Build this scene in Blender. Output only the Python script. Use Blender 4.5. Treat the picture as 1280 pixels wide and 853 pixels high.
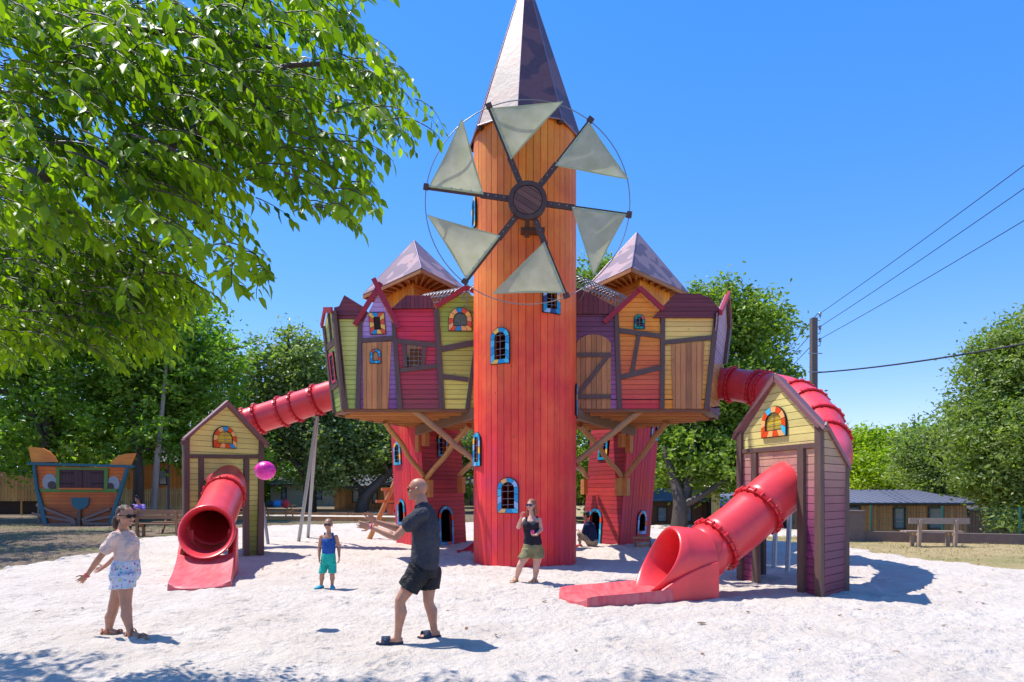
import bpy, math, random
import numpy as np
from mathutils import Vector, Matrix, noise
random.seed(7)
R = math.radians
for o in list(bpy.data.objects): bpy.data.objects.remove(o)
sc = bpy.context.scene
COL = sc.collection
# ------------------------------------------------------------------ camera, world, sun, exposure
F = 820.0; HY = 610.0; HC = 1.75
cam = bpy.data.objects.new('camera', bpy.data.cameras.new('camera')); COL.objects.link(cam)
cam.location = (0, 0, HC); cam.rotation_euler = (R(90), 0, 0)
cam.data.sensor_width = 36; cam.data.lens = 36*F/1280
cam.data.shift_y = (HY-426.5)/1280; cam.data.clip_end = 2000
sc.camera = cam
SUN_EL = 63.0; SD = Vector((-.913, .407, 0)).normalized()
w = bpy.data.worlds.new("World"); sc.world = w; w.use_nodes = True
nt = w.node_tree; bg = nt.nodes['Background']
sky = nt.nodes.new('ShaderNodeTexSky'); sky.sky_type = 'NISHITA'; sky.sun_disc = False
sky.sun_elevation = R(SUN_EL); sky.sun_rotation = math.atan2(SD.x, SD.y)
sky.altitude = 0; sky.air_density = 1.0; sky.dust_density = 0.1; sky.ozone_density = 4.5
hsv = nt.nodes.new('ShaderNodeHueSaturation'); hsv.inputs['Saturation'].default_value = 1.72
gam = nt.nodes.new('ShaderNodeGamma'); gam.inputs[1].default_value = .6
nt.links.new(sky.outputs[0], gam.inputs[0]); nt.links.new(gam.outputs[0], hsv.inputs['Color']); tint = nt.nodes.new('ShaderNodeMix'); tint.data_type = 'RGBA'; tint.blend_type = 'MULTIPLY'; tint.inputs[0].default_value = 1; tint.inputs[7].default_value = (1.32, 1.17, 1.50, 1)
nt.links.new(hsv.outputs[0], tint.inputs[6]); nt.links.new(tint.outputs[2], bg.inputs[0]); bg.inputs[1].default_value = 0.15
sun = bpy.data.objects.new('sun', bpy.data.lights.new('sun', 'SUN')); COL.objects.link(sun)
sun.data.energy = 3.05; sun.data.angle = R(.5); sun.data.color = (1, .955, .88)
tosun = (SD*math.cos(R(SUN_EL)) + Vector((0, 0, math.sin(R(SUN_EL))))).normalized()
sun.rotation_euler = (-tosun).to_track_quat('-Z', 'Y').to_euler(); sun.location = (0, 0, 30)
sc.view_settings.view_transform = 'Standard'; sc.view_settings.look = 'None'
sc.view_settings.gamma = 1; sc.view_settings.use_curve_mapping = False
sc.view_settings.exposure = 1.06
sc.render.engine = 'CYCLES'
sc.cycles.max_bounces = 8; sc.cycles.diffuse_bounces = 5; sc.cycles.transparent_max_bounces = 8

# ------------------------------------------------------------------ helpers
def V(*a): return Vector(a)
def P(px, py, d): return Vector(((px-640)*d/F, d, HC+(HY-py)*d/F))
def G(px, py, z=0.0):                      # the point of height z seen at that place
    d = F*(HC-z)/(py-HY); return Vector(((px-640)*d/F, d, z))

class MB:
    def __init__(s): s.v = []; s.f = []; s.m = []; s.sm = []
    def add(s, vs, fs, mi=0, smooth=False):
        b = len(s.v); s.v += [tuple(x) for x in vs]
        for f in fs: s.f.append([b+i for i in f]); s.m.append(mi); s.sm.append(smooth)
    def prism(s, pts, vec, mi=0):
        n = len(pts); vec = Vector(vec); pts = [Vector(p) for p in pts]
        q = [p+vec for p in pts]
        # orientation
        nn = Vector((0, 0, 0))
        for i in range(n):
            a = pts[i]; b = pts[(i+1) % n]; nn += a.cross(b)
        fl = nn.dot(vec) > 0
        a = list(range(n)); b = [n+i for i in range(n)]
        fs = [a[::-1] if fl else a, b if fl else b[::-1]]
        for i in range(n):
            j = (i+1) % n
            fs.append([i, j, n+j, n+i] if fl else [j, i, n+i, n+j])
        s.add(pts+q, fs, mi)
    def box(s, c, size, rz=0, mi=0, M=None):
        x, y, z = [k/2 for k in size]; M = M or Matrix.Rotation(rz, 3, 'Z')
        c = Vector(c)
        vs = [c+M@Vector((a*x, b*y, d*z)) for d in (-1, 1) for (a, b) in ((-1, -1), (1, -1), (1, 1), (-1, 1))]
        s.add(vs, [[3, 2, 1, 0], [4, 5, 6, 7], [0, 1, 5, 4], [1, 2, 6, 5], [2, 3, 7, 6], [3, 0, 4, 7]], mi)
    def bar(s, p0, p1, w_, h_, side=None, mi=0):
        p0 = Vector(p0); p1 = Vector(p1); d = (p1-p0); L = d.length; d.normalize()
        side = Vector(side) if side is not None else (Vector((0, 0, 1)) if abs(d.z) < .9 else Vector((0, 1, 0)))
        a = (side - d*side.dot(d)).normalized(); b = d.cross(a)
        M = Matrix((a, b, d)).transposed()
        s.box((p0+p1)/2, (w_, h_, L), mi=mi, M=M)
    def tube(s, path, r, n=10, mi=0, smooth=True, caps=True, closed=False):
        path = [Vector(p) for p in path]; k = len(path)
        rr = r if isinstance(r, (list, tuple)) else [r]*k
        up = None; rings = []
        for i in range(k):
            if closed: t = path[(i+1) % k]-path[i-1]
            else: t = path[min(i+1, k-1)]-path[max(i-1, 0)]
            if t.length < 1e-9: t = Vector((0, 0, 1))
            t.normalize()
            if up is None:
                up = Vector((0, 0, 1)) if abs(t.z) < .8 else Vector((1, 0, 0))
            a = (up - t*up.dot(t)).normalized(); b = t.cross(a); up = a
            rings.append([path[i]+(a*math.cos(2*math.pi*j/n)+b*math.sin(2*math.pi*j/n))*rr[i] for j in range(n)])
        vs = [p for q in rings for p in q]; fs = []
        for i in range(k if closed else k-1):
            i2 = (i+1) % k
            for j in range(n):
                j2 = (j+1) % n
                fs.append([i*n+j, i*n+j2, i2*n+j2, i2*n+j])
        s.add(vs, fs, mi, smooth)
        if caps and not closed:
            s.add(rings[0], [list(range(n))[::-1]], mi); s.add(rings[-1], [list(range(n))], mi)
    def ell(s, c, r, M=None, n=14, m=9, mi=0):
        c = Vector(c); r = Vector(r) if not isinstance(r, (int, float)) else Vector((r, r, r)); M = M or Matrix.Identity(3)
        vs = [c+M@Vector((0, 0, -r.z))]
        for i in range(1, m):
            t = math.pi*i/m
            for j in range(n):
                a = 2*math.pi*j/n
                vs.append(c+M@Vector((r.x*math.sin(t)*math.cos(a), r.y*math.sin(t)*math.sin(a), -r.z*math.cos(t))))
        vs.append(c+M@Vector((0, 0, r.z)))
        fs = [[0, 1+(j+1) % n, 1+j] for j in range(n)]
        for i in range(m-2):
            for j in range(n):
                j2 = (j+1) % n
                fs.append([1+i*n+j, 1+i*n+j2, 1+(i+1)*n+j2, 1+(i+1)*n+j])
        b = 1+(m-2)*n; t = len(vs)-1
        fs += [[b+j, b+(j+1) % n, t] for j in range(n)]
        s.add(vs, fs, mi, True)
    def loft(s, secs, n=18, mi=0):          # secs: (center, axis_a vector, axis_b vector)
        vs = []; k = len(secs)
        for c, a, b in secs:
            c = Vector(c); a = Vector(a); b = Vector(b)
            vs += [c+a*math.cos(2*math.pi*j/n)+b*math.sin(2*math.pi*j/n) for j in range(n)]
        fs = []
        for i in range(k-1):
            for j in range(n):
                j2 = (j+1) % n
                fs.append([i*n+j, i*n+j2, (i+1)*n+j2, (i+1)*n+j])
        s.add(vs, fs, mi, True)
        s.add(vs[:n], [list(range(n))[::-1]], mi); s.add(vs[-n:], [list(range(n))], mi)
    def lathe(s, prof, c, n=24, mi=0, smooth=True, M=None):
        c = Vector(c); M = M or Matrix.Identity(3); vs = []; fs = []
        for r_, z_ in prof:
            vs += [c+M@Vector((r_*math.cos(2*math.pi*j/n), r_*math.sin(2*math.pi*j/n), z_)) for j in range(n)]
        for i in range(len(prof)-1):
            for j in range(n):
                j2 = (j+1) % n
                fs.append([i*n+j, i*n+j2, (i+1)*n+j2, (i+1)*n+j])
        s.add(vs, fs, mi, smooth)
    def limb(s, pts, rad, n=10, mi=0):
        s.tube(pts, list(rad), n, mi)
        for p, r_ in zip(pts, rad): s.ell(p, r_*1.0, n=10, m=7, mi=mi)
    def build(s, name, mats, parent=None, fixn=False):
        me = bpy.data.meshes.new(name); me.from_pydata(s.v, [], s.f)
        if not isinstance(mats, (list, tuple)): mats = [mats]
        for m_ in mats: me.materials.append(m_)
        me.polygons.foreach_set('material_index', s.m); me.polygons.foreach_set('use_smooth', s.sm)
        me.update()
        return link(name, me, parent)

def rootmat(o):
    M = Matrix.Identity(4)
    while o is not None:
        M = (Matrix.Translation(o.location) @ o.rotation_euler.to_matrix().to_4x4()) @ M; o = o.parent
    return M
def link(name, me, parent=None):
    o = bpy.data.objects.new(name, me); COL.objects.link(o)
    if parent is not None:
        o.parent = parent; me.transform(rootmat(parent).inverted())
    else:
        n = len(me.vertices); a = np.empty(n*3, 'f'); me.vertices.foreach_get('co', a); a = a.reshape(-1, 3)
        b = ((a[:, 0].min()+a[:, 0].max())/2, (a[:, 1].min()+a[:, 1].max())/2, a[:, 2].min())
        me.transform(Matrix.Translation((-b[0], -b[1], -b[2]))); o.location = b
    return o
def tag(o, label, cat, group=None, kind=None):
    if label: o['label'] = label
    if cat: o['category'] = cat
    if group: o['group'] = group
    if kind: o['kind'] = kind
    return o
def thing(name, loc, label, cat, group=None, rz=0):
    o = bpy.data.objects.new(name, None); COL.objects.link(o); o.location = loc; o.rotation_euler = (0, 0, rz)
    o.empty_display_size = .2
    return tag(o, label, cat, group)
def copy_tree(o, parent=None):
    c = o.copy(); COL.objects.link(c); c.parent = parent
    for ch in list(o.children):
        copy_tree(ch, c)
    return c

# ------------------------------------------------------------------ materials
def newmat(name):
    m = bpy.data.materials.new(name); m.use_nodes = True
    b = m.node_tree.nodes['Principled BSDF']
    return m, m.node_tree, b
def lk(t, a, b): t.links.new(a, b)
def noise_node(t, scale, detail=3, vec=None, rough=.5):
    n = t.nodes.new('ShaderNodeTexNoise'); n.inputs['Scale'].default_value = scale
    n.inputs['Detail'].default_value = detail; n.inputs['Roughness'].default_value = rough
    if vec is not None: lk(t, vec, n.inputs['Vector'])
    return n
def ramp(t, fac, stops):
    r_ = t.nodes.new('ShaderNodeValToRGB'); cr = r_.color_ramp
    while len(cr.elements) < len(stops): cr.elements.new(.5)
    for e, (p, c) in zip(cr.elements, stops):
        e.position = p; e.color = (*c[:3], 1) if len(c) >= 3 else (c[0], c[0], c[0], 1)
    lk(t, fac, r_.inputs[0]); return r_
def mixc(t, a, b, fac, mode='MIX'):
    m = t.nodes.new('ShaderNodeMix'); m.data_type = 'RGBA'; m.blend_type = mode
    for k, x in ((6, a), (7, b), (0, fac)):
        if hasattr(x, 'is_output') or isinstance(x, bpy.types.NodeSocket): lk(t, x, m.inputs[k])
        elif k == 0: m.inputs[0].default_value = x
        else: m.inputs[k].default_value = (*x, 1)
    return m.outputs[2]
def mul(t, a, b, op='MULTIPLY', c=None):
    m = t.nodes.new('ShaderNodeMath'); m.operation = op
    for k, x in ((0, a), (1, b), (2, c)):
        if x is None: continue
        if isinstance(x, bpy.types.NodeSocket): lk(t, x, m.inputs[k])
        else: m.inputs[k].default_value = x
    return m.outputs[0]
def bump(t, b, h, strength=.3, dist=.01):
    n = t.nodes.new('ShaderNodeBump'); n.inputs['Strength'].default_value = strength
    n.inputs['Distance'].default_value = dist; lk(t, h, n.inputs['Height']); lk(t, n.outputs[0], b.inputs['Normal'])
def srgb(r, g, b):
    f = lambda c: (c/255/12.92) if c/255 <= .04045 else ((c/255+.055)/1.055)**2.4
    return (f(r), f(g), f(b))
_wc = {}
def wood(name, col=None, stops=None, zr=None, grain='V', rough=.55, var=.16, streak=.35, patch=.25, knots=False):
    """painted or bare boards; stops = [(z, colour)] gives a paint fade over height"""
    m, t, b = newmat(name)
    geo = t.nodes.new('ShaderNodeNewGeometry'); pos = geo.outputs['Position']
    if stops:
        sep = t.nodes.new('ShaderNodeSeparateXYZ'); lk(t, pos, sep.inputs[0])
        z0, z1 = stops[0][0], stops[-1][0]
        mr = t.nodes.new('ShaderNodeMapRange'); mr.inputs['From Min'].default_value = z0; mr.inputs['From Max'].default_value = z1
        wob = noise_node(t, 1.6, 3, pos)
        zz = mul(t, sep.outputs[2], mul(t, wob.outputs[0], .5, 'SUBTRACT'), 'ADD'); zz = mul(t, mul(t, wob.outputs[0], .5, 'SUBTRACT'), (z1-z0)*.22, 'MULTIPLY')
        zz = mul(t, sep.outputs[2], zz, 'ADD')
        lk(t, zz, mr.inputs['Value'])
        base = ramp(t, mr.outputs[0], [((z-z0)/(z1-z0), c) for z, c in stops]).outputs[0]
    else: base = None
    mp = t.nodes.new('ShaderNodeMapping'); lk(t, pos, mp.inputs[0])
    mp.inputs['Scale'].default_value = {'V': (14, 14, .9), 'H': (.9, .9, 16)}[grain]
    gr = noise_node(t, 2.2, 6, mp.outputs[0], .62)
    pt = noise_node(t, .9, 4, pos, .6)
    isl = geo.outputs['Random Per Island']
    v1 = mul(t, mul(t, isl, .5, 'SUBTRACT'), var*2)
    v2 = mul(t, mul(t, gr.outputs[0], .5, 'SUBTRACT'), streak*2)
    v3 = mul(t, mul(t, pt.outputs[0], .5, 'SUBTRACT'), patch*2)
    val = mul(t, mul(t, v1, v2, 'ADD'), mul(t, v3, 1.0, 'ADD'), 'ADD')
    hs = t.nodes.new('ShaderNodeHueSaturation')
    wn = noise_node(t, 5.5, 6, mp.outputs[0], .75); wm = ramp(t, wn.outputs[0], [(.60, (0, 0, 0)), (.74, (1, 1, 1))]).outputs[0]
    if base is None:
        rg = t.nodes.new('ShaderNodeRGB'); rg.outputs[0].default_value = (*col, 1); base = rg.outputs[0]
    base = mixc(t, base, (.42, .27, .18), mul(t, wm, .22))
    vk = t.nodes.new('ShaderNodeTexVoronoi'); vk.inputs['Scale'].default_value = 3.3; mk = t.nodes.new('ShaderNodeMapping'); mk.inputs['Scale'].default_value = (1, 1, .6) if grain == 'V' else (.6, .6, 1); lk(t, pos, mk.inputs[0]); lk(t, mk.outputs[0], vk.inputs['Vector'])
    kn = ramp(t, vk.outputs['Distance'], [(.03, (1, 1, 1)), (.075, (0, 0, 0))]).outputs[0]
    base = mixc(t, base, (.05, .02, .015), mul(t, kn, .45))
    if base is not None: lk(t, base, hs.inputs['Color'])
    else: hs.inputs['Color'].default_value = (*col, 1)
    lk(t, val, hs.inputs['Value'])
    hu = mul(t, mul(t, mul(t, pt.outputs[0], .5, 'SUBTRACT'), .05), .5, 'ADD'); lk(t, hu, hs.inputs['Hue'])
    lk(t, hs.outputs[0], b.inputs['Base Color'])
    b.inputs['Roughness'].default_value = rough
    bump(t, b, gr.outputs[0], .35, .006)
    return m
def plain(name, col, rough=.5, metal=0, var=.08, scale=6, bmp=0, spec=None, coat=0):
    m, t, b = newmat(name)
    tc = t.nodes.new('ShaderNodeTexCoord'); n = noise_node(t, scale, 4, tc.outputs['Object'], .6)
    hs = t.nodes.new('ShaderNodeHueSaturation'); hs.inputs['Color'].default_value = (*col, 1)
    lk(t, mul(t, mul(t, n.outputs[0], .5, 'SUBTRACT'), var*4, 'MULTIPLY'), hs.inputs['Value'])
    v = mul(t, mul(t, mul(t, n.outputs[0], .5, 'SUBTRACT'), var*4), 1.0, 'ADD'); lk(t, v, hs.inputs['Value'])
    lk(t, hs.outputs[0], b.inputs['Base Color'])
    b.inputs['Roughness'].default_value = rough; b.inputs['Metallic'].default_value = metal
    if spec is not None: b.inputs['Specular IOR Level'].default_value = spec
    if coat: b.inputs['Coat Weight'].default_value = coat
    if bmp:
        n2 = noise_node(t, scale*8, 3, tc.outputs['Object']); bump(t, b, n2.outputs[0], bmp, .004)
    return m
def leafmat(name, c1, c2, trans=.45, scale=.5, tcol=None):
    m = bpy.data.materials.new(name); m.use_nodes = True; t = m.node_tree
    t.nodes.remove(t.nodes['Principled BSDF'])
    geo = t.nodes.new('ShaderNodeNewGeometry')
    n = noise_node(t, scale, 2, geo.outputs['Position'])
    f = mul(t, mul(t, geo.outputs['Random Per Island'], .55), mul(t, mul(t, n.outputs[0], 1.6), .55, 'SUBTRACT'), 'ADD')
    r_ = ramp(t, f, [(0, c1), (.85, c2)])
    pb = t.nodes.new('ShaderNodeBsdfPrincipled'); pb.inputs['Roughness'].default_value = .42; pb.inputs['Specular IOR Level'].default_value = .35
    lk(t, r_.outputs[0], pb.inputs['Base Color'])
    tr = t.nodes.new('ShaderNodeBsdfTranslucent')
    tcn = mixc(t, r_.outputs[0], tcol or (1.6, 1.9, .5), 1.0, 'MULTIPLY') if True else None
    lk(t, tcn, tr.inputs[0])
    mx = t.nodes.new('ShaderNodeMixShader'); mx.inputs[0].default_value = trans
    lk(t, pb.outputs[0], mx.inputs[1]); lk(t, tr.outputs[0], mx.inputs[2])
    lk(t, mx.outputs[0], t.nodes['Material Output'].inputs[0])
    return m

M = {}
M['dark'] = plain('dark_backing', (.02, .016, .014), .9)
M['void'] = plain('painted_dark_inside', (.03, .018, .012), .9)  # near-black sheet standing in for the unlit space behind some windows
M['beam'] = wood('brown_beam', (.115, .068, .055), grain='V', var=.1, streak=.5)
M['log'] = wood('bare_log', (.46, .22, .075), grain='V', var=.2, streak=.5, patch=.3)
M['joist'] = wood('joist_wood', (.56, .23, .06), grain='H', var=.15, streak=.3)
M['beam_grey'] = wood('weathered_beam', (.2, .12, .07), grain='H', var=.15, streak=.4)
M['plum'] = wood('plum_roof_boards', (.17, .03, .042), grain='H', var=.2, streak=.5)
M['crimson'] = wood('crimson_trim', (.35, .015, .035), grain='V', var=.08, streak=.2)
M['doorwood'] = wood('brown_stained_boards', (.48, .205, .065), grain='V', var=.3, streak=.5)
M['tower'] = wood('tower_boards', stops=[(0, (.80, .036, .05)), (2.4, (.93, .05, .042)), (4.6, (.95, .11, .035)), (6.2, (.90, .19, .03)), (9.6, (.84, .25, .014))], grain='V', var=.14, streak=.3, patch=.3)
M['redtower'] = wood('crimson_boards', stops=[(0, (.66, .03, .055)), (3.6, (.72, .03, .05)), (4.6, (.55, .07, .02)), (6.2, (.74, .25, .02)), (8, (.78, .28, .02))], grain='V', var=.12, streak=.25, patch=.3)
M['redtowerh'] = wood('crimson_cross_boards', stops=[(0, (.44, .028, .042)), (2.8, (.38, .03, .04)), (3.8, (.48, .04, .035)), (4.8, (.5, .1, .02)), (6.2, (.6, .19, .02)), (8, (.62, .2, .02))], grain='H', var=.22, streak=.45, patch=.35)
M['soffit'] = wood('soffit_boards', (.42, .16, .04), grain='H')
def metal_roof(name, a, b_, sc_=1.3, th=.5):
    m, t, b = newmat(name)
    geo = t.nodes.new('ShaderNodeNewGeometry'); n = noise_node(t, sc_, 1.5, geo.outputs['Position'], .4)
    mp = t.nodes.new('ShaderNodeMapping'); lk(t, geo.outputs['Position'], mp.inputs[0]); mp.inputs['Scale'].default_value = (1, 1, 1.5)
    lk(t, mp.outputs[0], n.inputs['Vector'])
    n2 = noise_node(t, 9, 3, geo.outputs['Position'])
    r_ = ramp(t, n.outputs[0], [(th-.012, a), (th+.012, b_)])
    c = mixc(t, r_.outputs[0], (.5, .5, .5), mul(t, n2.outputs[0], .12)); lk(t, c, b.inputs['Base Color'])
    b.inputs['Roughness'].default_value = .5; b.inputs['Specular IOR Level'].default_value = .35
    vo = t.nodes.new('ShaderNodeTexVoronoi'); vo.inputs['Scale'].default_value = 2.2; lk(t, geo.outputs['Position'], vo.inputs['Vector'])
    bump(t, b, mul(t, vo.outputs[0], n2.outputs[0], 'ADD'), .12, .03)
    return m
M['spire'] = metal_roof('spire_metal', (.17, .065, .07), (.085, .035, .055))
M['pinkroof'] = metal_roof('mauve_roof_metal', (.40, .235, .235), (.20, .115, .14), 1.5)
M['spire_trim'] = plain('spire_seam_metal', (.3, .2, .24), .4, .4)
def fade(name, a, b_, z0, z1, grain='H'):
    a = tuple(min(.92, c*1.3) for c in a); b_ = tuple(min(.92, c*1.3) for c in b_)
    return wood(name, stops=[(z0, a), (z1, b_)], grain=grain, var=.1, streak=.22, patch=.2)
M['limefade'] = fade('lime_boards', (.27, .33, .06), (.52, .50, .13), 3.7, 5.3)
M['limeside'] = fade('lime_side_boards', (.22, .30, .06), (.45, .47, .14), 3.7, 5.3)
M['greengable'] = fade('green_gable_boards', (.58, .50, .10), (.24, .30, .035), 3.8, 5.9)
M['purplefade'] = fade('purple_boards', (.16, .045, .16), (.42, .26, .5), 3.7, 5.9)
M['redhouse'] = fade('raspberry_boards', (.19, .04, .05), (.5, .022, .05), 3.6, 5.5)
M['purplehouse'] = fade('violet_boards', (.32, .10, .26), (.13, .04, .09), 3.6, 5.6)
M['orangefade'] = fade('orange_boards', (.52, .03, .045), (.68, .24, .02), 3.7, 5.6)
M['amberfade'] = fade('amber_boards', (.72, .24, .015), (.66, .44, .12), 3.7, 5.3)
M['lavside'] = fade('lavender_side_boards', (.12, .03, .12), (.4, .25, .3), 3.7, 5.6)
M['lefthut'] = wood('yellow_green_boards', stops=[(0, (.14, .17, .03)), (.9, (.28, .31, .05)), (1.5, (.58, .52, .16)), (3.8, (.82, .66, .2))], grain='H', var=.08, streak=.2, patch=.2)
M['righthut'] = wood('yellow_purple_boards', stops=[(0, (.22, .03, .08)), (.8, (.16, .025, .11)), (1.6, (.42, .13, .18)), (2.3, (.55, .30, .2)), (2.5, (.68, .56, .19)), (3.6, (.70, .59, .20))], grain='H', var=.11, streak=.2, patch=.15)
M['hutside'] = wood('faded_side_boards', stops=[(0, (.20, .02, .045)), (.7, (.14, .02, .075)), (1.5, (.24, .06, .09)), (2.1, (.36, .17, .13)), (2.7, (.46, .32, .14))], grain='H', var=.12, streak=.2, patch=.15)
M['hutroof'] = wood('dusty_plum_roof', (.2, .085, .09), grain='H', streak=.3)
M['plastic'] = plain('red_slide_plastic', (.74, .05, .06), .34, var=.16, scale=2.5, bmp=.05)
M['plastic_dk'] = plain('red_slide_rings', (.62, .012, .02), .35, var=.05)
M['steel'] = plain('galvanised_steel', (.32, .34, .36), .4, .6, var=.08)
M['wire'] = plain('steel_wire', (.24, .25, .27), .4, .6)
M['wheelwood'] = wood('windmill_dark_wood', (.07, .035, .024), grain='V', var=.2, streak=.6)
TC = {'blue': srgb(20, 150, 205), 'cyan': srgb(70, 190, 225), 'sky': srgb(150, 190, 235), 'yel': srgb(250, 195, 80), 'or': srgb(225, 80, 30), 'peach': srgb(245, 180, 110), 'teal': srgb(20, 150, 130), 'navy': srgb(40, 60, 120), 'pink': srgb(225, 80, 110)}
for k, c in TC.items(): M['t_'+k] = plain('glass_tile_'+k, c, .3, var=.05)
M['amberglass'] = plain('amber_glass', srgb(215, 185, 60), .15, var=.15, scale=9)
M['grass'] = None
# ------------------------------------------------------------------ facade planes, boards, windows
class Plane:
    def __init__(s, o, u, n=None, v=None):
        s.o = Vector(o); s.u = Vector(u).normalized()
        s.v = Vector(v).normalized() if v is not None else Vector((0, 0, 1))
        s.v = (s.v - s.u*s.v.dot(s.u)).normalized()
        s.n = s.u.cross(s.v).normalized()            # u right, v up -> n towards the viewer
    def hit(s, px, py):                               # pixel of the photo -> plane coordinates
        c = Vector((0, 0, HC)); d = Vector(((px-640)/F, 1, (HY-py)/F))
        t = (s.o-c).dot(s.n)/d.dot(s.n); q = c+d*t-s.o
        return (q.dot(s.u), q.dot(s.v))
    def at(s, p, off=0.0): return s.o+s.u*p[0]+s.v*p[1]+s.n*off
def crop(ox, oy, k):
    return lambda x, y: (ox+x/k, oy+y/k)
def clip(poly, nx, ny, c):                            # keep nx*x+ny*y >= c
    out = []; n = len(poly)
    for i in range(n):
        a = poly[i]; b = poly[(i+1) % n]
        da = nx*a[0]+ny*a[1]-c; db = nx*b[0]+ny*b[1]-c
        if da >= 0: out.append(a)
        if (da >= 0) != (db >= 0):
            t = da/(da-db); out.append((a[0]+(b[0]-a[0])*t, a[1]+(b[1]-a[1])*t))
    return out
def area(p): return abs(sum(p[i][0]*p[(i+1) % len(p)][1]-p[(i+1) % len(p)][0]*p[i][1] for i in range(len(p))))/2
def boards(mb, pl, poly, pitch=.115, d='h', off=0.0, th=.02, gap=.009, back=.03, mi=0, mb_i=1, jit=.003, seed=0):
    """a panel of parallel boards over a dark backing, clipped to the polygon (plane coordinates)"""
    rng = random.Random(seed+int(abs(poly[0][0])*1000))
    if back: mb.prism([pl.at(p, off) for p in poly], -pl.n*back, mb_i)
    k = 1 if d == 'h' else 0
    lo = min(p[k] for p in poly); hi = max(p[k] for p in poly)
    i0 = math.floor(lo/pitch+1e-6); n = math.ceil(hi/pitch-1e-6)-i0
    for i in range(n):
        a, b = max(lo, (i0+i)*pitch+gap/2), min(hi, (i0+i+1)*pitch-gap/2)
        if b-a < .006: continue
        q = clip(poly, *((0, 1) if k else (1, 0)), a); q = clip(q, *((0, -1) if k else (-1, 0)), -b) if q else q
        if len(q) >= 3 and area(q) > 1e-5:
            mb.prism([pl.at(p, off+.001) for p in q], pl.n*(th+rng.uniform(-jit, jit)), mi)
def strip2(pl, p0, p1, wd):                           # rectangle polygon round a line, plane coordinates
    a = Vector(p0); b = Vector(p1); d = (b-a).normalized(); n = Vector((-d.y, d.x))*wd/2
    return [tuple(a-n), tuple(b-n), tuple(b+n), tuple(a+n)]
class Face:
    """one facade: pixel outlines of the photo mapped onto a real plane"""
    def __init__(s, pl, c, parent): s.pl = pl; s.c = c; s.p = parent; s.k = 0
    def pts(s, L): return [s.pl.hit(*s.c(*q)) for q in L]
    def px(s, w_):                                    # crop pixels -> metres
        a = s.pl.hit(*s.c(400, 400)); b = s.pl.hit(*s.c(400+w_, 400)); return abs(b[0]-a[0])
    def wall(s, L, mat, name='wall_panel', pitch=.115, d='h', th=.02, off=0.0, back=.03, label=None):
        mb = MB(); boards(mb, s.pl, s.pts(L), pitch, d, off, th, back=back, seed=s.k); s.k += 1
        o = mb.build(name, [mat, M['dark']], s.p)
        if label: o['label'] = label
        return o
    def slab(s, L, mat, name, off, th, label=None):
        mb = MB(); mb.prism([s.pl.at(q, off) for q in s.pts(L)], s.pl.n*th)
        o = mb.build(name, mat, s.p)
        if label: o['label'] = label
        return o
    def beam(s, a, b, w_, mat=None, name='beam', off=.0, th=.055, wm=None):
        s.k += 1
        A, B = s.pts([a, b]); q = strip2(s.pl, A, B, wm or s.px(w_))
        mb = MB(); mb.prism([s.pl.at(p, off) for p in q], s.pl.n*(th+.004*(s.k % 5)))
        return mb.build(name, mat or M['beam'], s.p)
    def quad(s, L, mat=None, name='post', off=.0, th=.062):
        s.k += 1
        mb = MB(); mb.prism([s.pl.at(q, off) for q in s.pts(L)], s.pl.n*(th+.004*(s.k % 5)))
        return mb.build(name, mat or M['beam'], s.p)
def arch_path(w_, h_, n=14, arch=True, inset=0.0):
    """outline from bottom left corner, up, over and down, then along the sill: list of points"""
    x = w_/2-inset; b = -h_/2+inset; t = h_/2-inset
    if not arch: return [(-x, b), (-x, t), (x, t), (x, b)]
    r = min(x, (t-b)*.6); ys = t-r
    pts = [(-x, b), (-x, ys)]
    for i in range(1, n): 
        a = math.pi*(1-i/n); pts.append((x*math.cos(a), ys+r*math.sin(a)))
    pts += [(x, ys), (x, b)]
    return pts
def resample(pts, n, closed=True):
    P_ = [Vector(p) for p in pts]
    if closed: P_ = P_+[P_[0]]
    L = [0]
    for a, b in zip(P_, P_[1:]): L.append(L[-1]+(b-a).length)
    out = []
    for i in range(n):
        t = L[-1]*i/n; k = 0
        while k < len(L)-2 and L[k+1] < t: k += 1
        f = (t-L[k])/max(L[k+1]-L[k], 1e-9); out.append(P_[k].lerp(P_[k+1], f))
    return out
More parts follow.
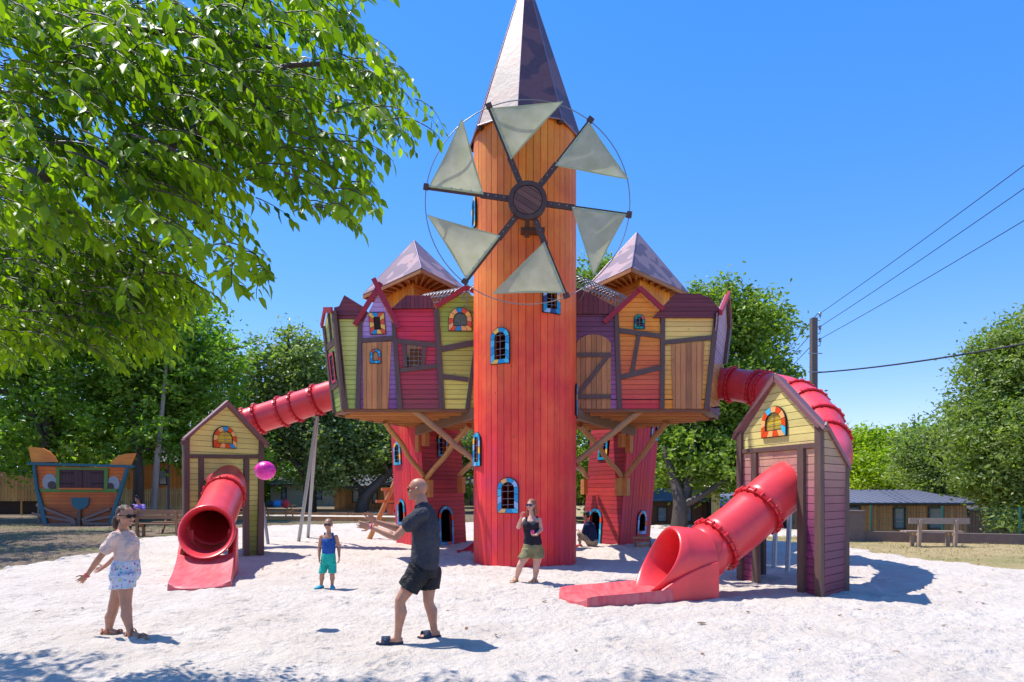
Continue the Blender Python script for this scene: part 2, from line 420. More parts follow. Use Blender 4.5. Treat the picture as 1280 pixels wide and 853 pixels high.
def window(parent, pl, c, w_, h_, cols, ntile=12, frame=None, arch=True, bars='grid', pane=None, off=.03, name='window', rot=0, skew=0, thick=.03, label=None):
    """stained-tile frame on a dark came, pane or dark opening, thin bars"""
    fw = frame or w_*.2
    def tr(p):
        x, y = p; x += skew*y; ca, sa = math.cos(rot), math.sin(rot)
        return (c[0]+x*ca-y*sa, c[1]+x*sa+y*ca)
    A = lambda p, o_: pl.at(tr(p), o_)
    mb = MB()
    outer = arch_path(w_, h_, 14, arch); inner = arch_path(w_, h_, 14, arch, fw)
    n = len(outer); e = .012
    # came: ring
    ob = arch_path(w_, h_, 14, arch, -e); ib = arch_path(w_, h_, 14, arch, fw+e)
    for i in range(n):
        j = (i+1) % n
        mb.prism([A(ob[i], off), A(ob[j], off), A(ib[j], off), A(ib[i], off)], pl.n*thick, 0)
    # tiles by boundary between outer and inner, split by parameter
    mats = [M['dark']]+[M['t_'+k] for k in cols]
    N = ntile*5; oo = []; ii = []
    seg = [Vector(q) for q in outer]+[Vector(outer[0])]; sin_ = [Vector(q) for q in inner]+[Vector(inner[0])]
    L = [0]
    for a, b in zip(seg, seg[1:]): L.append(L[-1]+(b-a).length)
    par = sorted(set([L[-1]*i/N for i in range(N)]+L[:-1]))
    def ev(s_, t):
        k = 0
        while k < len(L)-2 and L[k+1] <= t+1e-9: k += 1
        f = (t-L[k])/max(L[k+1]-L[k], 1e-9); return s_[k].lerp(s_[k+1], min(1, max(0, f)))
    par.append(L[-1]); tl = L[-1]/ntile; rng = random.Random(int(w_*1000+h_*777+c[0]*99))
    pat = [1+(0 if rng.random() < .0 else i % len(cols)) for i in range(ntile)]
    cuts = [tl*i for i in range(ntile+1)]
    par = sorted(set([round(x, 5) for x in par+[c_+.006 for c_ in cuts[:-1]]+[max(0, c_-.006) for c_ in cuts[1:]]]))
    for a, b in zip(par, par[1:]):
        mid = (a+b)/2; k = min(ntile-1, int(mid/tl))
        if mid-tl*k < .006 or tl*(k+1)-mid < .006: continue
        q = [ev(seg, a), ev(seg, b), ev(sin_, b), ev(sin_, a)]
        if (q[0]-q[1]).length < 1e-6: continue
        mb.prism([A(p, off+thick) for p in q], pl.n*.008, pat[k])
    o = mb.build(name, mats, parent)
    if label: o['label'] = label
    if pane is not None:
        mp = MB(); mp.prism([A(p, off+.002) for p in arch_path(w_, h_, 14, arch, fw+.002)], pl.n*.006)
        mp.build('pane', pane, o)
    if bars:
        m2 = MB(); iw = w_/2-fw; ih = h_/2-fw; rb = .006 if bars != 'thin' else .0045
        m2.tube([A((0, -ih), off+.02), A((0, ih), off+.02)], rb, 6)
        ny = 3 if bars == 'grid' else 4
        for i in range(ny):
            y = -ih+2*ih*(i+.7)/ny-.02
            hw = iw if y < ih-iw else math.sqrt(max(0, iw*iw-(y-ih+iw)**2))
            m2.tube([A((-hw, y-.012*(i % 2)), off+.02), A((hw, y+.015*((i+1) % 2)), off+.02)], rb, 6)
        m2.build('window_bars', M['wire'], o)
    return o

# ------------------------------------------------------------------ central round tower
TX, TY, TR = .295, 15.1, 1.175
tower = thing('round_tower', (TX, TY, 0), 'tall round orange-red board tower in the middle with a pointed metal spire', 'tower')
TZ = 9.75
def tpx(px, py):                                       # pixel -> (angle, z) on the front of the cylinder
    a = math.asin(max(-.999, min(.999, 0)))
    k = (px-640)/F                                     # ray x = k y
    # solve (k y-TX)^2+(y-TY)^2=R^2, nearest
    A_ = k*k+1; B_ = -2*(k*TX+TY); C_ = TX*TX+TY*TY-TR*TR
    D_ = max(0, B_*B_-4*A_*C_); y = (-B_-math.sqrt(D_))/(2*A_); x = k*y
    return math.atan2(x-TX, -(y-TY)), HC+(HY-py)*y/F
wins = []                                              # (px, py, width m, height m, cols, angle override)
for spec in [(625.7, 432.5, .44, .76, ['cyan', 'blue', 'cyan', 'blue', 'yel', 'blue', 'cyan', 'blue'], None),
             (635.3, 619.5, .46, .74, ['blue', 'sky', 'cyan', 'blue', 'peach', 'blue', 'sky', 'blue'], None),
             (689, 370, .42, .74, ['blue', 'navy', 'sky', 'peach', 'blue'], None),
             (597, 562, .40, .74, ['cyan', 'blue', 'sky', 'yel', 'blue'], -1.13),
             (720, 500, .40, .72, ['blue', 'cyan', 'yel', 'blue'], 1.42),
             (594, 266, .40, .72, ['blue', 'cyan', 'yel', 'blue'], -1.32)]:
    px, py, ww, hh, cols, ang = spec
    a, z = tpx(px, py)
    if ang is not None: a = ang; z = HC+(HY-py)*(TY-TR*math.cos(a))/F
    wins.append((a, z, ww, hh, cols))
mb = MB(); NS = 46
def stave(a0, a1, z0, z1, r, ch=.022):
    w2 = min(.009/TR, (a1-a0)*.2)
    pr = [(TR-.05, a0), (r-ch, a0), (r, a0+w2), (r, a1-w2), (r-ch, a1), (TR-.05, a1)]
    mb.prism([Vector((TX+q*math.sin(a), TY-q*math.cos(a), z0)) for q, a in pr], (0, 0, z1-z0))
rng = random.Random(3)
for i in range(NS):
    a0 = -math.pi+2*math.pi*i/NS; a1 = a0+2*math.pi/NS; r = TR+rng.uniform(-.003, .003)
    cuts = []
    for (a, z, ww, hh, _) in wins:
        ha = (ww/2-.08)/TR; c0, c1 = a-ha, a+ha
        if c0 < a1 and c1 > a0: cuts.append((max(c0, a0), min(c1, a1), z-hh/2+.09, z+hh/2-.09))
    if not cuts: stave(a0, a1, -.2, TZ, r); continue
    cuts.sort(key=lambda q: q[2]); zc = -.2
    for c0, c1, z0, z1 in cuts:
        stave(a0, a1, zc, z0, r)
        if c0 > a0+.002: stave(a0, c0, z0, z1, r)
        if c1 < a1-.002: stave(c1, a1, z0, z1, r)
        zc = z1
    stave(a0, a1, zc, TZ, r)
mb.build('board_wall', M['tower'], tower)
for i, (a, z, ww, hh, cols) in enumerate(wins):
    u = Vector((math.cos(a), math.sin(a), 0)); n = Vector((math.sin(a), -math.cos(a), 0))
    pl = Plane(Vector((TX, TY, z))+n*(TR-.03+.012), u)
    window(tower, pl, (0, 0), ww, hh, cols, 13, .085, off=.016, thick=.03, bars='four')
for z in (1.1, 3.6, 6.0, 8.4):
    mf = MB(); mf.lathe([(0, 0), (TR-.06, 0), (TR-.06, .06), (0, .06)], (TX, TY, z), 28, smooth=False); mf.build('inner_floor', M['joist'], tower)
# spire: octagonal cone with flared eaves
mb = MB(); RS = 1.30; ap = Vector((TX+.02, TY, 13.62)); a00 = R(-8)
cor = [Vector((TX+RS*math.sin(a00+i*math.pi/4), TY-RS*math.cos(a00+i*math.pi/4), TZ-.1)) for i in range(8)]
for i in range(8):
    A_, B_ = cor[i], cor[(i+1) % 8]; n = (B_-A_).cross(ap-A_).normalized()
    K = 14
    for k in range(K):
        t0, t1 = k/K, (k+1)/K
        mb.prism([A_.lerp(ap, t0), B_.lerp(ap, t0), B_.lerp(ap, t1*.999), A_.lerp(ap, t1*.999)], -n*.012*(1 if n.z > 0 else -1)+n*0)
spire = mb.build('spire', M['spire'], tower)
mb = MB()
for i in range(8): mb.tube([cor[i], ap], [.014, .008], 6)
for i in range(8): mb.tube([cor[i], cor[(i+1) % 8]], .02, 6)
mb.build('ridge_trim', M['spire_trim'], spire)
mb = MB()
for i in range(8):
    c0 = cor[i]; mb.bar(c0+Vector((0, 0, -.03)), Vector((TX, TY, TZ-.02)), .07, .09)
mb.build('rafters', M['wheelwood'], spire)

# ------------------------------------------------------------------ windmill wheel
WC = P(659.5, 252, 13.25); WR = 128.5/F*13.25
wheel = thing('windmill_wheel', WC, 'big windmill wheel with six pale green cloth sails on the round tower', 'windmill')
wheel.location = (WC.x, WC.y, WC.z)
wp = Plane(WC, (1, 0, 0))
pol = lambda r_, a: (r_*math.cos(R(a)), r_*math.sin(R(a)))
M['sail'] = None
m, t, b = newmat('sail_cloth'); M['sail'] = m
geo = t.nodes.new('ShaderNodeNewGeometry'); n_ = noise_node(t, 3.5, 4, geo.outputs['Position'])
r_ = ramp(t, n_.outputs[0], [(.3, srgb(190, 196, 155)), (.7, srgb(214, 217, 182))]); lk(t, r_.outputs[0], b.inputs['Base Color'])
b.inputs['Roughness'].default_value = .6
tr = t.nodes.new('ShaderNodeBsdfTranslucent'); lk(t, r_.outputs[0], tr.inputs[0])
mx = t.nodes.new('ShaderNodeMixShader'); mx.inputs[0].default_value = .45
lk(t, b.outputs[0], mx.inputs[1]); lk(t, tr.outputs[0], mx.inputs[2]); lk(t, mx.outputs[0], t.nodes['Material Output'].inputs[0])
bump(t, b, n_.outputs[0], .5, .03)
M['hem'] = plain('sail_hem', srgb(175, 180, 135), .7)
M['grommet'] = plain('blue_grommet', srgb(80, 160, 220), .3)
for i in range(6):
    a = 112.2-60*i
    mb = MB(); A_ = wp.at(pol(.30, a)); B_ = wp.at(pol(WR+.03, a)); Cm = wp.at(pol(.46*WR, a)); mb.bar(A_, Cm, .05, .115, side=(0, 1, 0)); mb.bar(wp.at(pol(.45*WR, a)), B_, .042, .075, side=(0, 1, 0))
    side = (wp.at(pol(1, a+90))-WC)
    e = wp.at(pol(WR-.02, a), -.02); mb.box(wp.at(pol(WR-.01, a), .03), (.10, .055, .12), M=Matrix.Rotation(-R(a), 3, 'Y'))
    arm = mb.build('arm', M['wheelwood'], wheel)
    mb = MB()
    for k in range(4): mb.ell(wp.at(pol(.48+.16*k, a), .045), (.012, .008, .012), n=6, m=5)
    mb.build('bolt', M['wire'], arm)
    # sail: curved triangle
    q0 = Vector(pol(.43*WR, a)); q1 = Vector(pol(.97*WR, a)); q2 = Vector(pol(.985*WR, a-42.5))
    N = 14; vs = []; idx = {}
    for r1 in range(N+1):
        for r2 in range(N+1-r1):
            u, v_ = r1/N, r2/N; p = q0*(1-u-v_)+q1*u+q2*v_
            w0 = 1-u-v_
            pull = -.012*4*(u*v_)*(1-w0)
            cen = (q0+q1+q2)/3; p = p+(cen-p).normalized()*(-pull if (cen-p).length > 1e-6 else 0)
            bil = (.07*27*u*v_*w0*.8+.025*math.sin(9*u+5*v_+i*2)*v_)
            idx[(r1, r2)] = len(vs); vs.append(wp.at((p.x, p.y), .035+.55*v_*.28+bil*(.6+.12*(i % 3))))
    fs = []
    for r1 in range(N):
        for r2 in range(N-r1):
            fs.append([idx[(r1, r2)], idx[(r1+1, r2)], idx[(r1, r2+1)]])
            if r1+r2 < N-1: fs.append([idx[(r1+1, r2)], idx[(r1+1, r2+1)], idx[(r1, r2+1)]])
    mb = MB(); mb.add(vs, fs, 0, True); sail = mb.build('sail', M['sail'], wheel)
    # hems follow the three edges
    mb = MB()
    E = [[vs[idx[(k, 0)]] for k in range(N+1)], [vs[idx[(N-k, k)]] for k in range(N+1)], [vs[idx[(0, k)]] for k in range(N+1)]]
    c3 = sum(vs, Vector())/len(vs)
    for L in E:
        for p, q in zip(L, L[1:]):
            ip = (c3-p).normalized()*.045; iq = (c3-q).normalized()*.045
            mb.add([p+wp.n*.004, q+wp.n*.004, q+iq+wp.n*.004, p+ip+wp.n*.004], [[0, 1, 2, 3]])
    mb.build('hem', M['hem'], sail)
    for k in range(6):
        mb = MB(); p = q0.lerp(q1, .05+.9*k/5); s_ = Vector(pol(1, a-90))*.035; mb.ell(wp.at((p.x+s_.x, p.y+s_.y), .07), (.014, .008, .014), n=8, m=5)
        mb.build('grommet', M['grommet'], sail)
mb = MB(); mb.tube([wp.at(pol(WR-.005, 360*k/72), -.03) for k in range(72)], .010, 8, closed=True)
mb.build('rim', M['wire'], wheel)
mb = MB()
disc = [pol(.39, 360*k/28) for k in range(28)]
mb.prism([wp.at(q, -.02) for q in disc], wp.n*.05)
ring = [(pol(.39, 360*k/28), pol(.39, 360*(k+1)/28), pol(.30, 360*(k+1)/28), pol(.30, 360*k/28)) for k in range(28)]
for k, q in enumerate(ring): mb.prism([wp.at(p, .031) for p in q], wp.n*.05)
hub = mb.build('hub', M['wheelwood'], wheel)
mb = MB(); d2 = [pol(.285, 360*k/28-32) for k in range(28)]
hp = Plane(WC, (math.cos(R(-32)), 0, math.sin(R(-32))), v=(-math.sin(R(-32)), 0, math.cos(R(-32))))
boards(mb, hp, [pol(.285, 360*k/28) for k in range(28)], .115, 'h', .055, .02, .008, .02)
mb.build('hub_boards', [wood('hub_brown', (.14, .06, .04), grain='H', var=.2, streak=.5), M['dark']], hub)
mb = MB(); mb.tube([wp.at((0, 0), -.02), WC+Vector((0, .95, 0))], .10, 12)
mb.box(WC+Vector((.12, .66, -.38)), (.5, .42, .08)); mb.bar(WC+Vector((0, .15, -.1)), WC+Vector((0, .9, -.55)), .1, .1)
mb.build('axle_bracket', M['wheelwood'], wheel)

# ------------------------------------------------------------------ left hanging house cluster
FD = 15.6
FZ = HC+98.6*FD/F                                      # floor height 3.63
Lh = thing('hanging_playhouse', (-2.6, 17, FZ), 'left cluster of crooked coloured houses hanging beside the round tower', 'playhouse', 'raised crooked playhouse clusters')
pl = Plane((-2.6, FD, FZ), (1, 0, 0))
f = Face(pl, crop(400, 360, 4.741), Lh)
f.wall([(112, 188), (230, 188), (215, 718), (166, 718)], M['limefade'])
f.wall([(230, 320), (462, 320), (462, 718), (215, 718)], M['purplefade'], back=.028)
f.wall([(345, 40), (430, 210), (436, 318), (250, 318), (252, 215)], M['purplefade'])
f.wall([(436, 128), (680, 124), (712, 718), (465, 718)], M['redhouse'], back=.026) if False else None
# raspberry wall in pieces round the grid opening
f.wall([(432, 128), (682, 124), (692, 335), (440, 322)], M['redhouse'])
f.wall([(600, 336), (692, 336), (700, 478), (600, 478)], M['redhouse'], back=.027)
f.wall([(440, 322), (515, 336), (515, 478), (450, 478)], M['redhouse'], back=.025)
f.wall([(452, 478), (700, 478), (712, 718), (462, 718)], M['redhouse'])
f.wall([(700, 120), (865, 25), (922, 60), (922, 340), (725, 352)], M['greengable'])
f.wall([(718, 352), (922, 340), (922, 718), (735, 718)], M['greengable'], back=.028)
f.slab([(0, 0)]*0 or [(514, 338), (600, 338), (600, 476), (514, 476)], M['joist'], 'grid_backboard', -.5, .02)
# roofs
def roof2(L, name='house_roof', d='h', depth=.5, mat='plum', pitch=.1):
    mb = MB(); pts = f.pts(L)
    mb.prism([f.pl.at(q, .0) for q in pts], -f.pl.n*depth, 0)
    boards(mb, f.pl, pts, pitch, d, .06, .035, .006, .06, jit=.012)
    return mb.build(name, [M[mat], M['dark']], Lh if f.p is Lh else f.p)
roof2([(90, 188), (90, 122), (118, 115), (150, 50), (262, 118), (228, 188)])
roof2([(428, 130), (472, 90), (515, 52), (655, 52), (684, 126)], d='v')
# posts and beams
f.quad([(88, 190), (116, 190), (168, 720), (135, 720)])
f.quad([(228, 208), (254, 200), (240, 720), (212, 720)])
f.quad([(427, 205), (452, 230), (491, 720), (462, 720)])
f.quad([(676, 122), (706, 130), (743, 720), (711, 720)])
f.quad([(915, 340), (922, 420), (888, 720), (861, 720)])
f.beam((250, 315), (434, 300), 26); f.beam((458, 318), (694, 344), 27); f.beam((478, 492), (702, 464), 25)
f.beam((722, 366), (918, 328), 34); f.beam((732, 528), (878, 546), 28)
f.quad([(487, 335), (512, 338), (518, 470), (498, 472)], name='window_post'); f.quad([(610, 350), (634, 352), (622, 462), (603, 466)], name='window_post')
f.beam((366, -22), (211, 226), 28, M['crimson'], 'barge_board', .07, .04); f.beam((324, -44), (474, 246), 28, M['crimson'], 'barge_board', .115, .04)
f.beam((692, 118), (868, 4), 26, M['crimson'], 'barge_board', .07, .04); f.beam((862, 2), (930, 36), 24, M['crimson'], 'barge_board', .075, .04)
door = f.wall([(256, 330), (425, 320), (404, 718), (260, 718)], M['doorwood'], 'door', .12, 'v', .03, .02)
def fwin(F_, cx, cy, w_, h_, cols, parent=None, **k):
    c = F_.pts([(cx, cy)])[0]; return window(parent or F_.p, F_.pl, c, F_.px(w_), F_.px(h_), cols, **k)
fwin(f, 333, 409, 60, 80, ['blue', 'cyan', 'blue', 'or'], door, ntile=11, pane=M['doorwood'], bars=None, off=.053, name='window')
fwin(f, 342, 214, 88, 124, ['or', 'yel', 'or', 'yel', 'blue', 'or', 'yel'], ntile=12, arch=False, skew=-.05, rot=.04, pane=M['void'], bars=None, off=.03, frame=f.px(24))
fwin(f, 832, 190, 134, 134, ['peach', 'or', 'yel', 'peach', 'blue', 'or', 'yel'], ntile=13, pane=plain('garden_glass', (.12, .15, .06), .1, var=.5, scale=14), bars='thin', off=.03, frame=f.px(26))
# grid in the raspberry wall
mb = MB()
for k in range(5): mb.tube([f.pl.at(q, .035) for q in f.pts([(512, 352+k*27), (612, 357+k*26)])], .006, 6)
for k in range(3): mb.tube([f.pl.at(q, .045) for q in f.pts([(530+k*28, 342), (532+k*27, 468)])], .006, 6)
mb.build('window_grid', M['wire'], Lh)
mb = MB(); mb.prism([f.pl.at(q, .028) for q in strip2(f.pl, *f.pts([(135, 661), (905, 661)]), .012)], f.pl.n*.012); mb.build('trim_line', M['dark'], Lh)
# side wall facing left
A_ = Vector((-3.965, 15.6, FZ)); B_ = Vector((-4.43, 16.46, FZ)); v_ = Vector((-.26, 0, 1.9))
ps = Plane(B_, A_-B_, v=(-.13, 0, 1)); g = Face(ps, crop(400, 360, 4.741), Lh)
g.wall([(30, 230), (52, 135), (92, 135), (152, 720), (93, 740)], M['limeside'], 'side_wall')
g.quad([(28, 228), (38, 226), (97, 738), (89, 742)]); g.quad([(84, 135), (96, 135), (153, 718), (143, 722)])
g.beam((62, 150), (78, 320), 8); g.beam((45, 360), (95, 318), 16); g.beam((72, 600), (118, 560), 16)
g.beam((30, 228), (50, 132), 12, M['crimson'], 'barge_board', .065, .04); g.beam((48, 132), (94, 132), 14, M['crimson'], 'barge_board', .07, .04)
c = g.pts([(87, 475)])[0]; window(Lh, ps, c, .42, .72, ['pink', 'crim' if 0 else 'pink'], ntile=8, arch=False, frame=.06, pane=M['void'], bars='grid', off=.03)
C_ = Vector((-2.9, 20, FZ))
def backwall(A_, B_, h, mat, parent):
    p = Plane(A_, B_-A_); L = (B_-A_).length; mb = MB(); boards(mb, p, [(0, 0), (L, 0), (L, h), (0, h)], .115)
    return mb.build('back_wall', [mat, M['dark']], parent)
backwall(C_, B_, 2.0, M['limeside'], Lh)
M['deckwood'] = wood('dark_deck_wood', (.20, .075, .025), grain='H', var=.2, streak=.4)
def platform(parent, poly, z, name='floor_frame'):
    """deck with rim boards, joists and lengthwise boards seen from below"""
    mb = MB()
    mb.prism([Vector((x, y, z-.005)) for x, y in poly], (0, 0, -.03), 0)
    n = len(poly)
    for i in range(n):
        a = Vector((*poly[i], z-.045)); b = Vector((*poly[(i+1) % n], z-.045)); mb.bar(a, b, .07-.002*i, .05)
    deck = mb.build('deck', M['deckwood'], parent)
    mb = MB()
    y0 = min(p[1] for p in poly); y1 = max(p[1] for p in poly); y = y0+.35
    while y < y1-.2:
        xs = []
        for i in range(n):
            a, b = poly[i], poly[(i+1) % n]
            if (a[1]-y)*(b[1]-y) < 0: xs.append(a[0]+(b[0]-a[0])*(y-a[1])/(b[1]-a[1]))
        if len(xs) == 2: mb.bar(Vector((min(xs)+.22, y, z-.08)), Vector((max(xs)-.22, y, z-.08)), .085, .07)
        y += .55
    mb.build('joist', M['joist'], deck)
    return deck
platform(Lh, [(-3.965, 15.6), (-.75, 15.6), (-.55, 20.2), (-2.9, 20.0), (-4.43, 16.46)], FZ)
def brace(parent, a, b, r=.07, name='brace', mat='log', sq=False):
    mb = MB()
    if sq: mb.bar(a, b, .24, .12)
    else:
        k = 7; pts = [a.lerp(b, i/k)+Vector((math.sin(i*1.9+a.x*5), 0, math.cos(i*1.3+a.z)))*.018*(0 < i < k) for i in range(k+1)]
        mb.tube(pts, [r*(1.05-.15*i/k) for i in range(k+1)], 10)
    return mb.build(name, M[mat], parent)
c7 = crop(440, 500, 3.877); c8 = crop(640, 500, 3.877)
P7 = lambda x, y, d: P(*c7(x, y), d); P8 = lambda x, y, d: P(*c8(x, y), d)
brace(Lh, P7(300, 50, 15.75), P7(598, 296, 15.0), .078); brace(Lh, P7(160, 106, 17.0), P7(345, 368, 18.7), .072)
brace(Lh, P7(568, 124, 16.6), P7(362, 378, 18.7), .075); brace(Lh, P7(315, 150, 18.4), P7(600, 62, 15.4), .1, 'cross_beam', 'beam_grey', True)
brace(Lh, P7(597, 296, 15.6), P7(520, 362, 19.2), .07)

# ------------------------------------------------------------------ right hanging house cluster
Rh = thing('hanging_playhouse', (3, 17, FZ), 'right cluster of crooked houses, purple, orange and amber, beside the round tower', 'playhouse', 'raised crooked playhouse clusters')
pl = Plane((3, FD, FZ), (1, 0, 0)); f = Face(pl, crop(700, 360, 4.741), Rh)
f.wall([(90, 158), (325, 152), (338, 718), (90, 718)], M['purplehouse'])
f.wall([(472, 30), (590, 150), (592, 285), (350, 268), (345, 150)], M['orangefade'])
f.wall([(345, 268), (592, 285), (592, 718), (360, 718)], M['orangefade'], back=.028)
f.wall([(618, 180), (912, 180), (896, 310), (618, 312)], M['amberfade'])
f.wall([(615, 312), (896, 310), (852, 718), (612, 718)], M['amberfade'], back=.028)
roof2([(88, 0), (200, 52), (325, 120), (302, 160), (88, 160)], d='v', pitch=.12)
roof2([(548, 182), (612, 108), (680, 38), (820, 42), (885, 66), (942, 138), (932, 182)])
f.quad([(320, 130), (344, 130), (366, 720), (336, 720)]); f.quad([(595, 180), (620, 180), (616, 720), (588, 720)])
f.quad([(908, 182), (936, 182), (880, 720), (850, 720)])
f.beam((348, 256), (594, 290), 28); f.beam((466, 275), (425, 505), 24); f.beam((360, 532), (592, 474), 30); f.beam((620, 326), (896, 297), 27)
f.beam((474, 12), (257, 210), 28, M['crimson'], 'barge_board', .07, .04); f.beam((462, 8), (604, 138), 28, M['crimson'], 'barge_board', .115, .04)
arc = [(98+ 0, 330)]+[(198+102*math.cos(math.pi*(1-k/12)), 345-66*math.sin(math.pi*(1-k/12))) for k in range(1, 12)]+[(300, 330), (300, 718), (94, 718)]
adoor = f.wall(arc, M['doorwood'], 'door', .125, 'v', .03, .02, label='arched wooden door with a dark Z brace')
def sub(o, old):
    o.parent = old; return o
p0 = f.p; f.p = adoor
f.beam((94, 401), (300, 401), 26, off=.052, th=.03); f.beam((94, 648), (300, 648), 26, off=.052, th=.03); f.beam((105, 636), (278, 412), 25, off=.054, th=.028)
f.p = p0
f.wall([(655, 338), (852, 322), (836, 718), (668, 718)], M['doorwood'], 'door', .125, 'v', .03, .02)
fwin(f, 468, 204, 58, 82, ['teal', 'navy', 'teal', 'teal', 'pink'], ntile=9, pane=M['void'], bars='grid', off=.03)
mb = MB(); mb.prism([f.pl.at(q, .028) for q in strip2(f.pl, *f.pts([(102, 664), (870, 664)]), .012)], f.pl.n*.012); mb.build('trim_line', M['dark'], Rh)
A_ = Vector((4.67, 15.6, FZ)); B_ = Vector((5.39, 17.2, FZ))
ps = Plane(A_, B_-A_, v=(.11, 0, 1)); g = Face(ps, crop(700, 360, 4.741), Rh)
g.wall([(935, 150), (985, 40), (1001, 235), (972, 448), (912, 450)], M['lavside'], 'side_wall', off=-.03)
g.wall([(912, 450), (972, 448), (945, 700), (885, 712)], M['joist'], 'entry_wall', off=-.03)
g.quad([(985, 80), (1001, 230), (1003, 240), (976, 450), (968, 450), (993, 235)]); 
g.beam((936, 146), (986, 34), 16, M['crimson'], 'barge_board', .03, .05); g.beam((985, 34), (1000, 240), 9, M['crimson'], 'barge_board', .036, .05)
g.wall([(880, 712), (942, 712), (937, 762), (884, 728)], M['lavside'], 'skirt_board')
C_ = Vector((3.7, 20, FZ)); backwall(B_, C_, 2.0, M['lavside'], Rh)
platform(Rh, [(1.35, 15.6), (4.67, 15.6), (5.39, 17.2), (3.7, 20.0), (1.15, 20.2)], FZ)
brace(Rh, P8(625, 52, 15.75), P8(306, 304, 15.0), .078); brace(Rh, P8(752, 106, 17.0), P8(552, 368, 19.2), .075)
brace(Rh, P8(330, 120, 16.6), P8(530, 368, 19.2), .072); brace(Rh, P8(312, 68, 15.4), P8(590, 152, 18.6), .1, 'cross_beam', 'beam_grey', True)
brace(Rh, P8(312, 312, 15.6), P8(366, 374, 20.6), .07)

# ------------------------------------------------------------------ leaning square back towers
def lean_face(mb, a0, b0, a1, b1, N, d, rng, holes=()):
    """boards on the quad a0-b0 (bottom) a1-b1 (top); holes in (s,t) rectangles stay open"""
    a0, b0, a1, b1 = map(Vector, (a0, b0, a1, b1))
    n = (b0-a0).cross(a1-a0).normalized()
    S = lambda s_, t_, o_=0: a0.lerp(b0, s_).lerp(a1.lerp(b1, s_), t_)+n*o_
    def rect(s0, s1, t0, t1, o_, th, mi):
        if s1-s0 < .002 or t1-t0 < .002: return
        mb.prism([S(s0, t0, o_), S(s1, t0, o_), S(s1, t1, o_), S(s0, t1, o_)], n*th, mi)
    def cut(s0, s1, t0, t1, o_, th, mi):
        if s1-s0 < .001 or t1-t0 < .0005: return
        for (hs0, hs1, ht0, ht1) in holes:
            if hs0 < s1 and hs1 > s0 and ht0 < t1 and ht1 > t0:
                cut(s0, max(s0, hs0), t0, t1, o_, th, mi); cut(min(s1, hs1), s1, t0, t1, o_, th, mi)
                a, b = max(s0, hs0), min(s1, hs1)
                cut(a, b, t0, max(t0, ht0), o_, th, mi); cut(a, b, min(t1, ht1), t1, o_, th, mi); return
        rect(s0, s1, t0, t1, o_, th, mi)
    cut(0, 1, 0, 1, -.03, .028, 1)
    for i in range(N):
        g_ = .035
        if d == 'v': cut((i+g_)/N, (i+1-g_)/N, 0, 1, 0, .02+rng.uniform(-.003, .003), 0)
        else: cut(0, 1, (i+g_)/N, (i+1-g_)/N, 0, .02+rng.uniform(-.003, .003), 0)
def back_tower(label, bot, top, zt, roofc, apex, holesL, holesR, swap=False):
    """bot/top: L, C, R corner (x, y) at z=0 and z=zt; B completes the square"""
    cx = sum(p[0] for p in bot)/3; cy = sum(p[1] for p in bot)/3
    T = thing('leaning_tower', (cx, cy, 0), label, 'tower', 'leaning square towers behind the playhouses')
    q = lambda L, z: [Vector((*p, z)) for p in L]
    bL, bC, bR = q(bot, -.2); tL, tC, tR = q(top, zt); bB = bL+bR-bC; tB = tL+tR-tC
    rng = random.Random(5); 
    mb = MB(); lean_face(mb, bL, bC, tL, tC, 10, 'v' if not swap else 'h', rng, holesL) if not swap else lean_face(mb, bL, bC, tL, tC, 66, 'h', rng, holesL)
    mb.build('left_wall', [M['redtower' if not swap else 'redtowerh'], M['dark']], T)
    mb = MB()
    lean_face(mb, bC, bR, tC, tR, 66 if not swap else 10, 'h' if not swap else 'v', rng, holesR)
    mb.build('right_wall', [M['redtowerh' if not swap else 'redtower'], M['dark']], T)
    mb = MB(); lean_face(mb, bR, bB, tR, tB, 10, 'v', rng); lean_face(mb, bB, bL, tB, tL, 10, 'v', rng); mb.build('rear_walls', [M['redtower'], M['dark']], T)
    # roof
    rL, rC, rR = [Vector(p) for p in roofc]; rB = rL+rR-rC; ap_ = Vector(apex)
    mb = MB(); cs = [rL, rC, rR, rB]
    for i in range(4):
        a, b = cs[i], cs[(i+1) % 4]; n = (b-a).cross(ap_-a).normalized()
        if n.z < 0: n = -n
        mb.prism([a, b, ap_], n*.03)
    rf = mb.build('roof', M['pinkroof'], T)
    mb = MB(); cc = (rL+rC+rR+rB)/4
    for i in range(4):
        a, b = cs[i], cs[(i+1) % 4]; mb.bar(a+Vector((0, 0, -.05)), b+Vector((0, 0, -.05)), .1, .035)
    mb.prism([p.lerp(cc, .04)+Vector((0, 0, -.015)) for p in cs], (0, 0, .02))
    for i in range(4):
        for k in range(7):
            a = cs[i].lerp(cs[(i+1) % 4], (k+.5)/7); mb.bar(a.lerp(cc, .05)+Vector((0, 0, -.06)), a.lerp(cc, .6)+Vector((0, 0, -.06)), .07, .05)
    mb.build('soffit', M['soffit'], rf)
    mb = MB()
    for c in cs: mb.tube([c+Vector((0, 0, .03)), ap_+Vector((0, 0, .03))], .022, 6)
    mb.build('roof_trim', M['spire_trim'], rf)
    fl = Plane(bL, bC-bL, v=tL-bL); fr = Plane(bC, bR-bC, v=tC-bC)
    return T, fl, fr
def hole(pl, L, H, px, py, w_, h_):
    c = pl.hit(px, py); return ((c[0]-w_/2)/L, (c[0]+w_/2)/L, (c[1]-h_/2)/H, (c[1]+h_/2)/H)
LB = [(-3.55, 20.3), (-2.44, 18.9), (-1.42, 20.4)]; LT = [(-3.96, 20.3), (-2.86, 18.9), (-1.86, 20.4)]
LROOF = [(-4.58, 20.2, 7.68), (-2.49, 18.0, 7.75), (-1.35, 20.0, 7.7)]
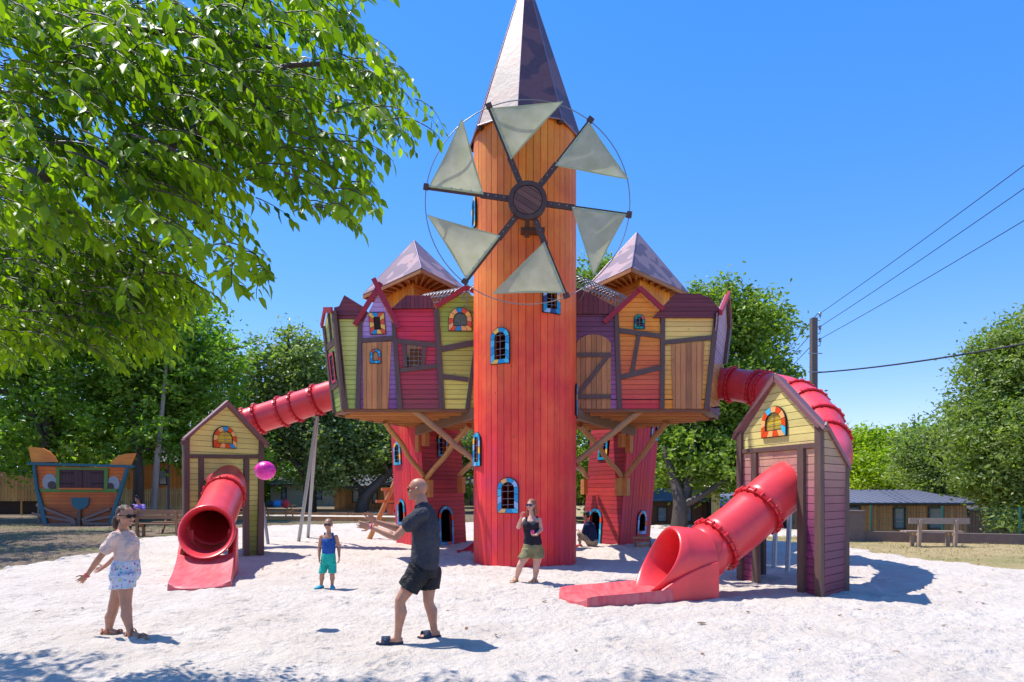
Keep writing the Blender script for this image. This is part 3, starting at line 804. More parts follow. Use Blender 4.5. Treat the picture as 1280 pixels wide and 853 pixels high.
def hits(bot, top, zt, items):
    bL, bC, bR = [Vector((*p, -.2)) for p in bot]; tL, tC, tR = [Vector((*p, zt)) for p in top]
    fl = Plane(bL, bC-bL, v=tL-bL); fr = Plane(bC, bR-bC, v=tC-bC)
    out = {'L': [], 'R': []}
    for s_, px, py, w_, h_ in items:
        p, a, b, t_ = (fl, bL, bC, tL) if s_ == 'L' else (fr, bC, bR, tC)
        out[s_].append(hole(p, (b-a).length, (t_-a).length, px, py, w_, h_))
    return out
hL = hits(LB, LT, 8.3, [('L', 498, 567, .25, .5), ('R', 552, 557, .28, .5), ('R', 556.5, 658, .5, .95), ('L', 503, 640, .3, .6)])
T1, fl, fr = back_tower('left leaning crimson tower with a mauve pyramid roof', LB, LT, 8.3, LROOF, (-3.0, 20.1, 9.3), hL['L'], hL['R'])
window(T1, fl, fl.hit(498, 567), .42, .70, ['cyan', 'blue', 'cyan', 'yel'], 11, .08, bars='four', off=.02)
window(T1, fl, fl.hit(503, 640), .46, .78, ['blue', 'cyan', 'blue', 'or'], 11, .08, bars=None, off=.02)
window(T1, fr, fr.hit(552, 557), .44, .70, ['blue', 'navy', 'blue', 'yel'], 11, .08, bars='four', off=.02)
window(T1, fr, fr.hit(556.5, 657), .66, 1.15, ['blue', 'cyan', 'blue', 'blue', 'or'], 17, .08, bars=None, off=.02, name='doorway_arch')
RB = [(2.25, 21.0), (3.16, 19.5), (4.35, 20.9)]; RT = [(2.93, 21.0), (3.83, 19.5), (5.05, 20.9)]
RROOF = [(2.31, 20.7, 8.0), (3.41, 18.7, 8.01), (5.66, 21.1, 8.0)]
hR = hits(RB, RT, 8.4, [('L', 744.5, 660, .5, .95), ('L', 755, 561, .3, .5), ('R', 801, 653, .34, .52), ('R', 817, 537, .28, .5)])
T2, fl, fr = back_tower('right leaning crimson tower with a mauve pyramid roof', RB, RT, 8.4, RROOF, (3.98, 20.9, 9.85), hR['L'], hR['R'], swap=True)
window(T2, fl, fl.hit(744.5, 659), .66, 1.15, ['blue', 'cyan', 'blue', 'blue', 'or'], 17, .08, bars=None, off=.02, name='doorway_arch')
window(T2, fl, fl.hit(755, 561), .44, .70, ['teal', 'blue', 'blue', 'yel'], 11, .08, bars='four', off=.02)
window(T2, fr, fr.hit(801, 653), .54, .74, ['blue', 'cyan', 'sky', 'blue', 'or'], 15, .09, bars=None, off=.02)
window(T2, fr, fr.hit(817, 537), .42, .70, ['blue', 'cyan', 'navy', 'yel'], 11, .08, bars='four', off=.02)
# wooden brace brackets bolted to the towers
def bracket(T, p, rz, h=.5):
    mb = MB(); mb.box(p, (.17, .16, h), rz); o = mb.build('bracket', M['joist'], T)
    mb = MB(); u = Vector((math.sin(rz), -math.cos(rz), 0))
    for k in range(4): mb.ell(p+u*.082+Vector((0, 0, (k-1.5)*h*.22)), (.014, .014, .014), n=6, m=5)
    mb.build('bolt', M['steel'], o)
for (x, y, d, rz, h) in [(325, 210, 19.0, -.9, .52), (356, 192, 18.9, .9, .38), (352, 425, 18.72, -.8, .5), (374, 430, 18.75, .9, .5), (531, 412, 19.9, .98, .48)]:
    bracket(T1, P7(x, y, d), rz, h)
for (x, y, d, rz, h) in [(518, 422, 19.35, -1.0, .52), (553, 422, 19.35, .85, .52), (350, 422, 20.7, -1.0, .48), (533, 197, 19.3, -1.0, .4), (568, 215, 19.3, .85, .5)]:
    bracket(T2, P8(x, y, d), rz, h)

# ------------------------------------------------------------------ net crawl tunnels behind the roofs
def net_tunnel(a, b, r, label):
    T = thing('net_tunnel', a, label, 'crawl net', 'net tunnels between the towers'); T.location = tuple(a)
    a = Vector(a); b = Vector(b); d = (b-a).normalized(); s1 = d.cross(Vector((0, 0, 1))).normalized(); s2 = s1.cross(d)
    mb = MB(); n = 14
    for k in range(n+1):
        c = a.lerp(b, k/n); mb.tube([c+s1*r*math.cos(2*math.pi*j/16)+s2*r*math.sin(2*math.pi*j/16) for j in range(16)], .012, 5, closed=True)
    hoops = mb.build('hoops', M['wire'], T); mb = MB()
    for j in range(14):
        o_ = s1*r*math.cos(2*math.pi*j/14)+s2*r*math.sin(2*math.pi*j/14); mb.tube([a+o_, b+o_], .009, 5)
    mb.build('ropes', M['wire'], T)
net_tunnel(P(537, 384, 18.0), P(600, 376, 15.6), .36, 'net crawl tunnel running left from the round tower')
net_tunnel(P(712, 362, 15.6), P(772, 385, 18.6), .38, 'net crawl tunnel running right from the round tower')
# ------------------------------------------------------------------ spline helper
def spline(pts, step=.15):
    pts = [Vector(p) for p in pts]; q = [pts[0]*2-pts[1]]+pts+[pts[-1]*2-pts[-2]]; out = []
    for i in range(1, len(q)-2):
        a, b, c, d = q[i-1:i+3]; n = max(2, int((c-b).length/step))
        for k in range(n):
            t = k/n; out.append(.5*((2*b)+(c-a)*t+(2*a-5*b+4*c-d)*t*t+(3*b-a-3*c+d)*t**3))
    out.append(pts[-1]); return out
def frames(path):
    """tangent, side, up for every point"""
    fr = []; k = len(path)
    for i in range(k):
        t = (path[min(i+1, k-1)]-path[max(i-1, 0)]).normalized(); s = t.cross(Vector((0, 0, 1))).normalized(); fr.append((t, s, s.cross(t).normalized()))
    return fr
def hollow(mb, path, r0, r1, a0=0, a1=360, n=28, mi=0):
    """thick-walled tube (or open arc) along path"""
    fr = frames(path); full = abs(a1-a0) >= 360; m = n if full else n+1; vs = []
    for r_ in (r0, r1):
        for p, (t, s, u) in zip(path, fr):
            for j in range(m):
                a = R(a0+(a1-a0)*j/n); vs.append(p+(s*math.cos(a)+u*math.sin(a))*r_)
    k = len(path); fs = []; O = k*m
    for i in range(k-1):
        for j in range(n):
            j2 = (j+1) % m if full else j+1
            a, b, c, d = i*m+j, i*m+j2, (i+1)*m+j2, (i+1)*m+j
            fs.append([a, d, c, b]); fs.append([O+a, O+b, O+c, O+d])
    for i in (0, k-1):
        for j in range(n):
            j2 = (j+1) % m if full else j+1
            a, b = i*m+j, i*m+j2; q = [a, b, O+b, O+a]; fs.append(q if i == 0 else q[::-1])
    if not full:
        for j in (0, m-1):
            for i in range(k-1):
                fs.append([i*m+j, (i+1)*m+j, O+(i+1)*m+j, O+i*m+j])
    mb.add(vs, fs, mi, True)
def at_len(path, s_):
    L = 0
    for i in range(len(path)-1):
        d = (path[i+1]-path[i]).length
        if L+d >= s_: return path[i].lerp(path[i+1], (s_-L)/d), i
        L += d
    return path[-1], len(path)-2
def plen(path): return sum((b-a).length for a, b in zip(path, path[1:]))
def cut_path(path, s0, s1):
    out = [at_len(path, s0)[0]]; L = 0
    for i in range(1, len(path)):
        L += (path[i]-path[i-1]).length
        if s0+.02 < L < s1-.02: out.append(path[i])
    out.append(at_len(path, s1)[0]); return out
def flange(parent, path, s_, r, double=True):
    p, i = at_len(path, s_); t = (path[i+1]-path[i]).normalized(); s = t.cross(Vector((0, 0, 1))).normalized(); u = s.cross(t)
    mb = MB()
    seg = [p-t*.028, p+t*.028]; hollow(mb, seg, r+.045, r-.01, n=40)
    for k in range(20):
        a = 2*math.pi*(k+.5)/20; c = p+(s*math.cos(a)+u*math.sin(a))*(r+.046); o_ = (s*math.cos(a)+u*math.sin(a))
        mb.tube([c-t*.045, c+t*.045], .020, 8)
    return mb.build('flange_ring', M['plastic_dk'], parent)
TU = .415
def tube_slide(label, path, mouth_w, pad, rings, label_dir=None):
    """path from the castle down to the mouth; pad = four ground corners"""
    root = thing('tube_slide', (path[-1].x, path[-1].y, 0), label, 'slide', 'red tube slides')
    L = plen(path); cuts = [0]+rings+[L]
    for a, b in zip(cuts, cuts[1:]):
        seg = cut_path(path, a, b)
        if len(seg) < 3: seg = [seg[0], seg[0].lerp(seg[-1], .5), seg[-1]]
        mb = MB(); hollow(mb, seg, TU, TU-.02, n=36); mb.build('tube_section', M['plastic'], root)
    for r_ in rings: flange(root, path, r_, TU)
    return root
def exit_hood(root, c, fwd, zc, r=.47, length=.62, pad_len=1.55, pad_w=1.02, slope=.5, bk=.42, pad_dir=None, padz=.15, rise=.05):
    """flared hood: a funnel mouth whose sides sweep down to the ground, and the landing pad"""
    fwd = Vector((fwd[0], fwd[1], 0)).normalized(); s = Vector((-fwd.y, fwd.x, 0)); up = Vector((0, 0, 1))
    n = 40; prof = []
    # ring stations from the tube (back) to the lip (front): offset, radius scale, pull forward at the bottom
    st = [(-bk, TU+.012, 0), (-.05, TU+.005, 0), (.12, TU+.01, .05), (.30, r-.02, .22), (.42, r+.01, .42), (.50, r+.04, .52), (.54, r+.075, .55), (.50, r+.10, .52), (.40, r+.10, .42)]
    vs = []; fs = []
    for (o_, rr, pb) in st:
        for j in range(n):
            a = 2*math.pi*j/n; sa, ca = math.sin(a), math.cos(a)
            dn = .5-.5*sa; z = zc+sa*rr+(-o_*slope if o_ < -.1 else 0); z = max(z, .10+.01*rr)
            vs.append(Vector(c)*1+fwd*(o_+pb*dn**1.6)+s*ca*rr+up*(z-Vector(c).z))
    for i in range(len(st)-1):
        for j in range(n):
            j2 = (j+1) % n; fs.append([i*n+j, (i+1)*n+j, (i+1)*n+j2, i*n+j2])
    mb = MB(); mb.add(vs, fs, 0, True)
    # outer skirt from the lip to the ground and back to a box
    b0 = (len(st)-1)*n; sk = []
    for j in range(n):
        a = 2*math.pi*j/n; sa, ca = math.sin(a), math.cos(a); p = vs[b0+j]
        back = Vector(c)+fwd*(-.02)+s*ca*(r+.055)+up*((zc+sa*(r+.055))-Vector(c).z); back.z = max(back.z, -.03)
        sk.append((p, back))
    vv = [q for pr_ in sk for q in pr_]; ff = []
    for j in range(n):
        j2 = (j+1) % n; ff.append([2*j, 2*j+1, 2*j2+1, 2*j2])
    mb.add(vv, ff, 0, True)
    # side cheeks down to the ground
    for sg in (-1, 1):
        P0 = []
        for k in range(11):
            u = k/10; x = -.02+1.02*u; z = (zc+.02)*(1-u**1.5)+.17*u**1.5 if u < 1 else .17
            P0.append((x, z))
        poly = [(-.02, -.06)]+P0+[(1.0, -.06)]
        poly = poly[::-1] if sg > 0 else poly
        mb.prism([Vector(c)+fwd*x+s*sg*(r+.105)+up*(z-Vector(c).z) for x, z in poly], -s*sg*.06)
    mb.prism([Vector(c)+fwd*-.02+s*a+up*(z-Vector(c).z) for a, z in [(-(r+.10), -.06), (r+.10, -.06), (r+.10, zc), (TU*.75, zc), (TU*.75, .1), (-TU*.75, .1), (-TU*.75, zc), (-(r+.10), zc)]], fwd*.05)
    hood = mb.build('exit_hood', M['plastic'], root)
    bv = hood.modifiers.new('b', 'BEVEL'); bv.width = .018; bv.segments = 2; bv.limit_method = 'ANGLE'; bv.angle_limit = R(50)
    # landing pad
    pd = Vector((pad_dir[0], pad_dir[1], 0)).normalized() if pad_dir else fwd; ps_ = Vector((-pd.y, pd.x, 0))
    o = Vector((c[0], c[1], 0))+fwd*.78; nx, ny = 14, 8; vs = []; 
    for lay in (0, 1):
        for i in range(nx+1):
            for j in range(ny+1):
                u = i/nx; v_ = j/ny*2-1; wd = pad_w/2*(1+.0*u); rd = 1-.10*max(0, (u-.9)/.1)*abs(v_)**2
                z = padz+.05*abs(v_)**6*1.0-.05*max(0, (u-.75)/.25)**2+rise*(1-u)**2-.012 if lay else -.05
                sh = 0 if lay else 1
                vs.append(o+pd*(u*pad_len*rd)+ps_*v_*wd*(1 if sh else .975)+up*(z+.0))
    k = (nx+1)*(ny+1); fs = []
    for i in range(nx):
        for j in range(ny):
            a = i*(ny+1)+j; q = [k+a, k+a+ny+1, k+a+ny+2, k+a+1]; fs.append(q)
    ed = [i*(ny+1) for i in range(nx+1)]+[nx*(ny+1)+j for j in range(1, ny+1)]+[i*(ny+1)+ny for i in range(nx-1, -1, -1)]+[j for j in range(ny-1, 0, -1)]
    for a, b in zip(ed, ed[1:]+ed[:1]): fs.append([a, b, k+b, k+a])
    mb = MB(); mb.add(vs, fs, 0, True)
    padm = M['pad']
    po = mb.build('landing_pad', padm, root); b2 = po.modifiers.new('b', 'BEVEL'); b2.width = .03; b2.segments = 3; b2.limit_method = 'ANGLE'; b2.angle_limit = R(40)
    return hood
# worn plastic of the pad
m, t, b = newmat('worn_red_pad'); M['pad'] = m
tc = t.nodes.new('ShaderNodeTexCoord'); mp = t.nodes.new('ShaderNodeMapping'); lk(t, tc.outputs['Object'], mp.inputs[0]); mp.inputs['Scale'].default_value = (5, 1.2, 1)
n1 = noise_node(t, 3, 6, mp.outputs[0], .65); r_ = ramp(t, n1.outputs[0], [(.35, (.62, .06, .075)), (.7, (.62, .17, .17))])
lk(t, r_.outputs[0], b.inputs['Base Color']); b.inputs['Roughness'].default_value = .5
# left slide
SLL = spline([(-3.4, 18.6, 4.85), (-4.6, 19.0, 4.62), (-5.69, 19.2, 4.33), (-6.75, 19.4, 4.02), (-7.78, 19.45, 3.70), (-8.5, 19.1, 3.38), (-8.65, 18.3, 3.0), (-8.1, 17.4, 2.55), (-7.35, 16.6, 2.12), (-6.85, 15.8, 1.8), (-6.5, 14.8, 1.56), (-6.12, 13.5, 1.14), (-5.99, 13.05, 1.0)])
Ls = plen(SLL); c_s = lambda x: min(range(len(SLL)), key=lambda i: (SLL[i]-Vector(x)).length)
def s_at(path, x):
    i = min(range(len(path)), key=lambda i: (path[i]-Vector(x)).length); return plen(path[:i+1])
rl = [s_at(SLL, P(398, 507, 19.2)), s_at(SLL, P(388, 510, 19.2))-.0+.38, s_at(SLL, P(354, 517, 19.35))+.05, s_at(SLL, P(322, 525, 19.4)), s_at(SLL, P(309, 531, 19.4))+.1, s_at(SLL, (-8.5, 18, 2.9)), s_at(SLL, (-6.5, 14.8, 1.38))]
rl = sorted(set(rl))
s1 = tube_slide('red tube slide on the left coming out through the yellow-green gabled hut', SLL, .9, None, rl)
dl = Vector((SLL[-1].x-SLL[-4].x, SLL[-1].y-SLL[-4].y, 0)).normalized()
exit_hood(s1, (SLL[-1].x, SLL[-1].y, .98), (.34, -1), .93, r=.40, slope=.36, pad_len=1.55, pad_w=.98, pad_dir=(.38, -1), rise=.34)
mb = MB(); tp = P(396.5, 520, 19.2)
for q in (G(372.5, 679), G(384.5, 673.5)):
    mb = MB(); mb.tube([q+Vector((0, 0, -.1)), tp], .055, 10); mb.build('support_pole', M['steel'], s1)
mb = MB(); mb.tube([G(336, 683)+Vector((0, 0, -.1)), G(336, 683)+Vector((-.35, 0, 2.6))], .05, 8); mb.build('support_pole', M['steel'], s1)
# right slide
SLR = spline([(5.0, 17.4, 4.52), (5.55, 17.0, 4.44), (6.12, 16.4, 4.24), (6.50, 15.6, 3.98), (6.50, 14.6, 3.60), (6.42, 13.7, 3.12), (6.20, 12.9, 2.60), (5.82, 12.1, 2.27), (5.3, 11.45, 2.02), (4.58, 11.08, 1.74), (3.7, 10.74, 1.10), (3.02, 10.5, .68)])
rr_ = sorted([s_at(SLR, P(914, 482, 17.0)), s_at(SLR, P(938, 487, 16.4)), s_at(SLR, P(944, 490, 16.3))+.25, s_at(SLR, (6.66, 15, 3.8)), s_at(SLR, (6.72, 14.6, 3.66))+.25, s_at(SLR, (6.7, 13.7, 3.14))+.1, s_at(SLR, (6.5, 12.9, 2.62)), s_at(SLR, P(951, 632, 10.85)), s_at(SLR, P(903, 688, 10.6))])
s2 = tube_slide('red tube slide on the right coming out through the yellow and purple gabled hut', SLR, .9, None, rr_)
exit_hood(s2, (3.02, 10.5, .62), (-1, -.22), .60, r=.44, slope=.58, bk=.22, pad_len=1.55, pad_w=1.12, pad_dir=(-1, -.30))
mb = MB(); tp = Vector((6.3, 12.3, 2.0))
for q in [G(967, 714), G(984, 718), G(951, 700)]:
    mb = MB(); mb.tube([q+Vector((0, 0, -.15)), Vector((q.x+.22, q.y+.35, 2.0))], .05, 10); mb.build('support_pole', M['steel'], s2)

# ------------------------------------------------------------------ gabled huts over the slides
# left hut
hd = 16.0
H1 = thing('gabled_hut', (-7.55, 15.1, 0), 'narrow yellow-green gabled hut that the left slide comes out of', 'playhouse', 'gabled huts over the slides')
pl = Plane((-7.55, 15.1, 0), (1.14, 1.8, 0)); f = Face(pl, crop(200, 480, 3.048), H1)
f.px = lambda w_: abs(f.pts([(250, 300), (250, 300-w_)])[0][1]-f.pts([(250, 300), (250, 300-w_)])[1][1])
f.wall([(247, 82), (378, 215), (378, 285), (105, 285), (105, 212)], M['lefthut'], pitch=.13)
f.wall([(104, 270), (150, 270), (150, 700), (104, 700)], M['lefthut'], pitch=.13, back=.028); f.wall([(325, 270), (380, 270), (380, 655), (325, 655)], M['lefthut'], pitch=.13, back=.028)
A1 = f.pts([(156, 272)])[0]; A2 = f.pts([(322, 284)])[0]; zt_ = f.pts([(240, 330)])[0][1]; uc = (A1[0]+A2[0])/2; hw = (A2[0]-A1[0])/2+.02
mb = MB()
for k in range(14):
    a, b = math.pi*k/14, math.pi*(k+1)/14; zs_ = zt_-.5
    q = [(uc+hw*math.cos(b), A1[1]), (uc+hw*math.cos(a), A1[1]), (uc+hw*math.cos(a), zs_+.5*math.sin(a)), (uc+hw*math.cos(b), zs_+.5*math.sin(b))]
    boards(mb, pl, q, .13, 'h', 0, .02, .009, .028)
mb.build('arch_panel', [M['lefthut'], M['dark']], H1)
bm_ = M['beam']
f.quad([(85, 212), (106, 205), (106, 700), (85, 700)], name='corner_post'); f.quad([(374, 210), (391, 222), (391, 655), (367, 655)], name='corner_post')
f.beam((106, 276), (376, 278), 15); f.quad([(143, 284), (161, 284), (161, 560), (143, 560)], off=.002); f.quad([(315, 286), (334, 286), (333, 655), (313, 655)], off=.002)
f.quad([(78, 216), (82, 206), (247, 64), (247, 84)], M['hutroof'], 'barge_board', .03, .1); f.quad([(247, 84), (247, 64), (402, 225), (400, 236), (388, 232)], M['hutroof'], 'barge_board', .034, .1)
wa, wb = f.pts([(200, 204), (287, 204)]); window(H1, pl, f.pts([(243, 204)])[0], wb[0]-wa[0], f.px(80), ['or', 'peach', 'or', 'peach', 'blue'], ntile=13, pane=M['amberglass'], bars='thin', off=.03, frame=.10)
# roof slabs, side and back
def hut_shell(parent, pl, uL, uC, uR, zeL, zt, zeR, depth, mat, zb=-.1, sideL=True, sideR=True):
    nb = -pl.n*depth; mb = MB()
    for (ua, za, ub, zb_) in ((uL-.12, zeL-.12, uC, zt), (uC, zt, uR+.12, zeR-.12)):
        a, b = pl.at((ua, za), .12), pl.at((ub, zb_), .12); nn = (b-a).cross(pl.n).normalized()
        if nn.z < 0: nn = -nn
        mb.prism([a, b, b+nb-pl.n*.2, a+nb-pl.n*.2], nn*.04)
    mb.build('roof', M['hutroof'], parent)
    for s_, u in ((-1, uL), (1, uR)):
        zt_ = zeL if s_ < 0 else zeR
        o_ = pl.at((u, 0)); pp = Plane(o_+(nb if s_ < 0 else Vector()), -nb if s_ < 0 else nb); mb = MB()
        boards(mb, pp, [(0, zb), (depth, zb), (depth, zt_), (0, zt_)], .13); mb.build('side_wall', [mat, M['dark']], parent)
q = f.pts([(88, 640), (247, 74), (388, 655), (88, 214), (388, 228)])
uL, uC, uR, zL_, zT_, zR_ = q[0][0], q[1][0], q[2][0], q[3][1], q[1][1], q[4][1]
sd = Vector((-.40, .92, 0)).normalized(); depth = 1.0
oL = pl.at((uL, 0)); oR = pl.at((uR, 0))
mb = MB(); boards(mb, Plane(oL+sd*depth, -sd), [(0, -.1), (depth, -.1), (depth, zL_), (0, zL_-.5)], .13); mb.build('side_wall', [M['lefthut'], M['dark']], H1)
mb = MB(); boards(mb, Plane(oR, sd), [(0, -.1), (depth, -.1), (depth, zR_-.5), (0, zR_)], .13); mb.build('side_wall', [M['lefthut'], M['dark']], H1)
mb = MB()
for (ua, za, ub, zb_, dp) in ((uL-.1, zL_-.1, uC, zT_-.03, .4), (uC, zT_-.03, uR+.1, zR_-.08, .4)):
    a, b = pl.at((ua, za), .1), pl.at((ub, zb_), .1); nb = sd*dp; nn = (b-a).cross(nb).normalized()
    if nn.z < 0: nn = -nn
    mb.prism([a, b, b+nb+Vector((0, 0, -.02)), a+nb+Vector((0, 0, -.02))], nn*.045)
mb.build('roof', M['hutroof'], H1)
# right hut: front plane through two measured ground corners
Cc = Vector((4.81, 10.25, 0)); Lc = Vector((4.28, 12.22, 0))
H2 = thing('gabled_hut', Cc, 'narrow gabled hut fading from yellow to purple that the right slide comes out of', 'playhouse', 'gabled huts over the slides')
pl = Plane(Cc, Cc-Lc); f = Face(pl, crop(880, 430, 2.583), H2)
def px_at(w_): 
    a = f.pts([(250, 400), (250, 400-w_)]); return abs(a[0][1]-a[1][1])
f.px = px_at
f.wall([(240, 118), (372, 262), (372, 330), (126, 350), (126, 300)], M['righthut'], pitch=.125)
f.wall([(126, 345), (170, 345), (170, 775), (126, 760)], M['righthut'], pitch=.125, back=.028); f.wall([(324, 330), (376, 326), (376, 825), (324, 812)], M['righthut'], pitch=.125, back=.028)
A1 = f.pts([(170, 348)])[0]; A2 = f.pts([(326, 332)])[0]; zc_ = f.pts([(245, 402)])[0]; zsp = f.pts([(245, 470)])[0]
mb = MB(); uc = (A1[0]+A2[0])/2; hw = (A2[0]-A1[0])/2; zspr = zc_[1]-hw*.8
for k in range(14):
    a, b = math.pi*k/14, math.pi*(k+1)/14
    q = [(uc+hw*math.cos(b), A1[1]), (uc+hw*math.cos(a), A1[1]), (uc+hw*math.cos(a), zspr+hw*.8*math.sin(a)), (uc+hw*math.cos(b), zspr+hw*.8*math.sin(b))]
    boards(mb, pl, q, .125, 'h', 0, .02, .009, .028)
mb.build('arch_panel', [M['righthut'], M['dark']], H2)
f.quad([(116, 295), (131, 288), (131, 765), (117, 760)], name='corner_post'); f.quad([(367, 252), (386, 262), (389, 832), (367, 828)], name='corner_post')
f.beam((131, 347), (368, 327), 14); f.quad([(162, 355), (178, 352), (184, 782), (166, 776)], off=.002); f.quad([(313, 338), (333, 336), (332, 816), (313, 812)], off=.002)
f.quad([(108, 294), (112, 286), (241, 100), (241, 122)], M['hutroof'], 'barge_board', .03, .06); f.quad([(241, 122), (241, 98), (388, 260), (384, 272), (374, 266)], M['hutroof'], 'barge_board', .034, .06)
wa, wb = f.pts([(194, 251), (272, 251)]); window(H2, pl, f.pts([(233, 251)])[0], wb[0]-wa[0], px_at(98), ['or', 'peach', 'or', 'cyan', 'peach'], ntile=13, pane=M['amberglass'], bars='thin', off=.03, frame=.10)
q = f.pts([(118, 640), (240, 104), (385, 655), (118, 292), (385, 262)])
uL, uC, uR, zL_, zT_, zR_ = q[0][0], q[1][0], q[2][0], q[3][1], q[1][1], q[4][1]
sd = Vector((.72, .69, 0)).normalized()              # direction of the side wall
depth = .96; oC = pl.at((uR, 0)); ps = Plane(oC, sd)
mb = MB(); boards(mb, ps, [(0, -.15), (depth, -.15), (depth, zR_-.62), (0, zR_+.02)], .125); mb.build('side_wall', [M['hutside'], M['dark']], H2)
mb = MB(); mb.prism([ps.at(p, .03) for p in strip2(ps, (-.02, zR_+.02), (depth+.08, zR_-.66), .07)], ps.n*.03); mb.build('barge_board', M['hutroof'], H2)
oL = pl.at((uL, 0)); p2 = Plane(oL+sd*depth, -sd); mb = MB(); boards(mb, p2, [(0, -.1), (depth, -.1), (depth, zL_), (0, zL_-.5)], .125); mb.build('side_wall', [M['righthut'], M['dark']], H2)
mb = MB()
for (ua, za, ub, zb_, dp) in ((uL-.1, zL_-.1, uC, zT_, .55), (uC, zT_, uR+.1, zR_-.08, .3)):
    a, b = pl.at((ua, za), .1), pl.at((ub, zb_), .1); nb = sd*dp; nn = (b-a).cross(nb).normalized()
    if nn.z < 0: nn = -nn
    mb.prism([a, b, b+nb+Vector((0, 0, -.02)), a+nb+Vector((0, 0, -.02))], nn*.045)
mb.build('roof', M['hutroof'], H2)
mb = MB()
for q_ in (oC+sd*(depth-.05), oL+sd*(depth-.05)):
    mb = MB(); mb.bar(Vector((q_.x, q_.y, -.1)), Vector((q_.x, q_.y, 2.1)), .1, .1); mb.build('rear_post', M['beam'], H2)

# little red chute behind the round tower, step box, climbing frame
c = G(590, 693); ch = thing('small_red_slide', c, 'small red chute sticking out beside the base of the round tower', 'slide')
mb = MB(); pth = spline([c+Vector((-.18, -.25, .12)), c+Vector((0, .1, .13)), c+Vector((.35, .7, .4)), c+Vector((.8, 1.4, .9))], .1); hollow(mb, pth, .24, .21, 180, 360, 14)
mb.build('chute', M['plastic'], ch)
mb = MB(); mb.bar(c+Vector((.35, .7, .2)), c+Vector((.35, .7, -.1)), .08, .08); mb.build('leg', M['plastic_dk'], ch)
c = G(804, 686); st = thing('step_box', c, 'small bare wood step box in front of the right leaning tower', 'step', rz=-.15)
mb = MB(); K = .024; W_ = .46; Hh = .30
for x in (-W_/2, W_/2): mb.bar(c+Vector((x, 0, -.02)), c+Vector((x*.85, .1, Hh)), .06, .05, side=(0, 1, 0))
o = mb.build('side_board', M['beam_grey'], st)
mb = MB(); mb.box(c+Vector((0, .2, Hh+.0)), (.5, .36, .035)); mb.box(c+Vector((0, .05, .06)), (.42, .03, .1)); mb.box(c+Vector((0, .12, .19)), (.40, .2, .03)); mb.build('tread', M['log'], st)
cf = thing('climbing_frame', G(459, 676), 'leaning bare log climbing frame left of the left leaning tower', 'climbing frame')
mb = MB(); a = G(459, 676)+Vector((0, 0, -.1)); b = P(506, 575, 21.6); mb.tube([a, a.lerp(b, .5)+Vector((.02, 0, .02)), b], [.085, .08, .07], 10); mb.build('log_pole', M['log'], cf)
mb = MB(); mb.bar(P(470, 627, 21.4), P(500, 627, 21.9), .09, .07); mb.bar(P(477, 612, 21.4), P(500, 611, 21.9), .09, .07); mb.build('rung', M['log'], cf)
mb = MB(); terr = plain('terracotta_rubber', (.38, .10, .05), .6)
mb.tube([P(487, 625, 21.8), P(486, 612, 21.8)], [.16, .18], 12); mb.build('bucket', terr, cf)
mb = MB(); mb.tube([P(488, 643, 21.8), P(488, 630, 21.8)], [.09, .17], 12); mb.build('bucket', terr, cf)
# ------------------------------------------------------------------ ground
def sand_edge(x, y):
    """signed distance-ish: > 0 inside the sand area"""
    poly = [(-60, 3), (-16, 8), (-10.7, 13.7), (-11.2, 17), (-12.2, 20), (-12.4, 23.1), (-11.9, 29), (-8, 31.5), (-2, 32.5), (4, 31), (6.4, 27.6), (7.6, 24), (10.1, 19.8), (11.0, 14.6), (13.5, 11), (26, 6), (60, 3), (60, -10), (-60, -10)]
    return poly
SP = np.array([(-30, -6), (-16, 8), (-11.0, 13.0), (-11.2, 17), (-12.0, 20), (-12.4, 23.1), (-11.9, 29), (-8, 31.5), (-2, 32.5), (4, 31), (6.4, 27.6), (7.6, 23.5), (9.6, 18.8), (10.5, 14.4), (13.0, 10.6), (30, -2), (30, -6)])
def inside_dist(X, Y):
    n = len(SP); d = np.full(X.shape, 1e9); ins = np.zeros(X.shape, bool)
    for i in range(n):
        ax, ay = SP[i]; bx, by = SP[(i+1) % n]; ex, ey = bx-ax, by-ay
        t = np.clip(((X-ax)*ex+(Y-ay)*ey)/(ex*ex+ey*ey), 0, 1); d = np.minimum(d, np.hypot(X-ax-t*ex, Y-ay-t*ey))
        c_ = ((ay > Y) != (by > Y)) & (X < (bx-ax)*(Y-ay)/(by-ay+1e-12)+ax); ins ^= c_
    return np.where(ins, d, -d)
_rs = np.random.RandomState(4); _T = _rs.rand(256, 256)
def vnoise(X, Y):
    xi = np.floor(X).astype(int); yi = np.floor(Y).astype(int); fx = X-xi; fy = Y-yi
    fx = fx*fx*(3-2*fx); fy = fy*fy*(3-2*fy); g = lambda a, b: _T[a % 256, b % 256]
    return (g(xi, yi)*(1-fx)+g(xi+1, yi)*fx)*(1-fy)+(g(xi, yi+1)*(1-fx)+g(xi+1, yi+1)*fx)*fy
def fbm(X, Y, o=3):
    s = 0; a = 1; n = 0
    for k in range(o):
        s = s+a*vnoise(X*2**k+17.3*k, Y*2**k+5.1*k); n += a; a *= .5
    return s/n
def sstep(a, b, x): t = np.clip((x-a)/(b-a), 0, 1); return t*t*(3-2*t)
def terrain(X, Y):
    right = sstep(7.0, 11.0, X)*sstep(23.5, 27, Y)+(1-sstep(7.0, 11.0, X))*sstep(2.5, 6.5, X)*sstep(28, 38, Y)
    return -1.35*np.clip(right, 0, 1)+.05*(fbm(X*.4, Y*.4)-.5)
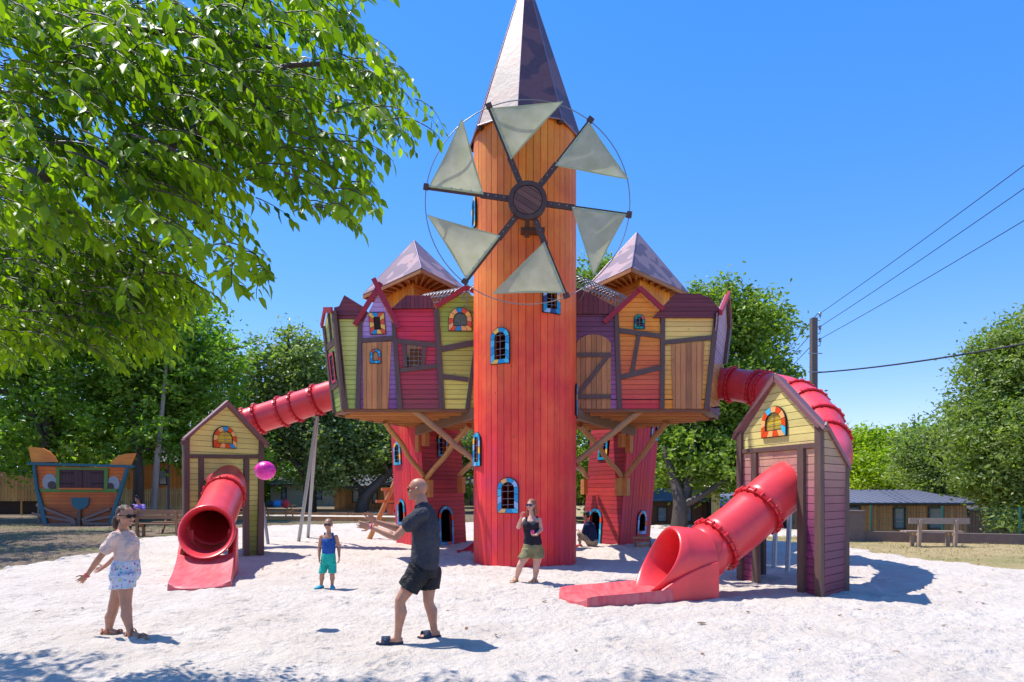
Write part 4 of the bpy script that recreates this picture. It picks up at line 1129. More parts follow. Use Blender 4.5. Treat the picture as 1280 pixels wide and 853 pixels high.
def gridmesh(name, xs, ys, Z, mat):
    nx, ny = len(xs), len(ys); X, Y = np.meshgrid(xs, ys)
    co = np.stack([X, Y, Z], -1).reshape(-1, 3)
    i = np.arange(nx-1)[None, :]+np.arange(ny-1)[:, None]*nx
    fs = np.stack([i, i+1, i+nx+1, i+nx], -1).reshape(-1, 4)
    me = bpy.data.meshes.new(name); me.vertices.add(len(co)); me.vertices.foreach_set('co', co.ravel().astype('f'))
    me.loops.add(fs.size); me.loops.foreach_set('vertex_index', fs.ravel().astype('i')); me.polygons.add(len(fs))
    me.polygons.foreach_set('loop_start', np.arange(len(fs))*4); me.update(calc_edges=True)
    me.polygons.foreach_set('use_smooth', np.ones(len(fs), bool)); me.materials.append(mat)
    o = bpy.data.objects.new(name, me); COL.objects.link(o); return o
m, t, b = newmat('dry_ground'); 
geo = t.nodes.new('ShaderNodeNewGeometry'); sep = t.nodes.new('ShaderNodeSeparateXYZ'); lk(t, geo.outputs['Position'], sep.inputs[0])
n1 = noise_node(t, .35, 5, geo.outputs['Position'], .6); n2 = noise_node(t, 7, 5, geo.outputs['Position'], .7); n3 = noise_node(t, 45, 3, geo.outputs['Position'])
straw = ramp(t, n2.outputs[0], [(.3, (.19, .13, .06)), (.5, (.36, .27, .12)), (.7, (.46, .37, .19))]).outputs[0]
dirt = ramp(t, n2.outputs[0], [(.3, (.11, .075, .05)), (.55, (.19, .13, .085)), (.75, (.32, .25, .15))]).outputs[0]
side = mul(t, mul(t, sep.outputs[0], mul(t, n1.outputs[0], 6), 'ADD'), 8.5, 'SUBTRACT'); side = mul(t, side, 1.0, 'MULTIPLY')
cl = t.nodes.new('ShaderNodeClamp'); lk(t, side, cl.inputs[0])
c_ = mixc(t, dirt, straw, cl.outputs[0])
gr = ramp(t, n1.outputs[0], [(.5, (0, 0, 0)), (.62, (1, 1, 1))]).outputs[0]
c_ = mixc(t, c_, (.13, .16, .035), mul(t, gr, .5)); lk(t, c_, b.inputs['Base Color']); b.inputs['Roughness'].default_value = .95
bump(t, b, n3.outputs[0], .6, .04)
M['ground'] = m
m, t, b = newmat('pale_sand'); M['sand'] = m
geo = t.nodes.new('ShaderNodeNewGeometry')
n1 = noise_node(t, 1.1, 5, geo.outputs['Position'], .6); n2 = noise_node(t, 60, 4, geo.outputs['Position'], .7); n3 = noise_node(t, 9, 5, geo.outputs['Position'], .55)
n4 = noise_node(t, 2.6, 3, geo.outputs['Position'])
c_ = ramp(t, n1.outputs[0], [(.3, (.56, .485, .41)), (.7, (.67, .595, .52))]).outputs[0]
n5 = noise_node(t, 120, 2, geo.outputs['Position']); c_ = mixc(t, c_, (.16, .11, .07), ramp(t, n5.outputs[0], [(.70, (0, 0, 0)), (.76, (.8, .8, .8))]).outputs[0])
c_ = mixc(t, c_, (.36, .31, .27), ramp(t, n2.outputs[0], [(.56, (0, 0, 0)), (.74, (.6, .6, .6))]).outputs[0])
lk(t, c_, b.inputs['Base Color']); b.inputs['Roughness'].default_value = .95; b.inputs['Specular IOR Level'].default_value = .15
h = mul(t, mul(t, n3.outputs[0], 1.0), mul(t, n2.outputs[0], .2), 'ADD'); bump(t, b, h, 1.0, .085)
xs = np.concatenate([np.linspace(-600, -40, 12), np.linspace(-36, 36, 145), np.linspace(40, 600, 12)]); ys = np.concatenate([np.linspace(-60, -4, 6), np.linspace(-2, 70, 145), np.linspace(80, 900, 12)])
X, Y = np.meshgrid(xs, ys); g = gridmesh('ground', xs, ys, terrain(X, Y), M['ground']); tag(g, None, None, None, 'structure')
def growth(f0, f1, st): 
    out = [f0]
    while out[-1] < f1: out.append(out[-1]+st(out[-1]))
    return np.array(out)
ys = growth(1.5, 34, lambda y: .028+.0042*max(0, y-6)); xs = np.arange(-14.5, 14.5, .05)
X, Y = np.meshgrid(xs, ys); dist = inside_dist(X, Y)+1.1*(fbm(X*.8, Y*.8)-.5)+.5*(fbm(X*3, Y*3)-.5)
hm = fbm(X*3.2, Y*3.2+.3*X, 3); hb = fbm(X*1.1+9, Y*1.1, 2); ft = fbm(X*6.5+3, Y*6.5, 2)
Z = .05+.05*(hm-.5)+.06*(hb-.5)+.022*(ft-.5)
_rd = np.random.RandomState(21)
for _k in range(2600):                                  # footprints trodden into the sand
    cx_, cy_ = _rd.uniform(-13, 13), 4+22*_rd.rand()**1.5; an_ = _rd.uniform(0, 3.14); sl_ = _rd.uniform(.10, .15); ss_ = _rd.uniform(.045, .07); dp_ = _rd.uniform(.012, .034)
    i0, i1 = np.searchsorted(xs, [cx_-.3, cx_+.3]); j0, j1 = np.searchsorted(ys, [cy_-.3, cy_+.3])
    dx_ = X[j0:j1, i0:i1]-cx_; dy_ = Y[j0:j1, i0:i1]-cy_; uu = (dx_*math.cos(an_)+dy_*math.sin(an_))/sl_; vv_ = (-dx_*math.sin(an_)+dy_*math.cos(an_))/ss_; r2_ = uu*uu+vv_*vv_
    Z[j0:j1, i0:i1] += dp_*(-np.exp(-r2_)+.55*np.exp(-(np.sqrt(r2_)-1.6)**2*3))
Z = Z-.25*(1-sstep(-.5, .35, dist))
gs = gridmesh('sand', xs, ys, Z, M['sand']); tag(gs, None, None, None, 'structure')
def sand_z(x, y):
    a = np.array([[x]]); b_ = np.array([[y]]); hm = fbm(a*3.2, b_*3.2+.3*a, 3); hb = fbm(a*1.1+9, b_*1.1, 2); ft = fbm(a*6.5+3, b_*6.5, 2)
    return float((.05+.05*(hm-.5)+.06*(hb-.5)+.022*(ft-.5))[0, 0])
# ------------------------------------------------------------------ foliage
def leaf_mesh(name, C, S, mat, rs, droop=.0, normal_bias=None, aspect=.5, fold=True):
    """C (n,3) centres, S (n) lengths -> folded rhombus leaves, one mesh island each"""
    n = len(C); d = rs.normal(size=(n, 3)); d[:, 2] = d[:, 2]*.6-droop; d /= np.linalg.norm(d, axis=1)[:, None]
    r_ = rs.normal(size=(n, 3))
    if normal_bias is not None: r_ = r_+normal_bias
    s = np.cross(d, r_); s /= np.linalg.norm(s, axis=1)[:, None]+1e-9; nn = np.cross(s, d)
    L = S[:, None]; W = L*aspect*.5
    a = C-d*L*.5; e = C+d*L*.5; m1 = C-d*L*.08+s*W+nn*W*.35; m2 = C-d*L*.08-s*W+nn*W*.35
    co = np.stack([a, m1, e, m2], 1).reshape(-1, 3); b_ = np.arange(n)*4
    fs = np.stack([b_, b_+1, b_+2, b_, b_+2, b_+3], -1).reshape(-1, 3)
    me = bpy.data.meshes.new(name); me.vertices.add(len(co)); me.vertices.foreach_set('co', co.ravel().astype('f'))
    me.loops.add(fs.size); me.loops.foreach_set('vertex_index', fs.ravel().astype('i')); me.polygons.add(len(fs))
    me.polygons.foreach_set('loop_start', np.arange(len(fs))*3); me.update(calc_edges=True)
    me.materials.append(mat); return me
def crown_points(blobs, ncl, per, cr, rs, shell=.55):
    vol = np.array([b[3]*b[4]*b[5] for b in blobs])**.75; pr_ = vol/vol.sum(); k = rs.choice(len(blobs), ncl, p=pr_); B = np.array(blobs)[k]
    u = rs.normal(size=(ncl, 3)); u /= np.linalg.norm(u, axis=1)[:, None]; rad = shell+(1.03-shell)*rs.rand(ncl)**.7
    rad = np.where(rs.rand(ncl) < .22, 1+.28*rs.rand(ncl), rad); inn = rs.rand(ncl) < .15; rad = np.where(inn, rs.rand(ncl)*shell, rad)
    c = B[:, :3]+u*B[:, 3:6]*rad[:, None]
    crr = cr*(.6+.8*rs.rand(ncl)); off = rs.normal(size=(ncl, per, 3))*crr[:, None, None]*np.array([1, 1, .62])*.55
    ctr = np.repeat(c, per, 0); pts = ctr+off.reshape(-1, 3); out = pts-ctr+u.repeat(per, 0)*cr*.8
    out[:, 2] += cr*.5
    return pts, out/(np.linalg.norm(out, axis=1)[:, None]+1e-6), c
M['bark'] = wood('tree_bark', (.075, .052, .036), grain='V', var=.1, streak=.8)
M['bark_pale'] = wood('pale_bark', (.30, .25, .20), grain='V', var=.1, streak=.6)
M['f_oak'] = leafmat('oak_leaves', (.09, .16, .02), (.26, .34, .05), .42)
M['f_olive'] = leafmat('grey_green_leaves', (.09, .14, .04), (.25, .31, .10), .38)
M['f_dark'] = leafmat('dark_leaves', (.06, .14, .022), (.25, .38, .045), .45)
M['f_lime'] = leafmat('lime_leaves', (.17, .25, .01), (.34, .42, .03), .5)
M['f_right'] = leafmat('mottled_leaves', (.085, .15, .025), (.24, .30, .08), .38)
def tree(name, base, blobs, mat, label, leaf, ncl, per, cr, trunk, bark='bark', group='trees around the playground', seed=1, droop=.1, shell=.55, limbs=True):
    """blobs: (px, py, depth, rx, ry, rz); trunk: lists of (px, py, depth, radius)"""
    rs = np.random.RandomState(seed); bl = []
    for (px, py, d, rx, ry, rz) in blobs: q = P(px, py, d); bl.append((q.x, q.y, q.z, rx, ry, rz))
    t_ = thing(name, base, label, 'tree', group)
    pts, nb, cl = crown_points(bl, ncl, per, cr, rs, shell)
    me = leaf_mesh('crown', pts, leaf*(.6+.8*rs.rand(len(pts))), mat, rs, droop, nb*1.5)
    link('crown', me, t_)
    mb = MB(); top = None
    for path in trunk:
        pp = spline([P(a, b, c) for a, b, c, _ in path], .6); n = len(pp); r0, r1 = path[0][3], path[-1][3]
        mb.tube(pp, [r0+(r1-r0)*i/(n-1) for i in range(n)], 10); top = pp
    if limbs:
        ks = rs.choice(len(cl), min(len(cl), 26), replace=False)
        allp = [p for path in trunk for p in spline([P(a, b, c) for a, b, c, _ in path], .6)]
        for k in ks:
            c = Vector(cl[k]); cand = [p for p in allp if p.z < c.z-.3] or allp; s_ = min(cand, key=lambda p: (p-c).length)
            mid = s_.lerp(c, .5)+Vector((rs.normal()*.25, rs.normal()*.25, -.05*(c-s_).length)); mb.tube(spline([s_, mid, c], .7), .05+.01*rs.rand(), 6) if False else None
            q = spline([s_, mid, c], .7); mb.tube(q, [.11*(1-i/len(q))+.02 for i in range(len(q))], 6)
    mb.build('trunk', M[bark], t_)
    return t_
def gb(px, py): q = G(px, py); return (q.x, q.y, 0)
# left: dark wood behind the cat boat
tree('broadleaf_tree', (-25.6, 36, 0), [(40, 480, 36, 4.5, 4, 4.2), (95, 440, 37, 4, 4, 4), (20, 400, 38, 5, 4, 4), (60, 545, 35, 3.8, 3, 1.9), (-40, 500, 36, 4, 4, 4)], M['f_dark'], 'dark broadleaf tree with a thick trunk behind the left ear of the cat boat', .30, 520, 60, .85, [[(60, 655, 34, .45), (58, 590, 34, .38), (60, 500, 35, .3), (70, 420, 36, .12)], [(60, 560, 34, .2), (20, 470, 35, .08)]], seed=11)
tree('broadleaf_tree', (-20.5, 36, 0), [(165, 450, 36, 3.6, 3.4, 4), (210, 430, 38, 3.4, 3.2, 3.5), (240, 470, 37, 2.7, 3, 3.2), (170, 540, 35, 3.4, 3, 1.6), (195, 400, 38, 2.6, 3, 2.6)], M['f_dark'], 'dark broadleaf tree between the cat boat and the left gabled hut', .30, 520, 60, .8, [[(172, 645, 34, .28), (173, 580, 34, .24), (168, 500, 35, .2), (178, 420, 36, .08)]], 'bark', seed=12)
tree('broadleaf_tree', (-19, 37, 0), [(205, 470, 36.5, 2.2, 2, 3.6), (255, 500, 37, 2.1, 2, 2.6), (270, 560, 37, 2.2, 2, 2)], M['f_dark'], 'slim leaning pale-barked tree beside the lamp post', .27, 230, 60, .7, [[(192, 640, 33, .17), (197, 570, 33.3, .15), (204, 500, 34, .13), (212, 420, 35, .05)]], 'bark_pale', seed=13, limbs=False)
# centre left: grey green evergreen behind the left slide
tree('evergreen_oak', (-13.5, 46, 0), [(345, 500, 46, 3.2, 3, 3.8), (370, 462, 46, 2.6, 3, 2.8), (330, 545, 45, 2.8, 3, 2.2), (400, 560, 45, 3.0, 3, 2.6), (300, 520, 47, 2.4, 3, 2.8), (385, 500, 46, 2.4, 2.4, 2.6)], M['f_olive'], 'tall grey-green evergreen oak behind the left slide poles', .30, 640, 60, .85, [[(387, 642, 44, .5), (386, 590, 44, .42), (372, 520, 45, .3), (360, 460, 46, .1)], [(386, 600, 44, .3), (340, 540, 45, .1)]], seed=14)
tree('evergreen_oak', (-10, 46, 0), [(455, 555, 46, 2.9, 3, 2.0), (430, 530, 47, 2.6, 3, 2.2), (490, 560, 46, 2.4, 3, 2.1), (420, 590, 44, 1.8, 2, 1.1), (540, 570, 47, 2.6, 3, 2.5), (600, 570, 47, 2.6, 3, 2.5)], M['f_olive'], 'evergreen oak with a leaning trunk in front of the brown cabin', .28, 560, 60, .8, [[(452, 642, 44, .5), (456, 622, 44, .4), (472, 605, 44.3, .32), (492, 585, 45, .2), (520, 560, 46, .1)], [(458, 620, 44, .28), (430, 590, 45, .1)]], seed=15)
# behind the towers
tree('poplar_tree', (5.2, 50, 0), [(735, 350, 50, 2.0, 2, 2.4), (742, 395, 50, 2.5, 2.5, 2.6), (735, 450, 50, 3, 3, 3), (745, 560, 50, 3.4, 3, 4)], M['f_oak'], 'tall tree showing between the round tower and the right pyramid roof', .28, 360, 60, .8, [[(740, 640, 50, .4), (740, 500, 50, .3), (737, 360, 50, .08)]], seed=16)
tree('broadleaf_tree', (11, 40, -1), [(905, 420, 38, 2.9, 3, 2.4), (880, 400, 38, 2.2, 2.4, 1.9), (940, 410, 38, 1.6, 2, 1.5), (870, 500, 36, 3.0, 3, 2.6), (925, 500, 37, 2.9, 3, 2.6), (850, 570, 34, 1.9, 2, 1.5), (905, 580, 34, 2.4, 2.4, 1.5), (835, 530, 36, 2, 2, 1.8), (955, 560, 36, 2.4, 2, 2.0)], M['f_oak'], 'large green tree with a thick forked trunk behind the right slide hut', .27, 1150, 60, .75, [[(848, 668, 32, .45), (850, 630, 32, .4), (842, 600, 32.5, .3), (830, 560, 33, .12)], [(852, 640, 32, .35), (862, 590, 33, .25), (868, 540, 34, .2), (890, 440, 37, .08)], [(853, 632, 32, .2), (880, 618, 32, .14), (925, 585, 33, .06)]], seed=17)
# right side
tree('lime_tree', (26.5, 54, -1.3), [(1075, 575, 53, 2.6, 3, 2.2), (1060, 560, 54, 2.2, 3, 1.6), (1098, 560, 53, 2.0, 2, 1.6)], M['f_lime'], 'bright yellow-green tree right beside the right slide hut, above the cabin roof', .28, 260, 60, .8, [[(1080, 650, 53, .3), (1078, 580, 53, .1)]], seed=18)
tree('lime_tree', (30, 50, -1.3), [(1118, 592, 50, 2.9, 3, 1.9), (1150, 598, 51, 2.6, 3, 1.6)], M['f_lime'], 'lower and yellower lime tree over the middle of the ribbed cabin roof', .28, 240, 60, .8, [[(1125, 650, 50, .3), (1123, 590, 50, .1)]], seed=28)
tree('broadleaf_tree', (38, 70, -1.3), [(1110, 572, 72, 4, 3, 2.2), (1150, 560, 72, 3.4, 3, 2.4), (1130, 556, 74, 2.4, 3, 1.8), (1180, 580, 70, 4, 3, 3), (1165, 600, 70, 4, 3, 2.5)], M['f_dark'], 'farthest blue-green tree on the right horizon', .42, 380, 60, 1.0, [[(1150, 640, 70, .4), (1150, 570, 71, .1)]], seed=19)
tree('evergreen_oak', (24.5, 38, -1.3), [(1168, 562, 38, 2.0, 2.2, 1.5), (1192, 556, 38, 1.7, 2, 1.6), (1200, 580, 37, 2.3, 2.4, 1.6), (1150, 585, 39, 1.4, 1.5, 1.1), (1215, 560, 38, 1.6, 2, 1.7), (1180, 605, 37, 2, 2, .9)], M['f_olive'], 'rounded dark green oak between the lime trees and the big right tree', .24, 420, 60, .65, [[(1190, 650, 37, .3), (1190, 590, 37.5, .12)]], seed=20)
tree('broadleaf_tree', (19.5, 24.5, -1.2), [(1262, 485, 25, 1.6, 2, 1.9), (1285, 435, 25, 1.5, 2, 1.4), (1248, 545, 24.5, 1.5, 2, 1.4), (1270, 560, 24, 1.8, 2, 1.6), (1310, 500, 25, 2.2, 2, 2.6), (1250, 605, 24, 1.1, 1.4, .7), (1300, 600, 24, 1.8, 2, 1.2), (1250, 580, 23.6, 1.2, 1.2, 1.0), (1275, 640, 23, .9, 1, .5)], M['f_right'], 'big leafy tree overhanging the right end of the low cabin', .17, 1250, 60, .5, [[(1290, 700, 24, .3), (1285, 600, 24, .2), (1275, 450, 25, .06)]], seed=21)
for i_, (a_, b_, c_, r_, z_) in enumerate([(560, 560, 58, 4.6, 4), (640, 540, 60, 4.6, 5), (700, 560, 60, 4.6, 4), (800, 540, 58, 4, 4), (670, 605, 57, 4.5, 1.8), (735, 603, 57, 4.5, 1.8), (820, 600, 57, 4.5, 1.6)]):
    q_ = P(a_, 640, c_); tree('broadleaf_tree', (q_.x, c_, 0), [(a_, b_, c_, r_, 2.6, z_)], M['f_oak'], 'bushy green tree of the far row seen under the raised houses', .4, 95, 60, 1.1, [[(a_, 640, c_, .35), (a_, b_, c_, .1)]], group='far row of trees under the raised houses', seed=60+i_)
for i_, (a_, b_, c_, r_, z_) in enumerate([(30, 560, 60, 6.5, 4), (130, 540, 62, 6.5, 5), (230, 560, 60, 6, 4), (300, 570, 62, 5, 4), (-60, 500, 60, 7, 7), (40, 598, 59, 6, 2.2), (120, 600, 59, 6, 2.2), (200, 598, 59, 6, 2.2), (330, 598, 66, 7, 2.2), (450, 585, 68, 7, 3)]):
    q_ = P(a_, 640, c_); tree('broadleaf_tree', (q_.x, c_, 0), [(a_, b_, c_, r_, 2.6, z_)], M['f_dark'], 'dark tree of the far row behind the fence and the cabins on the left', .42, 100, 60, 1.2, [[(a_, 640, c_, .35), (a_, b_, c_, .1)]], group='far row of dark trees on the left', seed=80+i_)
for i_, (a_, b_, c_, r_, z_) in enumerate([(1240, 590, 66, 5, 3.6), (1330, 570, 62, 5.5, 5), (1420, 575, 60, 5.5, 4.6), (1520, 570, 62, 6, 5), (1010, 590, 75, 6, 3.6), (930, 590, 75, 6, 3.6)]):
    q_ = P(a_, 640, c_); tree('broadleaf_tree', (q_.x, c_, -1.35), [(a_, b_, c_, r_, 3, z_), (a_-20, 612, c_-1, r_, 2.5, 2.2)], M['f_oak'], 'green tree of the far row behind the cabins on the right', .42, 120, 60, 1.2, [[(a_, 645, c_, .35), (a_, b_, c_, .1)]], group='far row of trees on the right', seed=100+i_)
# near overhanging tree, trunk outside the frame on the left
def near_tree():
    rs = np.random.RandomState(42); rnd = random.Random(42)
    t_ = thing('hackberry_tree', (-8.6, 6.2, 0), 'leafy branches of the nearest tree overhanging the whole upper left', 'tree')
    mb = MB(); trunk = spline([(-8.6, 6.2, -.1), (-8.4, 6.1, 2), (-8.0, 6.0, 4), (-7.4, 6.2, 6.2), (-7, 6.4, 8)], .5)
    mb.tube(trunk, [.34-.24*i/(len(trunk)-1) for i in range(len(trunk))], 14)
    limb1 = spline([(-8.0, 6.0, 3.6), (-5.6, 5.2, 3.75), P(-20, 230, 4.9), P(45, 219, 4.8), P(110, 212, 4.7), P(190, 195, 4.6), P(260, 150, 4.5), P(330, 90, 4.4), P(400, 80, 4.4)], .15)
    n = len(limb1); mb.tube(limb1, [.12*(1-i/n)+.012 for i in range(n)], 10)
    limb2 = spline([(-7.8, 6.0, 5), P(-60, 40, 5.5), P(60, 30, 5.2), P(200, 40, 5), P(340, 60, 4.8)], .2)
    n = len(limb2); mb.tube(limb2, [.09*(1-i/n)+.01 for i in range(n)], 8)
    limb3 = spline([(-8.2, 6.2, 3.2), P(-80, 350, 6.1), P(0, 370, 6.0), P(90, 340, 5.9), P(190, 330, 5.8)], .2)
    n = len(limb3); mb.tube(limb3, [.09*(1-i/n)+.01 for i in range(n)], 8)
    mats = {'near': [], 'far': []}
    NP = [(-60, -60), (500, -60), (492, 5), (430, 10), (455, 50), (505, 72), (525, 118), (560, 170), (505, 205), (485, 262), (445, 300), (395, 270), (345, 310), (345, 385), (320, 395), (290, 375), (255, 400), (205, 360), (160, 380), (130, 340), (60, 310), (-60, 290)]
    FP = [(-60, 250), (100, 260), (230, 330), (290, 380), (250, 400), (235, 450), (180, 455), (150, 470), (110, 440), (60, 455), (20, 470), (-60, 480)]
    def inp(x, y, Q):
        c = False
        for i in range(len(Q)):
            (ax, ay), (bx, by) = Q[i], Q[i-1]
            if (ay > y) != (by > y) and x < (bx-ax)*(y-ay)/(by-ay)+ax: c = not c
        return c
    def proj(p): return 640+p.x/p.y*F, HY-(p.z-HC)/p.y*F
    def twigs(limbs, Q, dz, N, key, tl, ll):
        x0, x1 = min(q[0] for q in Q), max(q[0] for q in Q); y0, y1 = min(q[1] for q in Q), max(q[1] for q in Q); k = 0; tries = 0
        while k < N and tries < N*30:
            tries += 1
            if tries % 9 == 1:
                while True:
                    ax, ay = rnd.uniform(x0, x1), rnd.uniform(y0, y1)
                    if inp(ax, ay, Q): break
                ad = rnd.uniform(*dz)
            px, py = ax+rnd.gauss(0, 26), ay+rnd.gauss(0, 22)
            if not inp(px, py, Q): continue
            # thinner towards the lower right fringe
            d = ad+rnd.gauss(0, .15); s_ = P(px, py, d)
            a = rnd.uniform(-1.0, 1.2); L = tl*rnd.uniform(.6, 1.3); dr = Vector((math.cos(a), math.sin(a)*.8, rnd.uniform(-.1, .25))).normalized()
            pts = [s_]; v_ = dr.copy()
            for j in range(7):
                v_ = (v_+Vector((rnd.uniform(-.2, .2), rnd.uniform(-.2, .2), -.15))).normalized(); pts.append(pts[-1]+v_*L/7)
            e = proj(pts[-1]); sh_ = s_-Vector((-.913, .407, 0))*.51*s_.z; sp_ = proj(Vector((sh_.x, sh_.y, 0)))
            if sp_[1] < 860 and sp_[0] > 210: continue
            if not inp(e[0], e[1], Q) or proj(pts[4])[0] > 575: continue
            k += 1; mb.tube(pts, [.006-.0006*j for j in range(8)], 4)
            nl = int(L/.045)
            for j in range(nl):
                u = (j+.5)/nl*7; i0 = min(6, int(u)); p = pts[i0].lerp(pts[i0+1], u-i0); tdir = (pts[i0+1]-pts[i0]).normalized()
                sd_ = tdir.cross(Vector((0, 0, 1))).normalized()*(1 if j % 2 else -1)
                ld = (tdir*.5+sd_*.75+Vector((rnd.uniform(-.3, .3), rnd.uniform(-.3, .3), -.70+rnd.uniform(-.5, .5)))).normalized()
                mats[key].append((p, ld, ll*rnd.uniform(.65, 1.2)))
    twigs(None, NP, (3.9, 5.3), 470, 'near', .55, .115)
    twigs(None, NP, (5.3, 6.8), 330, 'near', .62, .105)
    twigs(None, FP, (5.3, 6.5), 560, 'near', .65, .095)
    twigs(None, [(-60, 0), (330, 0), (380, 120), (330, 230), (200, 300), (-60, 260)], (4.6, 6.0), 260, 'near', .6, .11)
    OUT = [(-620, -500), (-40, -500), (-30, 100), (-30, 380), (-620, 380)]
    # the crown goes on outside the frame (it throws the shade in the lower left corner)
    for k in range(110):
        s_ = Vector((rnd.uniform(-8.0, -6.6), rnd.uniform(6.7, 7.3), rnd.uniform(4.6, 6.4)))
        if proj(s_)[0] > -10: continue
        pts = [s_]; v_ = Vector((rnd.uniform(-1, 1), rnd.uniform(-1, 1), .2)).normalized()
        for j in range(7):
            v_ = (v_+Vector((0, 0, -.17))).normalized(); pts.append(pts[-1]+v_*.12)
        mb.tube(pts, .005, 4)
        for j in range(16):
            p = pts[j//2 % 8]; mats['near'].append((p, Vector((rnd.uniform(-1, 1), rnd.uniform(-1, 1), -.8)).normalized(), .12))
    for p, ld, L in mats['near'][::7]: pass
    mb.build('branches', M['bark'], t_)
    # leaves with pointed oval shape, folded on the midrib
    L_ = mats['near']; C = np.array([tuple(p) for p, _, _ in L_]); D = np.array([tuple(d) for _, d, _ in L_]); S = np.array([l for _, _, l in L_])[:, None]
    rr = rs.normal(size=C.shape)*.55+np.array([0, 0, 1.0]); s = np.cross(D, rr); s /= np.linalg.norm(s, axis=1)[:, None]; nn = np.cross(s, D)
    st = [(0, 0), (.22, .19), (.5, .23), (.78, .10), (1.0, 0)]
    cols = []; curl = rs.rand(len(C))[:, None]*.22
    for u, w_ in st: cols.append(C+D*S*(u+.12)-nn*S*(curl*u*u))
    mid = cols; lf = [mid[i]+s*S*st[i][1]+nn*S*st[i][1]*.35 for i in (1, 2, 3)]; rt = [mid[i]-s*S*st[i][1]+nn*S*st[i][1]*.35 for i in (1, 2, 3)]
    co = np.stack(mid+lf+rt, 1).reshape(-1, 3); b_ = (np.arange(len(C))*11)[:, None]
    # mid 0..4, left 5..7, right 8..10
    tri = np.array([[0, 1, 5], [4, 7, 3], [0, 8, 1], [4, 3, 10]]); quad = np.array([[1, 2, 6, 5], [2, 3, 7, 6], [1, 8, 9, 2], [2, 9, 10, 3]])
    T3 = (b_[:, :, None]+tri[None]).reshape(-1, 3); Q4 = (b_[:, :, None]+quad[None]).reshape(-1, 4)
    me = bpy.data.meshes.new('leaves'); me.vertices.add(len(co)); me.vertices.foreach_set('co', co.ravel().astype('f'))
    me.loops.add(T3.size+Q4.size); me.loops.foreach_set('vertex_index', np.concatenate([T3.ravel(), Q4.ravel()]).astype('i'))
    me.polygons.add(len(T3)+len(Q4)); me.polygons.foreach_set('loop_start', np.concatenate([np.arange(len(T3))*3, T3.size+np.arange(len(Q4))*4]).astype('i')); me.update(calc_edges=True)
    me.polygons.foreach_set('use_smooth', np.ones(len(me.polygons), bool)); me.materials.append(leafmat('hackberry_leaves', (.02, .085, .006), (.29, .46, .016), .55, 1.3, (1.35, 1.4, .3)))
    link('leaves', me, t_); print('near leaves', len(C))
near_tree()
# shade tree standing outside the frame on the left, over the dirt
tree('broadleaf_tree', (-17.5, 19, 0), [(-130, 300, 19.5, 2.6, 3.4, 1.6), (-260, 330, 17, 3, 3, 1.6), (-200, 280, 23, 3.2, 3.2, 1.8), (-60, 330, 27, 2.4, 3, 1.6)], M['f_dark'], 'tree beyond the left edge that dapples the dirt in front of the cat boat', .26, 240, 60, .7, [[(-120, 715, 19, .3), (-150, 500, 19, .25), (-140, 330, 19.5, .1)]], seed=24)
# ------------------------------------------------------------------ cat-faced play boat
bd = 30.5
boat = thing('play_boat', (-20.0, bd, 0), 'orange wooden play boat with a cat face, blue rim and maroon shutters', 'play boat')
pl = Plane((-20, bd, 0), (1, 0, 0)); f = Face(pl, crop(0, 540, 5.333), boat)
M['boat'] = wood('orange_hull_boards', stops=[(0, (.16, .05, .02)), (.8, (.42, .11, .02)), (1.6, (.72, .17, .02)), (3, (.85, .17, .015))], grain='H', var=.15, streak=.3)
M['ear'] = wood('orange_ear', (.8, .24, .03), grain='H', streak=.4); M['teal'] = wood('teal_paint', (.015, .12, .17), streak=.3); M['green'] = wood('green_paint', (.10, .22, .03), streak=.3)
M['maroon'] = wood('maroon_shutter', (.07, .018, .025), grain='V'); M['eyewhite'] = plain('eye_white', (.33, .34, .38), .5); M['pupil'] = wood('brown_pupil', (.06, .035, .035))
hull = [(238, 228), (865, 238), (778, 470), (748, 625), (305, 625), (285, 500)]
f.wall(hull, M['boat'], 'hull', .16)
mb = MB(); hp = f.pts(hull); hc_ = (sum(q[0] for q in hp)/len(hp), sum(q[1] for q in hp)/len(hp)); fr_ = [pl.at(q, -.04) for q in hp]; bk_ = [pl.at((q[0]*.62+hc_[0]*.38-.85, q[1]*.85+hc_[1]*.15), -1.6) for q in hp]; n_ = len(hp)
mb.add(fr_+bk_, [list(range(n_))[::-1], [n_+i for i in range(n_)]]+[[i, (i+1) % n_, n_+(i+1) % n_, n_+i] for i in range(n_)]); mb.build('hull_body', M['boat'], boat)
f.quad([(196, 203), (905, 224), (903, 240), (198, 220)], M['teal'], 'rail', .05, .1); 
f.quad([(228, 220), (246, 220), (265, 380), (300, 500), (326, 612), (298, 612), (272, 500), (244, 380)], M['teal'], 'side_timber', .03, .09)
f.quad([(848, 240), (868, 240), (800, 465), (770, 560), (762, 615), (735, 615), (752, 540), (778, 460)], M['teal'], 'side_timber', .03, .09)
f.quad([(195, 100), (290, 108), (340, 135), (372, 168), (390, 202), (215, 202)], M['ear'], 'ear', 0, .06); f.quad([(912, 143), (878, 222), (735, 219), (755, 190), (790, 162), (840, 146)], M['ear'], 'ear', 0, .06)
for L in ([(384, 238), (405, 238), (405, 380), (384, 380)], [(704, 245), (728, 245), (724, 380), (702, 380)], [(384, 236), (728, 243), (728, 256), (384, 252)], [(275, 380), (790, 380), (785, 405), (282, 402)]): f.quad(L, M['green'], 'green_frame', .03, .06)
for L in ([(408, 254), (552, 254), (552, 372), (404, 372)], [(557, 256), (702, 258), (698, 374), (557, 372)]):
    sh = f.wall(L, M['maroon'], 'shutter', .14, 'v', .02, .045); f.p = sh
    x = L[0][0]+(4 if L[0][0] < 450 else 60)
    for y in (275, 345): f.beam((x, y), (x+82, y), 6, M['dark'], 'hinge', .07, .015)
    f.p = boat
